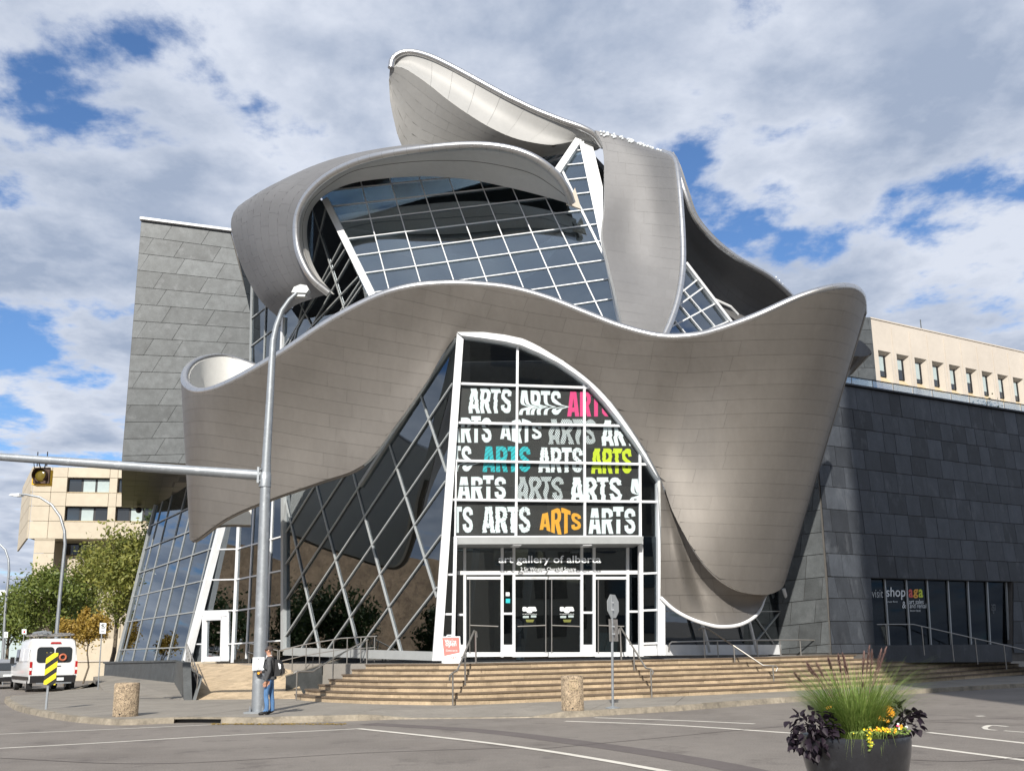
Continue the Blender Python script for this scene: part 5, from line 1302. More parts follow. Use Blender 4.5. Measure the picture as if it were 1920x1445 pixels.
# planting on the terrace
for (px, py, w_, h_) in ((1758, 752, 18, 9), (1770, 750, 14, 10), (1862, 760, 12, 12), (1880, 762, 22, 18), (1893, 764, 14, 16)):
    p = PR.w(px, py) - PR.n * .9; t = thing('terrace_shrub', 'small leafy shrub behind the glass guard on the zinc roof' , 'shrub', p - Vector((0, 0, .3)), 'shrubs on the zinc roof terrace')
    mb = MB()
    for k in range(90):
        c = p + Vector((random.gauss(0, w_ / 90), random.gauss(0, .2), abs(random.gauss(0, h_ / 55)))); e1 = Vector((random.gauss(0, 1), random.gauss(0, 1), random.gauss(0, 1))).normalized() * .09; e2 = e1.orthogonal().normalized() * .05
        mb.quad(c - e1, c - e2, c + e1, c + e2)
    build('foliage', mb, 'leaf_green', t)
    build('stem', MB().tube([p - Vector((0, 0, .4)), p + Vector((0, 0, .2))], .02, 5), 'bark', t)
# cream block on the left
a = WY(58, 1000, 82); cl = thing('office_block', 'cream concrete office block with ribbon windows behind the trees', 'building', (a.x + 6, a.y + 4, 0))
PCn = Plane(a, a + Vector((math.cos(R(10)), math.sin(R(10)), 0)), a + Vector((0, 0, 1)))
def X(px, py=950): return PCn.p2(px, py)[0]
def Yv(py, px=120): return PCn.p2(px, py)[1]
x0, x1 = X(60, 944), X(360, 960); ytop = Yv(876); yov = Yv(1010)
gz = PCn.to2((a.x, a.y, 0))[1]
xs = [x0, X(94), X(127, 905), X(206, 905), X(218), X(293, 960), X(330), x1]
ys = [yov, Yv(977), Yv(949), Yv(923), Yv(895), ytop]
wins = [(2, 3, 3, 4), (2, 3, 1, 2), (4, 5, 1, 2), (4, 5, 3, 4)]
holes = [(xs[a_], xs[b_], ys[c_], ys[d_]) for a_, b_, c_, d_ in wins]
panel_wall(PCn, xs, ys, cl, 'cream', .15, holes, .04)
build('core', bx(PCn, x0 + .05, x1, yov + .02, ytop - .02, -18, -.45), 'cream', cl)
build('core', bx(PCn, x0 + .05, x1, yov + .02, yov + .3, -.45, -.0), 'cream', cl)
def window(pl, x0, x1, y0, y1, n, parent, h=-.3):
    w = bpy.data.objects.new('window', None); COL.objects.link(w); attach(w, parent); w.location = (0, 0, 0)
    build('frame', bx(pl, x0, x1, y0, y1, h - .1, h), 'black', w)
    for k in range(n):
        a_, b_ = x0 + (x1 - x0) * k / n + .1, x0 + (x1 - x0) * (k + 1) / n - .1
        build('pane', bx(pl, a_, b_, y0 + .12, y1 - .12, h, h + .03), random.choice(('dark_glass', 'blind', 'blind')) if k else 'dark_glass', w)
    build('sill', MB().prism([pl.p3((x0, y0 - .0), .15), pl.p3((x1, y0), .15), pl.p3((x1, y0 + .12), h), pl.p3((x0, y0 + .12), h)], (0, 0, -.08)), 'cream_ochre', w)
for k, (h0, h1, v0, v1) in enumerate(holes):
    window(PCn, h0, h1, v0, v1, 3, cl)
# angled left flank and recessed lower storey
fl = bpy.data.objects.new('flank', None)
FA, FBk = PCn.p3((x0, yov), .15), WY(30, 1090, 92)
dfl = Vector((FBk.x - FA.x, FBk.y - FA.y, 0)).normalized(); PFl = Plane(FA, FA + dfl, FA + Vector((0, 0, 1)))
u_end = PFl.to2(FBk)[0]; lo, hi = min(0, u_end), max(0, u_end)
yb = PFl.to2(PCn.p3((x0, ytop), 0))[1]
panel_wall(PFl, [lo, hi], [PFl.to2(PCn.p3((x0, y), 0))[1] for y in ys], cl, 'cream', .15, (), .05)
panel_wall(PCn, [x0 + .5, X(103, 1025), X(167, 1025), X(225, 1025), X(292, 1025), x1], [gz, Yv(1090), Yv(1037), Yv(1013), yov], cl, 'cream', .1, [(X(103, 1025), X(167, 1025), Yv(1037), Yv(1013)), (X(225, 1025), X(292, 1025), Yv(1037), Yv(1013))], .04)
for o in list(cl.children)[-18:]:
    if o.name.startswith('wall_panel') and o.type == 'MESH' and max((Vector(v.co) - PCn.o).dot(PCn.v) for v in o.data.vertices) < yov + .1 and abs((Vector(o.data.vertices[0].co) - PCn.o).dot(PCn.n)) < .2:
        for v in o.data.vertices: v.co = Vector(v.co) - PCn.n * 2.2
PC2 = Plane(a - PCn.n * 2.2, a - PCn.n * 2.2 + PCn.u, a - PCn.n * 2.2 + Vector((0, 0, 1)))
window(PC2, X(103, 1025), X(167, 1025), Yv(1037), Yv(1013), 2, cl, -.2); window(PC2, X(225, 1025), X(292, 1025), Yv(1037), Yv(1013), 3, cl, -.2)
build('core', bx(PCn, x0 + .5, x1, gz, yov - .02, -16, -2.7), 'cream', cl)
# low pale building far left
p = WY(5, 1098, 150); lb = thing('low_building', 'low pale building at the far end of the side street', 'building', (p.x, p.y, 0))
build('wall', MB().box((p.x - 4, p.y + 5, 6), (22, 10, 12)), 'blind', lb); build('roof', MB().box((p.x - 4, p.y + 5, 12.4), (23, 11, .8)), 'white_frame', lb)
for k in range(4): build('window', MB().box((p.x - 11 + k * 4.5, p.y - .05, 8), (2.6, .2, 2)), 'dark_glass', lb)
# beige terraces behind the trees
p = WY(190, 1225, 70); gw = thing('garden_wall', 'stepped beige garden wall under the trees by the side street', 'wall', (p.x, p.y, 0))
build('wall', MB().box((p.x + 3, p.y + 1, .7), (16, .5, 1.4)), 'cream', gw); build('upper_wall', MB().box((p.x + 3, p.y + 4, 1.6), (18, .5, 3.2)), 'cream', gw); build('coping', MB().box((p.x + 3, p.y + 1, 1.45), (16.2, .7, .1)), 'cream_pale', gw)
# buildings behind the viewer, seen in the glass, and the tower that shades the right-hand wall, enlarged to block sky light
sun_h = Vector((math.sin(SUN_AZ), math.cos(SUN_AZ), 0))
edge_hit = PR.w(1596, 900)                 # where the shadow edge crosses the zinc wall
tw_y = -14.0; tx = edge_hit.x - (edge_hit.y - tw_y) * math.tan(SUN_AZ)
topz = 68.0
tw = thing('office_tower', 'tall office tower across the street whose shadow falls on the zinc wall', 'building', (tx + 17, tw_y - 15, 0))
build('wall', MB().box((tx + 45, tw_y - 15, topz / 2), (90, 30, topz)), 'cream', tw)
for k in range(10):
    for j in range(17):
        build('window', MB().box((tx + 3.5 + k * 4.2, tw_y + .02, 4 + j * 3.6), (3.0, .1, 2.0)), 'dark_glass', tw)
def block(name, label, c, d, rz, m, nwx, nwz):
    t = thing(name, label, 'building', (c[0], c[1], 0)); build('wall', MB().box((c[0], c[1], d[2] / 2), d, rz), m, t)
    rot = Matrix.Rotation(rz, 3, 'Z')
    for i in range(nwx):
        for j in range(nwz):
            for s in (1, -1):
                q = Vector(c).to_3d() + rot @ Vector(((i + .5) / nwx * d[0] - d[0] / 2, s * d[1] / 2, 0)); q.z = 3 + j * (d[2] - 3) / nwz
                build('window', MB().box(q, (d[0] / nwx * .5, .12, 1.6), rz), 'dark_glass', t)
block('brick_hall', 'brown stone civic hall on the far side of the square', (-76, 50), (64, 18, 17), R(55), 'hall_stone', 6, 1)
block('office_block', 'grey concrete office slab behind the square', (-30, -95), (50, 20, 34), R(8), 'concrete', 12, 8)
block('office_block', 'low tan office block across the square', (25, -110), (40, 20, 18), R(-4), 'cream', 10, 4)
# ------------------------------------------------------------------ trees
def tree(label, base, crown, rad, m, n, leaf=.16, trunk_r=.14, group='trees along the side street', limbs=7, seed=0, clumps=22):
    rnd = np.random.RandomState(seed); base = Vector(base); c = Vector(crown)
    t = thing('street_tree', label, 'tree', base, group)
    mb = MB(); fork = base.lerp(c, .55); lean = Vector((rnd.normal(0, .12), rnd.normal(0, .12), 0))
    mb.tube([base - Vector((0, 0, .1)), base.lerp(fork, .5) + lean, fork, c + Vector((0, 0, rad[2] * .5))], [trunk_r * 1.2, trunk_r, trunk_r * .75, trunk_r * .15], 8)
    cl_ = []
    for k in range(clumps):
        while True:
            q = rnd.uniform(-1, 1, 3)
            if .25 < np.linalg.norm(q) < 1: break
        cl_.append(c + Vector((q[0] * rad[0], q[1] * rad[1], q[2] * rad[2])) * 1.0)
    for k in range(limbs):
        e = cl_[k]; s = base.lerp(c, rnd.uniform(.4, .85)); mid = s.lerp(e, .5) + Vector((0, 0, .15 * rad[2]))
        mb.tube([s, mid, e], [trunk_r * .45, trunk_r * .28, trunk_r * .08], 6)
    build('trunk', mb, 'bark', t, 'auto')
    V = np.empty((n, 4, 3)); cc = np.array([tuple(x) for x in cl_]); ctr = np.array(tuple(c)); rr = np.array(rad)
    idx = rnd.randint(0, clumps, n); sz = rnd.uniform(.22, .50, clumps)[idx][:, None]
    pos = cc[idx] + rnd.normal(0, 1, (n, 3)) * sz * rr[None] * .55
    sp = rnd.rand(n) < .15; pos[sp] = ctr + rnd.normal(0, .42, (sp.sum(), 3)) * rr
    e1 = rnd.normal(0, 1, (n, 3)); e1 /= np.linalg.norm(e1, axis=1)[:, None]; e2 = np.cross(e1, rnd.normal(0, 1, (n, 3))); e2 /= np.linalg.norm(e2, axis=1)[:, None]
    s = rnd.uniform(.6, 1.3, n)[:, None] * leaf
    V[:, 0] = pos - e1 * s; V[:, 1] = pos - e2 * s * .5; V[:, 2] = pos + e1 * s; V[:, 3] = pos + e2 * s * .5
    me = bpy.data.meshes.new('crown'); me.from_pydata(V.reshape(-1, 3).tolist(), [], np.arange(4 * n).reshape(-1, 4).tolist()); me.materials.append(MT[m])
    o = bpy.data.objects.new('crown', me); COL.objects.link(o); attach(o, t)
    return t
def px_tree(label, cx, cy, rx, ry, Y, base_px, m, n, seed, leaf=.16, tr=.14, limbs=7, clumps=22):
    c = WY(cx, cy, Y); b = WY(base_px, cy, Y); s = Y / F_PX
    return tree(label, (b.x, b.y, .1), c, (rx * s, min(rx, ry) * s, ry * s), m, n, leaf, tr, seed=seed, limbs=limbs, clumps=clumps)
px_tree('tall tree with mixed green and gold leaves beside the leaning glass wall', 235, 1085, 60, 84, 66, 213, 'leaf_autumn', 9000, 1, .15, .16, 10, 34)
px_tree('dark green tree close behind the leaning glass wall', 285, 1075, 40, 95, 70, 270, 'leaf_dark', 5000, 2, .15, .14, 8, 26)
px_tree('small golden tree by the beige garden wall', 170, 1176, 26, 36, 62, 163, 'leaf_gold', 3500, 3, .10, .06, 6, 22)
px_tree('broad green tree behind the white van roof', 95, 1128, 62, 58, 74, 100, 'leaf_green', 7000, 4, .16, .15, 8, 30)
px_tree('green tree at the far left beyond the side street lamps', 20, 1160, 50, 48, 80, 18, 'leaf_green', 5000, 5, .17, .15, 7, 26)
px_tree('dark tree between the van and the golden tree', 135, 1150, 34, 62, 82, 138, 'leaf_dark', 5000, 6, .17, .15, 7, 26)
px_tree('pale autumn tree in front of the cream block', 180, 1075, 36, 50, 76, 178, 'leaf_autumn', 4500, 7, .15, .12, 7, 24)
px_tree('small orange-brown tree behind the van', 128, 1185, 18, 24, 58, 127, 'leaf_gold', 1500, 8, .09, .05, 5, 14)
# trees on the near side of the side street, beyond the frame, mirrored in the leaning glass
for k, (x, y, h) in enumerate(((-42, 44, 9), (-44, 56, 9), (-46, 36, 9), (-50, 50, 10))):
    tree('street tree on the opposite pavement of the side street', (x, y, 0), (x, y, h * .68), (2.6, 2.6, h * .32), 'leaf_dark', 4000, .2, .16, 'trees on the opposite pavement', seed=20 + k)
# ------------------------------------------------------------------ street furniture
# signal and lamp pole
pb = WZ(484, 1336, .15); Yp = pb.y
lp_ = thing('signal_pole', 'tall galvanised pole with signal arm and curved lamp at the kerb corner', 'pole', pb)
def pp(px, py): return WY(px, py, Yp)
q1, q2, q3 = pp(484, 1336), pp(499, 870), pp(512, 640)
build('pole', MB().tube([q1, q1.lerp(q2, .5), q2], [.185, .165, .135], 20), 'galv', lp_, 'auto')
build('lamp_mast', MB().tube([q2, pp(506, 750), q3, pp(518, 612), pp(529, 582), pp(543, 562), pp(556, 550)], [.125, .11, .095, .085, .075, .065, .055], 14), 'galv', lp_, 'auto')
build('base_plate', MB().box((pb.x, pb.y, .175), (.62, .62, .05)), 'galv', lp_)
for k in range(4):
    an = R(45 + 90 * k); c = Vector((pb.x + .25 * math.cos(an), pb.y + .25 * math.sin(an), .2))
    build('gusset', MB().prism([c + Vector((0, 0, 0)), Vector((pb.x, pb.y, .2)), Vector((pb.x, pb.y, .55))], (.02, .02, 0)), 'galv', lp_)
    build('anchor_bolt', MB().lathe(c, [(.03, 0), (.03, .07), (.018, .08), (.018, .14)], 8), 'galv', lp_)
hd = build('lamp_head', MB().prism([pp(546, 548), pp(551, 538), pp(563, 533), pp(575, 535), pp(579, 543), pp(574, 549)], (0, .26, 0.02)), 'grey_frame', lp_)
build('lens', MB().prism([pp(548, 551), pp(573, 552), pp(571, 556), pp(550, 555)], (0, .26, .02)), 'grey_frame', hd)
arm0, arm1 = pp(490, 891), WY(-160, 845, Yp - .3)
build('signal_arm', MB().tube([arm0, arm0.lerp(arm1, .5), arm1], [.15, .125, .095], 16), 'galv', lp_, 'auto')
build('arm_collar', MB().lathe(pp(496.5, 913), [(.17, 0), (.17, .38), (.15, .42)], 18), 'galv', lp_, 'auto')
build('arm_flange', MB().box(pp(487, 892), (.06, .36, .46)), 'galv', lp_)
for dz in (-.17, .17): build('flange_bolt', MB().tube([pp(484, 892) + Vector((0, -.12, dz)), pp(492, 892) + Vector((0, -.12, dz))], .03, 6), 'galv', lp_)
plp = pp(489, 1243.5) + Vector((0, -.24, 0)); s = Yp / F_PX
build('notice_plate', MB().box(plp, (21 * s, .015, 23 * s), R(4)), 'white_print', lp_)
for dz in (-.13, .13): build('plate_bolt', MB().box(plp + Vector((0, -.012, dz)), (.025, .012, .025)), 'black', lp_)
bt = build('push_button_box', MB().box(plp + Vector((.02, .04, -.25)), (.11, .12, .17)), 'black', lp_)
build('button', MB().disc(plp + Vector((.02, -.025, -.25)), (0, -1, 0), .035, 12), 'orange', bt)
# traffic signal hanging from the arm, seen from below and behind
sc_ = pp(77, 893); ts = thing('traffic_signal', 'yellow and brown traffic signal hanging from the galvanised arm', 'traffic light', sc_)
build('housing', MB().box(sc_ + Vector((-.05, .18, 0)), (.44, .30, .46)), 'signal_yellow', ts)
build('back_plate', MB().box(sc_ + Vector((.03, -.02, .02)), (.46, .06, .46)), 'signal_brown', ts)
vis = MB(); 
for k in range(20):
    a0, a1 = R(20 + 320 * k / 20 - 90 + 20), R(20 + 320 * (k + 1) / 20 - 90 + 20)
    P0, P1 = sc_ + Vector((.03 + .2 * math.cos(a0), -.05, .02 + .2 * math.sin(a0))), sc_ + Vector((.03 + .2 * math.cos(a1), -.05, .02 + .2 * math.sin(a1)))
    vis.quad(P0, P1, P1 + Vector((0, -.16, 0)), P0 + Vector((0, -.16, 0)))
build('visor', vis, 'signal_brown', ts)
build('lens', MB().ball(sc_ + Vector((.03, -.05, .02)), .18, 14, 8, 0, (1, .35, 1)), mat('amber_lens', (.16, .12, .02), .15), ts, True)
for dx in (-.12, .12): build('hanger', MB().tube([sc_ + Vector((dx * .4, .05, .22)), sc_ + Vector((dx, .0, .46))], .018, 6), 'galv', ts)
build('hanger_clamp', MB().tube([sc_ + Vector((-.14, 0, .30)), sc_ + Vector((-.14, -.02, .72))], .014, 6), 'black', ts)
build('hanger_clamp', MB().tube([sc_ + Vector((.14, 0, .30)), sc_ + Vector((.14, -.02, .72))], .014, 6), 'black', ts)
build('cable', MB().tube([sc_ + Vector((-.2, 0, .2)), sc_ + Vector((-.24, 0, .4)), sc_ + Vector((-.1, 0, .44))], .012, 6), 'black', ts)
# street lamps
def street_lamp(label, base, pts, Y, r, head=None):
    P = [WY(x, y, Y) for x, y in pts]; t = thing('street_lamp', label, 'street lamp', (base.x, base.y, 0), None)
    build('pole', MB().tube([base] + P, [r * 1.3] + [r * (1 - .5 * k / len(P)) for k in range(len(P))], 10), 'galv', t, 'auto')
    build('base', MB().lathe(base - Vector((0, 0, .0)), [(r * 2, 0), (r * 2, .1), (r * 1.5, .5)], 12), 'galv', t)
    if head: build('lamp_head', MB().prism([WY(x, y, Y) for x, y in head], (0, .35, 0)), 'white_frame', t)
b = WY(98, 1283, 55); street_lamp('curved street lamp standing behind the white van', Vector((b.x, b.y, 0)), [(112, 1120), (122, 1020), (121, 995), (113, 968), (97, 946), (75, 932), (50, 927), (36, 926)], 55, .10, [(16, 928), (20, 925), (38, 924), (40, 929), (30, 930)])
b = WY(4, 1262, 75); street_lamp('curved street lamp at the far end of the side street', Vector((b.x, b.y, 0)), [(10, 1140), (17, 1070), (16, 1048), (10, 1030), (0, 1020), (-15, 1014), (-40, 1012)], 75, .10, [(-60, 1012), (-56, 1010), (-40, 1010), (-40, 1014)])
# hazard marker
hb_ = WZ(86, 1329, .15); Yh = hb_.y; hm = thing('hazard_marker', 'leaning yellow and black striped hazard marker on the kerb corner', 'sign', hb_)
build('post', MB().bar(hb_ - Vector((0, 0, .05)), WY(96, 1222, Yh + .02), .06, .03, (0, -1, 0)), 'galv', hm)
PH = Plane(WY(82, 1282, Yh - .05), WY(104, 1283, Yh - .05), WY(88, 1222, Yh - .05))
cor = [(81.5, 1282.5), (103.5, 1283.5), (109.5, 1223.5), (87.5, 1222.5)]
pl_ = build('plate', MB().prism([PH.w(*p) for p in cor], -PH.n * .01), 'yellow', hm)
poly0 = [PH.p2(*p) for p in cor]
if area2(poly0) < 0: poly0.reverse()
for k in range(5):
    t0 = 1211 + k * 19.5
    a0, b0 = PH.p2(80, t0 + 18), PH.p2(112, t0 - 4); a1, b1 = PH.p2(80, t0 + 27), PH.p2(112, t0 + 5)
    l, r = split_poly(poly0, a0, b0); c = r
    if len(c) > 2:
        l, r = split_poly(c, a1, b1); c = l
        if len(c) > 2 and abs(area2(c)) > .001: build('stripe', MB().prism([PH.p3(p, .004) for p in c], -PH.n * .003), 'black', pl_)
# no-parking sign
def post_sign(name, label, base_px, top_px, plate, Y, zb=.15, prints=()):
    bp = WY(base_px[0], base_px[1], Y); t = thing(name, label, 'sign', (bp.x, bp.y, zb))
    build('post', MB().tube([Vector((bp.x, bp.y, zb - .03)), WY(*top_px, Y)], .03, 8), 'galv', t)
    q = [WY(x, y, Y - .05) for x, y in plate]; pl = build('plate', MB().prism(q, (0, .012, 0)), 'white_print', t)
    for pts, m in prints: build('print', MB().prism([WY(x, y, Y - .058) for x, y in pts], (0, .004, 0)), m, pl)
    return t
def ring_px(cx, cy, r, n=14): return [(cx + r * math.cos(2 * math.pi * k / n), cy - r * math.sin(2 * math.pi * k / n)) for k in range(n)]
nps = post_sign('parking_sign', 'white no-parking sign on a thin post near the grey plinth', (184, 1287), (192, 1167), [(186.5, 1187), (198, 1187.5), (199.5, 1167.5), (187.5, 1167)], 46, .15, [([(189, 1184), (196, 1184), (196.3, 1181), (189.3, 1181)], 'grey_frame')])
pl = [c for c in nps.children if c.name.startswith('plate')][0]
cc_ = WY(193.2, 1173.5, 46 - .06)
build('prohibition_ring', MB().tube([cc_ + Vector((.11 * math.cos(2 * math.pi * k / 20), 0, .11 * math.sin(2 * math.pi * k / 20))) for k in range(21)], .013, 5, caps=False), 'black', pl)
build('prohibition_bar', MB().bar(cc_ + Vector((-.08, 0, .08)), cc_ + Vector((.08, 0, -.08)), .025, .01, (0, -1, 0)), 'black', pl)
text_on(Plane(cc_, cc_ + Vector((1, 0, 0)), cc_ + Vector((0, 0, 1))), 'P', 191.5, 195, 1171, 1176, 'black', pl, .004)
post_sign('parking_sign', 'small white street sign with a dark square behind the van', (44.5, 1215), (45.5, 1178), [(41, 1188), (49.5, 1188), (49.5, 1179), (41, 1179)], 62, 0.0, [([(44, 1186), (47, 1186), (47, 1182), (44, 1182)], 'tail_red')])
post_sign('street_sign', 'pair of white parking signs at the far left lamp', (9, 1235), (11, 1183), [(7.5, 1195), (14.5, 1195), (15, 1184), (8, 1184)], 60, 0.0, [([(10.5, 1193), (12, 1193), (12, 1187), (10.5, 1187)], 'black')])
# bollards of exposed aggregate
def bollard(label, px, py, w, h, mark=False):
    b = WZ(px, py, .15); s = b.y / F_PX; r = w * s / 2; H = h * s
    t = thing('bollard', label, 'bollard', b)
    build('body', MB().lathe(b - Vector((0, 0, .01)), [(r * .98, 0), (r, .02), (r, H - .03), (r * .97, H), (r * .5, H + .01)], 32), 'aggregate', t, 'auto')
    mb = MB(); rnd = random.Random(px)
    for k in range(1500):     # pebbles standing proud of the surface
        an = rnd.uniform(math.pi * .9, math.pi * 2.1); z = rnd.uniform(.03, H - .04); c = b + Vector((r * math.cos(an), r * math.sin(an), z)); rr = rnd.uniform(.007, .014)
        n = Vector((math.cos(an), math.sin(an), 0)); e = Vector((-math.sin(an), math.cos(an), 0)) * rr; u = Vector((0, 0, rr * rnd.uniform(.6, 1)))
        mb.poly([c + e, c + n * rr * .6, c + u]); mb.poly([c + u, c + n * rr * .6, c - e]); mb.poly([c - e, c + n * rr * .6, c - u]); mb.poly([c - u, c + n * rr * .6, c + e])
    build('pebbles', mb, mat('pebble', (.50, .40, .28), .8, 0, .5, 14), t, False, 'stuff')
    build('drain_hole', MB().disc(b + Vector((-.02, -r - .012, .07)), (0, -1, 0), .022, 10), 'black', t)
    if mark:
        c = b + Vector((.02, -r - .006, H * .74)); a_ = .1; bb = .11; w_ = .014
        fr = MB()
        for q0, q1 in (((-a_, -bb), (a_, -bb)), ((a_, -bb), (a_, bb)), ((a_, bb), (-a_, bb)), ((-a_, bb), (-a_, -bb)), ((-.03, -.06), (-.03, .06)), ((-.03, -.06), (.04, -.06)), ((-.03, .0), (.03, .0))):
            fr.bar(c + Vector((q0[0], 0, q0[1])), c + Vector((q1[0], 0, q1[1])), w_, .02, (0, -1, 0))
        build('cast_emblem', fr, 'cream_ochre', t)
    return t
bollard('leaning pebble-faced concrete bollard on the corner near the striped marker', 235, 1342, 43, 60)
bollard('pebble-faced concrete bollard with a cast square emblem below the steps', 1074, 1331, 40, 62, True)
# stop sign seen from behind
sb_ = WZ(1149, 1327, .15); Ys = sb_.y; st = thing('stop_sign', 'back of an octagonal sign on a thin galvanised post before the steps', 'sign', sb_)
build('post', MB().tube([sb_ - Vector((0, 0, .02)), WY(1147, 1116, Ys)], .035, 8), 'galv', st)
build('foot', MB().lathe(sb_, [(.2, 0), (.2, .02), (.06, .05)], 14), 'galv', st)
oc = WY(1149, 1136, Ys + .05); ax = Vector((math.cos(R(55)), math.sin(R(55)), 0))
ogp = [oc + ax * (.345 * math.cos(R(22.5 + 45 * k))) + Vector((0, 0, .345 * math.sin(R(22.5 + 45 * k)))) for k in range(8)]
build('octagon_plate', MB().prism(ogp, ax.cross(Vector((0, 0, 1))) * .012), 'grey_frame', st)
tb = WY(1150, 1181, Ys + .05); tq = [tb + ax * a_ + Vector((0, 0, b_)) for a_, b_ in ((-.24, -.3), (.24, -.3), (.24, .3), (-.24, .3))]
build('tab_plate', MB().prism(tq, ax.cross(Vector((0, 0, 1))) * .012), mat('weathered_sign_back', (.25, .24, .23), .6, .2, .3, 6), st)
for dz in (.1, -.1, -.55, -.75): build('sign_clamp', MB().box(WY(1148, 1136, Ys - .02) + Vector((0, 0, dz)), (.09, .05, .04)), 'galv', st)
# A-board
ab = PE.w(843, 1240) + PE.n * 1.1; ab.z = ZT; sA = ab.y / F_PX
af = thing('sandwich_board', 'red and white open-sign sandwich board beside the entrance', 'sign', ab)
PA = Plane(ab + Vector((0, -.25, 0)), ab + Vector((1, -.25 + .08, 0)), ab + Vector((0, 0, 1.0)) + Vector((0, -.0, 0)))
def A_(x, z, h=0): return PA.p3((x, z), h)
build('front_panel', MB().prism([A_(-.26, 0), A_(.34, 0), A_(.30, .92), A_(-.34, .92)], -PA.n * .03), 'white_print', af)
build('back_panel', MB().prism([A_(-.36, 0) + Vector((0, .5, 0)), A_(.24, 0) + Vector((0, .5, 0)), A_(.24, .92, -.06), A_(-.36, .92, -.06)], PA.n * -.03), 'white_print', af)
build('handle', MB().tube([A_(-.16, .90, -.03), A_(-.14, .97, -.03), A_(.10, .97, -.03), A_(.12, .90, -.03)], .02, 6), 'white_print', af)
pr = build('red_poster', MB().prism([A_(-.24, .25, .006), A_(.29, .36, .006), A_(.27, .88, .006), A_(-.31, .88, .006)], -PA.n * .004), 'red', af)
P2x = lambda x, z: project(PA.p3((x, z)))
def textA(s, x0, x1, z0, z1, m, par):
    a, b = P2x(x0, z1), P2x(x1, z0); text_on(PA, s, a[0], b[0], a[1], b[1], m, par, .010, .0)
textA("We're", -.22, .17, .69, .82, 'white_print', pr); textA('open', -.19, .17, .53, .70, 'white_print', pr); textA('Come on in', -.18, .20, .40, .47, 'white_print', pr)
textA('aga', -.04, .18, .13, .24, 'red', af)
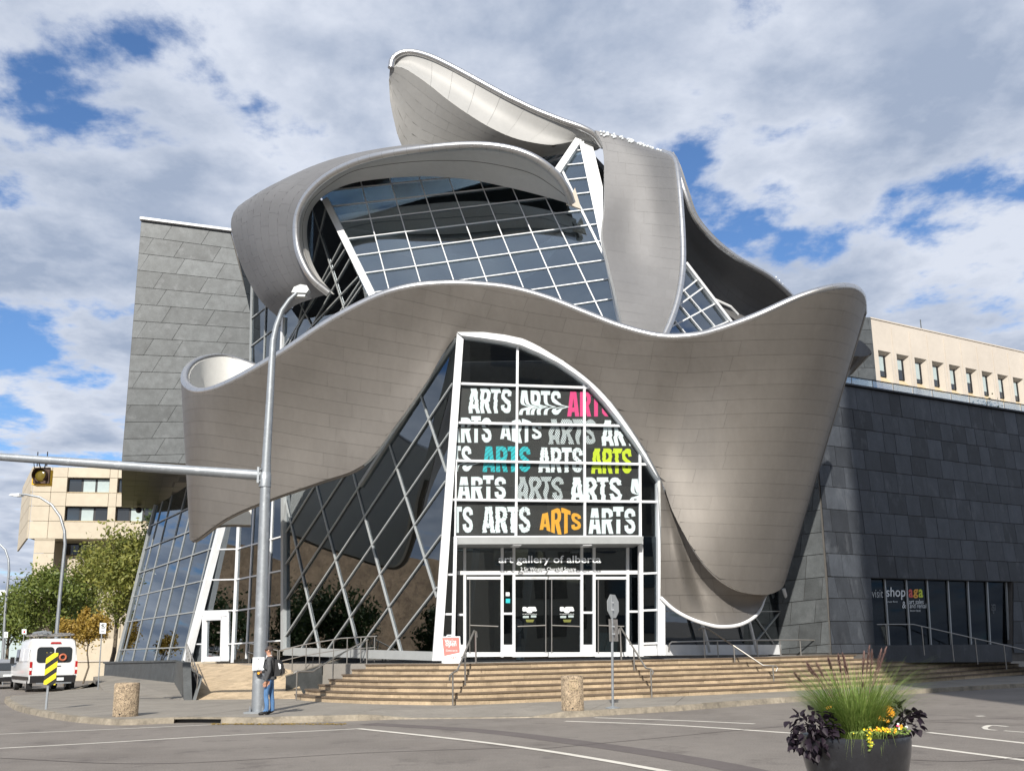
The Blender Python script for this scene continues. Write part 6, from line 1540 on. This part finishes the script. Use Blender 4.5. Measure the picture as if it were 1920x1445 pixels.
# ------------------------------------------------------------------ vehicles
def wheel(c, r, w, parent, ax=Vector((1, 0, 0))):
    c = Vector(c); wv = bpy.data.objects.new('wheel', None); COL.objects.link(wv); attach(wv, parent); wv.location = (0, 0, 0)
    build('tyre', MB().tube([c - ax * w / 2, c - ax * w * .42, c + ax * w * .42, c + ax * w / 2], [r * .9, r, r, r * .9], 20), 'rubber', wv, 'auto')
    build('rim', MB().tube([c - ax * (w / 2 + .01), c + ax * (w / 2 + .01)], r * .58, 14), 'silver_paint', wv, 'auto')
def loc_frame(P, yaw):
    rot = Matrix.Rotation(yaw, 3, 'Z'); P = Vector(P)
    return lambda x, y, z: P + rot @ Vector((x, y, z))
def vehicle_van():
    # local: x right, y forward (away), rear face at y=0
    vb = WZ(97, 1296, 0); yaw = R(36); T0 = loc_frame((vb.x, vb.y, 0), yaw); T = lambda x, y, z: T0(x * 1.1, y * 1.1, z * 1.12); ax = Matrix.Rotation(yaw, 3, 'Z') @ Vector((1, 0, 0)); fw = Matrix.Rotation(yaw, 3, 'Z') @ Vector((0, 1, 0))
    t = thing('cargo_van', 'white cargo van with roof rack parked by the corner pavement', 'van', vb)
    W = 1.04
    # body section rings (rear to front)
    def ring(y, zt, zb, wt, wb): return [T(-wb, y, zb), T(-W, y, zb + .35), T(-W, y, zb + .75), T(-wt - .06, y, zt - .35), T(-wt, y, zt - .10), T(-wt + .14, y, zt), T(wt - .14, y, zt), T(wt, y, zt - .10), T(wt + .06, y, zt - .35), T(W, y, zb + .75), T(W, y, zb + .35), T(wb, y, zb)]
    secs = [ring(0.0, 2.36, .42, .84, .98), ring(.10, 2.42, .40, .88, 1.0), ring(1.5, 2.46, .38, .90, 1.0), ring(3.6, 2.44, .38, .90, 1.0), ring(4.2, 2.30, .38, .84, 1.0), ring(4.9, 1.62, .38, .82, 1.0), ring(5.5, 1.25, .42, .80, .98), ring(5.75, .95, .45, .76, .94)]
    mb = MB(); n = 12; i0 = 0
    for s_ in secs: mb.v += [tuple(p) for p in s_]
    for k in range(len(secs) - 1):
        for j in range(n):
            a = k * n + j; b = k * n + (j + 1) % n; mb.f.append((a, a + n, b + n, b)); mb.m.append(0)
    mb.f.append(tuple(range(n))); mb.m.append(0); mb.f.append(tuple(reversed(range((len(secs) - 1) * n, len(secs) * n)))); mb.m.append(0)
    build('body', mb, 'white_paint', t, 'auto')
    def R_(pts, y, d, name, m, par=t): return build(name, MB().prism([T(x, y, z) for x, z in pts], fw * d), m, par)
    def oval(x0, x1, z0, z1, r=.10):
        P = []
        for cx, cz, a0 in ((x1 - r, z1 - r, 0), (x0 + r, z1 - r, 90), (x0 + r, z0 + r, 180), (x1 - r, z0 + r, 270)):
            for k in range(4): an = R(a0 + 30 * k); P.append((cx + r * math.cos(an), cz + r * math.sin(an)))
        return P
    d1_ = R_(oval(-.90, -.008, .70, 2.02, .12), -.012, .012, 'rear_door', 'white_paint'); d2_ = R_(oval(.008, .90, .70, 2.02, .12), -.012, .012, 'rear_door', 'white_paint')
    R_(oval(-.76, -.03, 1.32, 2.04, .14), -.024, .01, 'rear_window', 'dark_glass', d1_); R_(oval(.03, .76, 1.32, 2.04, .14), -.024, .01, 'rear_window', 'dark_glass', d2_)
    R_([(.09, 1.15), (.30, 1.15), (.30, 1.18), (.09, 1.18)], -.04, .02, 'door_handle', 'black', d2_)
    R_([(-.22, 2.19), (.26, 2.19), (.22, 2.27), (-.18, 2.27)], -.03, .05, 'brake_lamp', 'tail_red')
    R_([(-.98, .42), (.98, .42), (.98, .74), (-.98, .74)], -.06, .08, 'bumper', 'black'); R_([(-.72, .36), (.80, .36), (.80, .42), (-.72, .42)], -.10, .12, 'step', 'galv')
    R_([(.16, .50), (.46, .50), (.46, .64), (.16, .64)], -.075, .02, 'number_plate', 'white_print')
    for s_ in (-1, 1):
        R_([(s_ * .93, .80), (s_ * 1.03, .80), (s_ * 1.03, 1.38), (s_ * .93, 1.38)], -.03, .06, 'tail_lamp', 'tail_red'); R_([(s_ * .935, .98), (s_ * 1.03, .98), (s_ * 1.03, 1.10), (s_ * .935, 1.10)], -.036, .02, 'reversing_lamp', 'white_print')
    rg = T(.36, -.06, 1.56); build('life_ring', MB().tube([rg + ax * (.15 * math.cos(2 * math.pi * k / 18)) + Vector((0, 0, .15 * math.sin(2 * math.pi * k / 18))) for k in range(19)], .05, 8, caps=False), mat('faded_orange', (.50, .14, .07), .6), t, True)
    # side windows and trim on the visible left flank
    for y0, y1 in ((.5, 1.9), (2.1, 3.2), (3.4, 4.3)):
        build('side_panel', MB().prism([T(-W + .012, y0, 1.40), T(-W + .012, y1, 1.40), T(-.99, y1, 1.98), T(-.99, y0, 1.98)], ax * -.03), 'dark_glass' if y0 > 3 else 'white_paint', t)
    build('side_trim', MB().prism([T(-W - .0, .1, .55), T(-W - .0, 5.2, .55), T(-W - .0, 5.2, .70), T(-W - .0, .1, .70)], ax * -.02), 'black', t)
    for y in (1.05, 4.75):
        for x in (-.86, .86): wheel(T(x, y, .34), .38, .26, t, ax)
    for s_ in (-.93, .93): build('mud_flap', MB().prism([T(s_ - .12, .45, .12), T(s_ + .12, .45, .12), T(s_ + .12, .45, .5), T(s_ - .12, .45, .5)], fw * .02), 'black', t)
    rr = bpy.data.objects.new('roof_rack', None); COL.objects.link(rr); attach(rr, t); rr.location = (0, 0, 0)
    for y in (.35, 1.6, 2.9): build('crossbar', MB().tube([T(-.86, y, 2.60), T(.86, y, 2.60)], .03, 6), 'rail', rr)
    for x in (-.8, -.3, .8): build('side_bar', MB().tube([T(x, .1, 2.64), T(x, 3.6, 2.64)], .03, 6), 'rail', rr)
    for x in (-.7, .7):
        for y in (.35, 2.9): build('rack_foot', MB().tube([T(x, y, 2.42), T(x, y, 2.6)], .03, 6), 'rail', rr)
    build('pipe_tube', MB().tube([T(-.48, .0, 2.72), T(-.48, 3.2, 2.72)], .10, 12), 'galv', rr, 'auto'); build('pipe_tube', MB().tube([T(-.26, .05, 2.70), T(-.26, 3.2, 2.70)], .08, 12), 'galv', rr, 'auto')
    lad = bpy.data.objects.new('ladder', None)
    for x in (.25, .62): build('ladder_rail', MB().tube([T(x, .0, 2.68), T(x, 3.4, 2.68)], .03, 6), 'rail', rr)
    for k in range(9): build('ladder_rung', MB().tube([T(.25, .2 + k * .36, 2.68), T(.62, .2 + k * .36, 2.68)], .018, 5), 'rail', rr)
    build('mirror', MB().box(T(-1.18, 4.5, 1.45), (.2, .12, .36), yaw), 'black', t)
    return t
vehicle_van()
def car(label, base, yaw, m, scale=1.0, name='parked_car', pickup=False):
    T = loc_frame(base, yaw); rot = Matrix.Rotation(yaw, 3, 'Z'); ax = rot @ Vector((1, 0, 0)); fw = rot @ Vector((0, 1, 0))
    t = thing(name, label, 'car', base)
    W = .92
    prof = [(0, .45), (0, .85), (.06, 1.02), (.32, 1.50), (.55, 1.66), (2.0, 1.70), (2.75, 1.55), (3.45, 1.08), (4.45, .95), (4.62, .75), (4.62, .42)]
    mb = MB(); n = len(prof)
    for x, inn in ((-W, 0), (W, 0)):
        for y, z in prof:
            q = .0 if z < 1.05 else (z - 1.05) * .28
            mb.v.append(tuple(T(x * (1 - q), y, z)))
    for k in range(n - 1): mb.f.append((k, k + 1, n + k + 1, n + k)); mb.m.append(0)
    mb.f.append(tuple(reversed(range(n)))); mb.f.append(tuple(range(n, 2 * n))); mb.m += [0, 0]
    mb.f.append((n - 1, 0, n, 2 * n - 1)); mb.m.append(0)
    build('body', mb, m, t, 'auto')
    P = lambda pts, d, nm, mm: build(nm, MB().prism([T(*p) for p in pts], d), mm, t)
    P([(-.68, .04, 1.08), (.68, .04, 1.08), (.62, .27, 1.48), (-.62, .27, 1.48)], fw * -.02, 'rear_window', 'dark_glass')
    for s_ in (-1, 1):
        P([(s_ * .915, .5, 1.08), (s_ * .915, 3.2, 1.10), (s_ * .82, 2.65, 1.50), (s_ * .79, 1.6, 1.60), (s_ * .80, .75, 1.56)], ax * (s_ * .03), 'side_window', 'dark_glass')
        P([(s_ * .60, -.015, .82), (s_ * .90, -.015, .82), (s_ * .90, .03, 1.05), (s_ * .66, .03, 1.05)], fw * -.02, 'tail_lamp', 'tail_red')
        for y in (.9, 3.7): wheel(T(s_ * .80, y, .34), .34, .22, t, ax)
        build('roof_rail', MB().tube([T(s_ * .66, .6, 1.74), T(s_ * .66, 2.4, 1.74)], .025, 6), 'black', t)
    P([(-.90, -.04, .42), (.90, -.04, .42), (.90, -.04, .66), (-.90, -.04, .66)], fw * .05, 'bumper', 'black'); P([(-.24, -.06, .70), (.24, -.06, .70), (.24, -.06, .83), (-.24, -.06, .83)], fw * .02, 'number_plate', 'white_print')
    return t
c_ = WZ(12, 1291, 0); car('silver sport utility car parked just ahead of the white van', (c_.x, c_.y, 0), R(36), 'silver_paint')
c_ = WZ(-22, 1285, 0); car('dark car at the kerb beyond the silver car', (c_.x - 1.2, c_.y + 2, 0), R(36), 'black')
# ------------------------------------------------------------------ pedestrian
def person():
    b = WZ(503, 1339, .155); t = thing('person', 'person in charcoal jacket and blue jeans pressing the crossing button on the pole', 'person', b)
    # local frame: f forward (to the pole, -X), s to the near side (-Y)
    def Pt(f, s, z): return Vector((b.x - f, b.y - s, b.z + z))
    V = []; E = []; Rr = []
    def add(p, r, par=None):
        V.append(p); Rr.append(r)
        if par is not None: E.append((par, len(V) - 1))
        return len(V) - 1
    pel = add(Pt(0, 0, .96), (.145, .17)); wa = add(Pt(.0, 0, 1.12), (.145, .17), pel); ch = add(Pt(-.01, 0, 1.32), (.15, .19), wa); sh = add(Pt(-.02, 0, 1.44), (.10, .15), ch); nk = add(Pt(.02, 0, 1.52), (.055, .055), sh); hd0 = add(Pt(.045, 0, 1.60), (.072, .068), nk); hd1 = add(Pt(.05, 0, 1.68), (.088, .078), hd0); hd2 = add(Pt(.035, 0, 1.755), (.06, .055), hd1)
    for s_, fo in ((1, .03), (-1, -.06)):
        hp = add(Pt(0, s_ * .10, .88), (.10, .105), pel); kn = add(Pt(.02 + fo, s_ * .11, .50), (.068, .070), hp); cf = add(Pt(fo - .01, s_ * .115, .30), (.062, .064), kn); an = add(Pt(fo - .02, s_ * .12, .09), (.05, .052), cf); he = add(Pt(fo - .03, s_ * .12, .045), (.045, .045), an); ba = add(Pt(fo + .10, s_ * .125, .04), (.042, .05), an); to = add(Pt(fo + .20, s_ * .13, .03), (.028, .042), ba)
    # near arm hangs
    a0 = add(Pt(-.02, .20, 1.41), (.075, .075), sh); a1 = add(Pt(-.06, .26, 1.13), (.055, .055), a0); a2 = add(Pt(.02, .26, .90), (.042, .042), a1); h1 = add(Pt(.045, .26, .82), (.024, .036), a2); hN = V[h1]
    for k, (df, L_) in enumerate(((-.028, .075), (-.008, .09), (.012, .085), (.03, .07))):
        f1 = add(hN + Vector((-(.005 + df), 0, -.045)), (.010, .010), h1); f2 = add(hN + Vector((-(.02 + df), .0, -.045 - L_ * .7)), (.009, .009), f1)
    th = add(hN + Vector((-.045, .01, -.01)), (.011, .011), h1); add(hN + Vector((-.062, .012, -.045)), (.009, .009), th)
    # far arm reaches to the button
    c0 = add(Pt(.0, -.19, 1.40), (.072, .072), sh); c1 = add(Pt(.12, -.20, 1.16), (.053, .053), c0); tgt = Vector((plp.x + .07, plp.y + .0, plp.z - .24))
    wr = V[c1].lerp(tgt, .72); c2 = add(wr, (.040, .040), c1); h2 = add(V[c1].lerp(tgt, .88), (.034, .024), c2); hF_ = V[h2]; dd = (tgt - hF_).normalized()
    for k in range(4):
        o_ = Vector((0, -.03 + k * .02, 0)); f1 = add(hF_ + o_ + dd * .05, (.010, .010), h2); add(hF_ + o_ + dd * (.09 if k == 0 else .07) + Vector((0, 0, -.0 if k == 0 else -.035)), (.009, .009), f1)
    th = add(hF_ + Vector((0, -.03, .025)), (.011, .011), h2); add(hF_ + Vector((0, -.03, .03)) + dd * .04, (.009, .009), th)
    me = bpy.data.meshes.new('body'); me.from_pydata([tuple(v) for v in V], E, []); ob = bpy.data.objects.new('body', me); COL.objects.link(ob)
    md = ob.modifiers.new('skin', 'SKIN'); md.use_smooth_shade = True
    for k, sv in enumerate(me.skin_vertices[0].data): sv.radius = Rr[k]; sv.use_root = (k == 0)
    ss = ob.modifiers.new('sub', 'SUBSURF'); ss.levels = 2; ss.render_levels = 2
    bpy.context.view_layer.update(); dg = bpy.context.evaluated_depsgraph_get(); m2 = bpy.data.meshes.new_from_object(ob.evaluated_get(dg)); bpy.data.objects.remove(ob)
    m2.name = 'body'; m2.materials.clear()
    for m in ('jacket', 'jeans', 'skin', 'black'): m2.materials.append(MT[m])
    for p in m2.polygons:
        c = p.center; z = c.z - b.z; p.use_smooth = True
        k = 0
        if z < .095: k = 3
        elif z < .93 and (c - Vector((b.x, b.y, c.z))).length < .235 and abs(c.y - b.y) < .215: k = 1
        if z > 1.505: k = 2
        if (c - hN).length < .125 and z < .86: k = 2
        if (c - hF_).length < .11: k = 2
        p.material_index = k
    o = bpy.data.objects.new('body', m2); COL.objects.link(o); attach(o, t)
    hb2 = Pt(.04, 0, 1.67)
    mb = MB(); P = []
    for i in range(9):      # hair cap: crown, back and sides
        th_ = R(8 + i * 13)
        row = []
        for j in range(17):
            an = R(-128 + j * 16); rr = .098; x = math.sin(th_) * math.cos(an); y = math.sin(th_) * math.sin(an)
            row.append(hb2 + Vector((x * .103 + .012, y * .088, math.cos(th_) * .105 + .015)))
        P.append(row)
    mb.grid(P); build('hair', mb, 'hair', o, True)
    build('nose', MB().ball(Pt(.135, 0, 1.655), .020, 8, 5, 0, (1, .8, 1.2)), 'skin', o, True)
    build('ear', MB().ball(Pt(.03, .088, 1.655), .026, 8, 5, 0, (.8, .4, 1.2)), 'skin', o, True)
    gl = build('glasses', MB().tube([Pt(.02, .092, 1.69), Pt(.10, .085, 1.688), Pt(.135, .05, 1.685), Pt(.14, -.05, 1.685)], .008, 6), 'black', o)
    build('lens', MB().box(Pt(.125, .05, 1.68), (.02, .045, .03), R(25)), 'black', gl)
    build('mouth', MB().box(Pt(.118, 0, 1.605), (.012, .045, .008)), 'tail_red', o)
    build('shirt_collar', MB().tube([Pt(.10, .05, 1.43), Pt(.07, .075, 1.50), Pt(-.02, .085, 1.52), Pt(-.05, .05, 1.53)], .018, 6), 'white_print', o, True)
    build('jacket_hem', MB().lathe(Pt(.0, 0, .90), [(.150, .0), (.185, .015), (.185, .06), (.17, .09)], 20), 'jacket', o, 'auto')
    # backpack
    bp = thing('backpack', 'small black backpack with pale trim on the back of the person', 'backpack', Pt(-.26, 0, 1.0))
    prf = [(-.16, .98), (-.30, 1.00), (-.345, 1.12), (-.33, 1.28), (-.27, 1.40), (-.17, 1.42)]
    mb = MB(); mb.prism([Pt(f, .15, z) for f, z in prf], (0, .30, 0)); build('bag', mb, 'black', bp)
    build('side_trim', MB().prism([Pt(-.29, .156, 1.17), Pt(-.335, .156, 1.19), Pt(-.325, .156, 1.30), Pt(-.25, .156, 1.34)], (0, .01, 0)), 'white_print', bp)
    build('front_pocket', MB().prism([Pt(-.33, .10, 1.03), Pt(-.385, .10, 1.06), Pt(-.38, .10, 1.18), Pt(-.335, .10, 1.2)], (0, .20, 0)), 'black', bp)
    build('strap', MB().tube([Pt(-.17, .13, 1.40), Pt(-.05, .155, 1.50), Pt(.10, .15, 1.40), Pt(.13, .16, 1.22), Pt(-.12, .2, 1.05)], .016, 6), 'black', bp, True)
person()
# ------------------------------------------------------------------ planter in the foreground
Ypl = 9.8; pc = WY(1601, 1376, Ypl); rimz = pc.z; s = Ypl / F_PX; rr = 96 * s
plt = thing('planter', 'large dark glazed planter pot at the near kerb', 'planter', (pc.x, pc.y, 0))
build('pot', MB().lathe((pc.x, pc.y, 0), [(rr * .62, 0), (rr * .70, .05), (rr * .86, rimz * .42), (rr * .97, rimz * .78), (rr, rimz * .93), (rr * .985, rimz), (rr * .92, rimz), (rr * .90, rimz - .06)], 48), mat('glazed_pot', (.018, .019, .023), .28, 0, .25, 5, .05, 12, coat=.5, stain=((.04, .043, .05), 6.0, .55, .8)), plt, 'auto')
build('soil', MB().lathe((pc.x, pc.y, rimz - .12), [(rr * .9, 0), (rr * .9, .03)], 24), mat('soil', (.04, .03, .022), .95, 0, .3, 20), plt)
def blade(mb, base, tip, w, sag, n=5):
    base = Vector(base); tip = Vector(tip); d = tip - base; side = Vector((-d.y, d.x, 0)); side = side.normalized() if side.length > 1e-5 else Vector((1, 0, 0))
    A_, B_ = [], []
    for k in range(n + 1):
        f = k / n; p = base + d * f + Vector((0, 0, sag * 4 * f * (1 - f))); ww = w * (1 - f * .93)
        A_.append(p + side * ww); B_.append(p - side * ww)
    mb.grid([A_, B_])
gc = Vector((pc.x + .04, pc.y + .02, rimz - .08)); fg = thing('fountain_grass', 'tall fountain grass with purple plumes growing in the planter', 'grass', gc)
mb = MB(); rnd = random.Random(5)
for k in range(3300):
    an = rnd.uniform(0, 2 * math.pi); ro = rnd.random() ** .5 * .22; L_ = rnd.uniform(.35, 1.0); out = rnd.uniform(.05, .80) * L_ / .8
    b0 = gc + Vector((ro * math.cos(an), ro * math.sin(an), 0)); an2 = an + rnd.gauss(0, .35)
    tip = b0 + Vector((out * math.cos(an2), out * math.sin(an2), L_ * rnd.uniform(.45, .92)))
    blade(mb, b0, tip, rnd.uniform(.0026, .0050), .10 * out / .5)
build('blades', mb, 'grass', fg, False, 'stuff')
def plume(base, tip, Ln, name='plume'):
    mb = MB(); base = Vector(base); tip = Vector(tip); d = (tip - base).normalized()
    mb.tube([base, base.lerp(tip, .5) + Vector((0, 0, .04)), tip], [.004, .0035, .003], 4)
    for k in range(230):
        f = rnd.random(); p = tip + d * (Ln * f) ; r = .030 * math.sin(math.pi * min(f * .9 + .08, 1)) ** .6
        o = Vector((rnd.gauss(0, 1), rnd.gauss(0, 1), rnd.gauss(0, 1))).normalized(); o = (o - d * o.dot(d)).normalized()
        e = p + o * r + d * .03; w_ = d.cross(o) * .0032
        mb.poly([p - w_, p + w_, e])
    build(name, mb, 'plume', fg)
for (bx_, by_, tx_, ty_) in ((1625, 1262, 1640, 1222), (1617, 1262, 1630, 1228), (1640, 1268, 1672, 1238), (1632, 1272, 1664, 1243), (1645, 1262, 1676, 1232), (1590, 1264, 1597, 1230), (1586, 1265, 1588, 1236), (1577, 1262, 1580, 1232), (1560, 1257, 1554, 1236), (1535, 1272, 1515, 1246), (1528, 1268, 1512, 1257), (1505, 1280, 1486, 1276), (1617, 1290, 1618, 1282), (1545, 1270, 1530, 1250)):
    p0 = gc + Vector((rnd.uniform(-.1, .1), rnd.uniform(-.1, .1), 0)); a_ = WY(bx_, by_, Ypl + rnd.uniform(-.15, .15)); b_ = WY(tx_, ty_, a_.y)
    plume(p0, a_, (b_ - a_).length * 1.15)
    ch = [c for c in fg.children if c.name.startswith('plume')][-1]
# dark sweet-potato vine: one object per leaf
LEAF = []
for k in range(4):
    w_ = (.030, .034, .026, .038)[k]; L_ = (.10, .09, .11, .085)[k]
    mb = MB(); mb.v = [(0, 0, 0), (w_ * .8, L_ * .25, .008), (w_, L_ * .45, .010), (w_ * .6, L_ * .75, .0), (0, L_, -.02), (-w_ * .6, L_ * .75, .0), (-w_, L_ * .45, .010), (-w_ * .8, L_ * .25, .008), (0, L_ * .45, -.004)]
    mb.f = [(0, 1, 2, 8), (8, 2, 3, 4), (8, 4, 5, 6), (0, 8, 6, 7)]; mb.m = [0] * 4
    me = bpy.data.meshes.new('leaf'); me.from_pydata(mb.v, [], mb.f); me.materials.append(MT['leaf_purple']); me.polygons.foreach_set('use_smooth', [True] * 4); LEAF.append(me)
def vine(label, cx, cy, rx, ry, Y, n, seed, droop):
    c = WY(cx, cy, Y); s = Y / F_PX; t = thing('sweet_potato_vine', label, 'plant', c); rn = random.Random(seed)
    mb = MB()
    for k in range(9):
        an = rn.uniform(0, 6.28); e = c + Vector((math.cos(an) * rx * s * .8, math.sin(an) * .16, rn.uniform(-.6, .5) * ry * s)); mb.tube([Vector((pc.x + (c.x - pc.x) * .6, pc.y - .02, rimz - .05)), c.lerp(e, .4) + Vector((0, 0, .05)), e], .005, 5)
    build('stems', mb, 'leaf_purple', t)
    for k in range(n):
        while True:
            q = Vector((rn.uniform(-1, 1), rn.uniform(-1, 1), rn.uniform(-1, 1)))
            if q.length < 1: break
        p = Vector((q.x * rx * s, q.y * .22, q.z * ry * s)); 
        o = bpy.data.objects.new('leaf', LEAF[rn.randrange(4)]); COL.objects.link(o); o.parent = t
        o.location = p; dirv = Vector((q.x + rn.gauss(0, .5), q.y - .4 + rn.gauss(0, .4), q.z * .6 - droop + rn.gauss(0, .4))).normalized()
        o.rotation_euler = (dirv.to_track_quat('Y', 'Z').to_matrix() @ Matrix.Rotation(rn.gauss(0, .7), 3, 'Y')).to_euler(); sc = rn.uniform(.7, 1.2); o.scale = (sc, sc, sc)
vine('mass of purple-black leaves spilling over the left rim of the planter', 1526, 1372, 48, 42, Ypl - .25, 220, 3, .5)
vine('small tuft of purple-black leaves at the right rim of the planter', 1698, 1348, 24, 26, Ypl - .1, 60, 4, .1)
def flower_clump(name, label, px, py, Y, rad, n, cols, size, leaves, seed):
    c = WY(px, py, Y); rn = random.Random(seed); t = thing(name, label, 'flowers', c)
    mb = MB()
    for k in range(leaves):
        p = c + Vector((rn.gauss(0, rad[0] * .6), rn.gauss(0, rad[1] * .6), rn.gauss(-.02, rad[2] * .5))); e1 = Vector((rn.gauss(0, 1), rn.gauss(0, 1), rn.gauss(0, .6))).normalized() * .02; e2 = e1.orthogonal().normalized() * .012
        mb.quad(p - e1, p - e2, p + e1, p + e2)
    build('leaves', mb, 'grass', t, False, 'stuff')
    for k in range(n):
        p = c + Vector((rn.gauss(0, rad[0] * .55), -abs(rn.gauss(0, rad[1] * .6)), rn.gauss(0, rad[2] * .5))); mb = MB(); sz = size * rn.uniform(.7, 1.2)
        nv = Vector((rn.gauss(0, .4), -1, rn.gauss(.4, .4))).normalized(); e1 = nv.orthogonal().normalized(); e2 = nv.cross(e1)
        for j in range(6):
            an = j * math.pi / 3; d_ = e1 * math.cos(an) + e2 * math.sin(an); o_ = nv.cross(d_)
            mb.quad(p, p + d_ * sz * .6 + o_ * sz * .35 + nv * .004, p + d_ * sz + nv * .006, p + d_ * sz * .6 - o_ * sz * .35 + nv * .004)
        build('flower', mb, rn.choice(cols), t)
flower_clump('orange_geranium', 'bright orange blooms between grass and dark leaves', 1666, 1336, Ypl - .2, (.04, .05, .05), 14, ['fl_orange'] if 'fl_orange' in MT else ['orange'], .026, 60, 1)
flower_clump('orange_geranium', 'orange blooms low in front of the tall grass', 1650, 1345, Ypl - .25, (.035, .04, .025), 9, ['orange'], .022, 60, 2)
flower_clump('orange_geranium', 'small orange bloom at the left of the tall grass', 1553, 1326, Ypl - .1, (.03, .03, .02), 6, ['orange'], .02, 20, 3)
flower_clump('yellow_bidens', 'yellow trailing flowers along the planter rim', 1655, 1368, Ypl - .45, (.17, .05, .025), 60, ['yellow', 'yellow', 'orange'], .012, 300, 4)
flower_clump('yellow_bidens', 'yellow flowers hanging down the front of the planter', 1630, 1385, Ypl - .56, (.018, .02, .075), 26, ['yellow'], .011, 60, 5)
flower_clump('pink_flowers', 'small pink flowers at the right end of the planter', 1688, 1362, Ypl - .42, (.05, .03, .03), 9, ['pink', 'white_print', 'orange'], .014, 40, 6)
mb = MB()
for k in range(16):
    x = random.uniform(1590, 1680); p = WY(x, 1372, Ypl - .5); q = WY(x + random.uniform(-14, 14), random.uniform(1395, 1425), Ypl - .57); blade(mb, p, q, .0018, .02)
build('trailing_blades', mb, 'grass', fg, False, 'stuff')

# fallen leaves along the gutter
mb = MB(); rl = random.Random(3)
for k in range(420):
    p = WZ(rl.uniform(395, 650), 1357.5, 0.0) + Vector((0, rl.gauss(0, .10), .012)); a = rl.uniform(0, 6.28); e = rl.uniform(.02, .05)
    mb.quad(p + Vector((e * math.cos(a), e * math.sin(a), 0)), p + Vector((-e * .5 * math.sin(a), e * .5 * math.cos(a), .012)), p - Vector((e * math.cos(a), e * math.sin(a), 0)), p + Vector((e * .5 * math.sin(a), -e * .5 * math.cos(a), .006)))
lf = build('leaf_litter', mb, 'leaf_gold', None, False, 'stuff'); tag(lf, 'brown fallen leaves gathered along the kerb gutter', 'leaves')
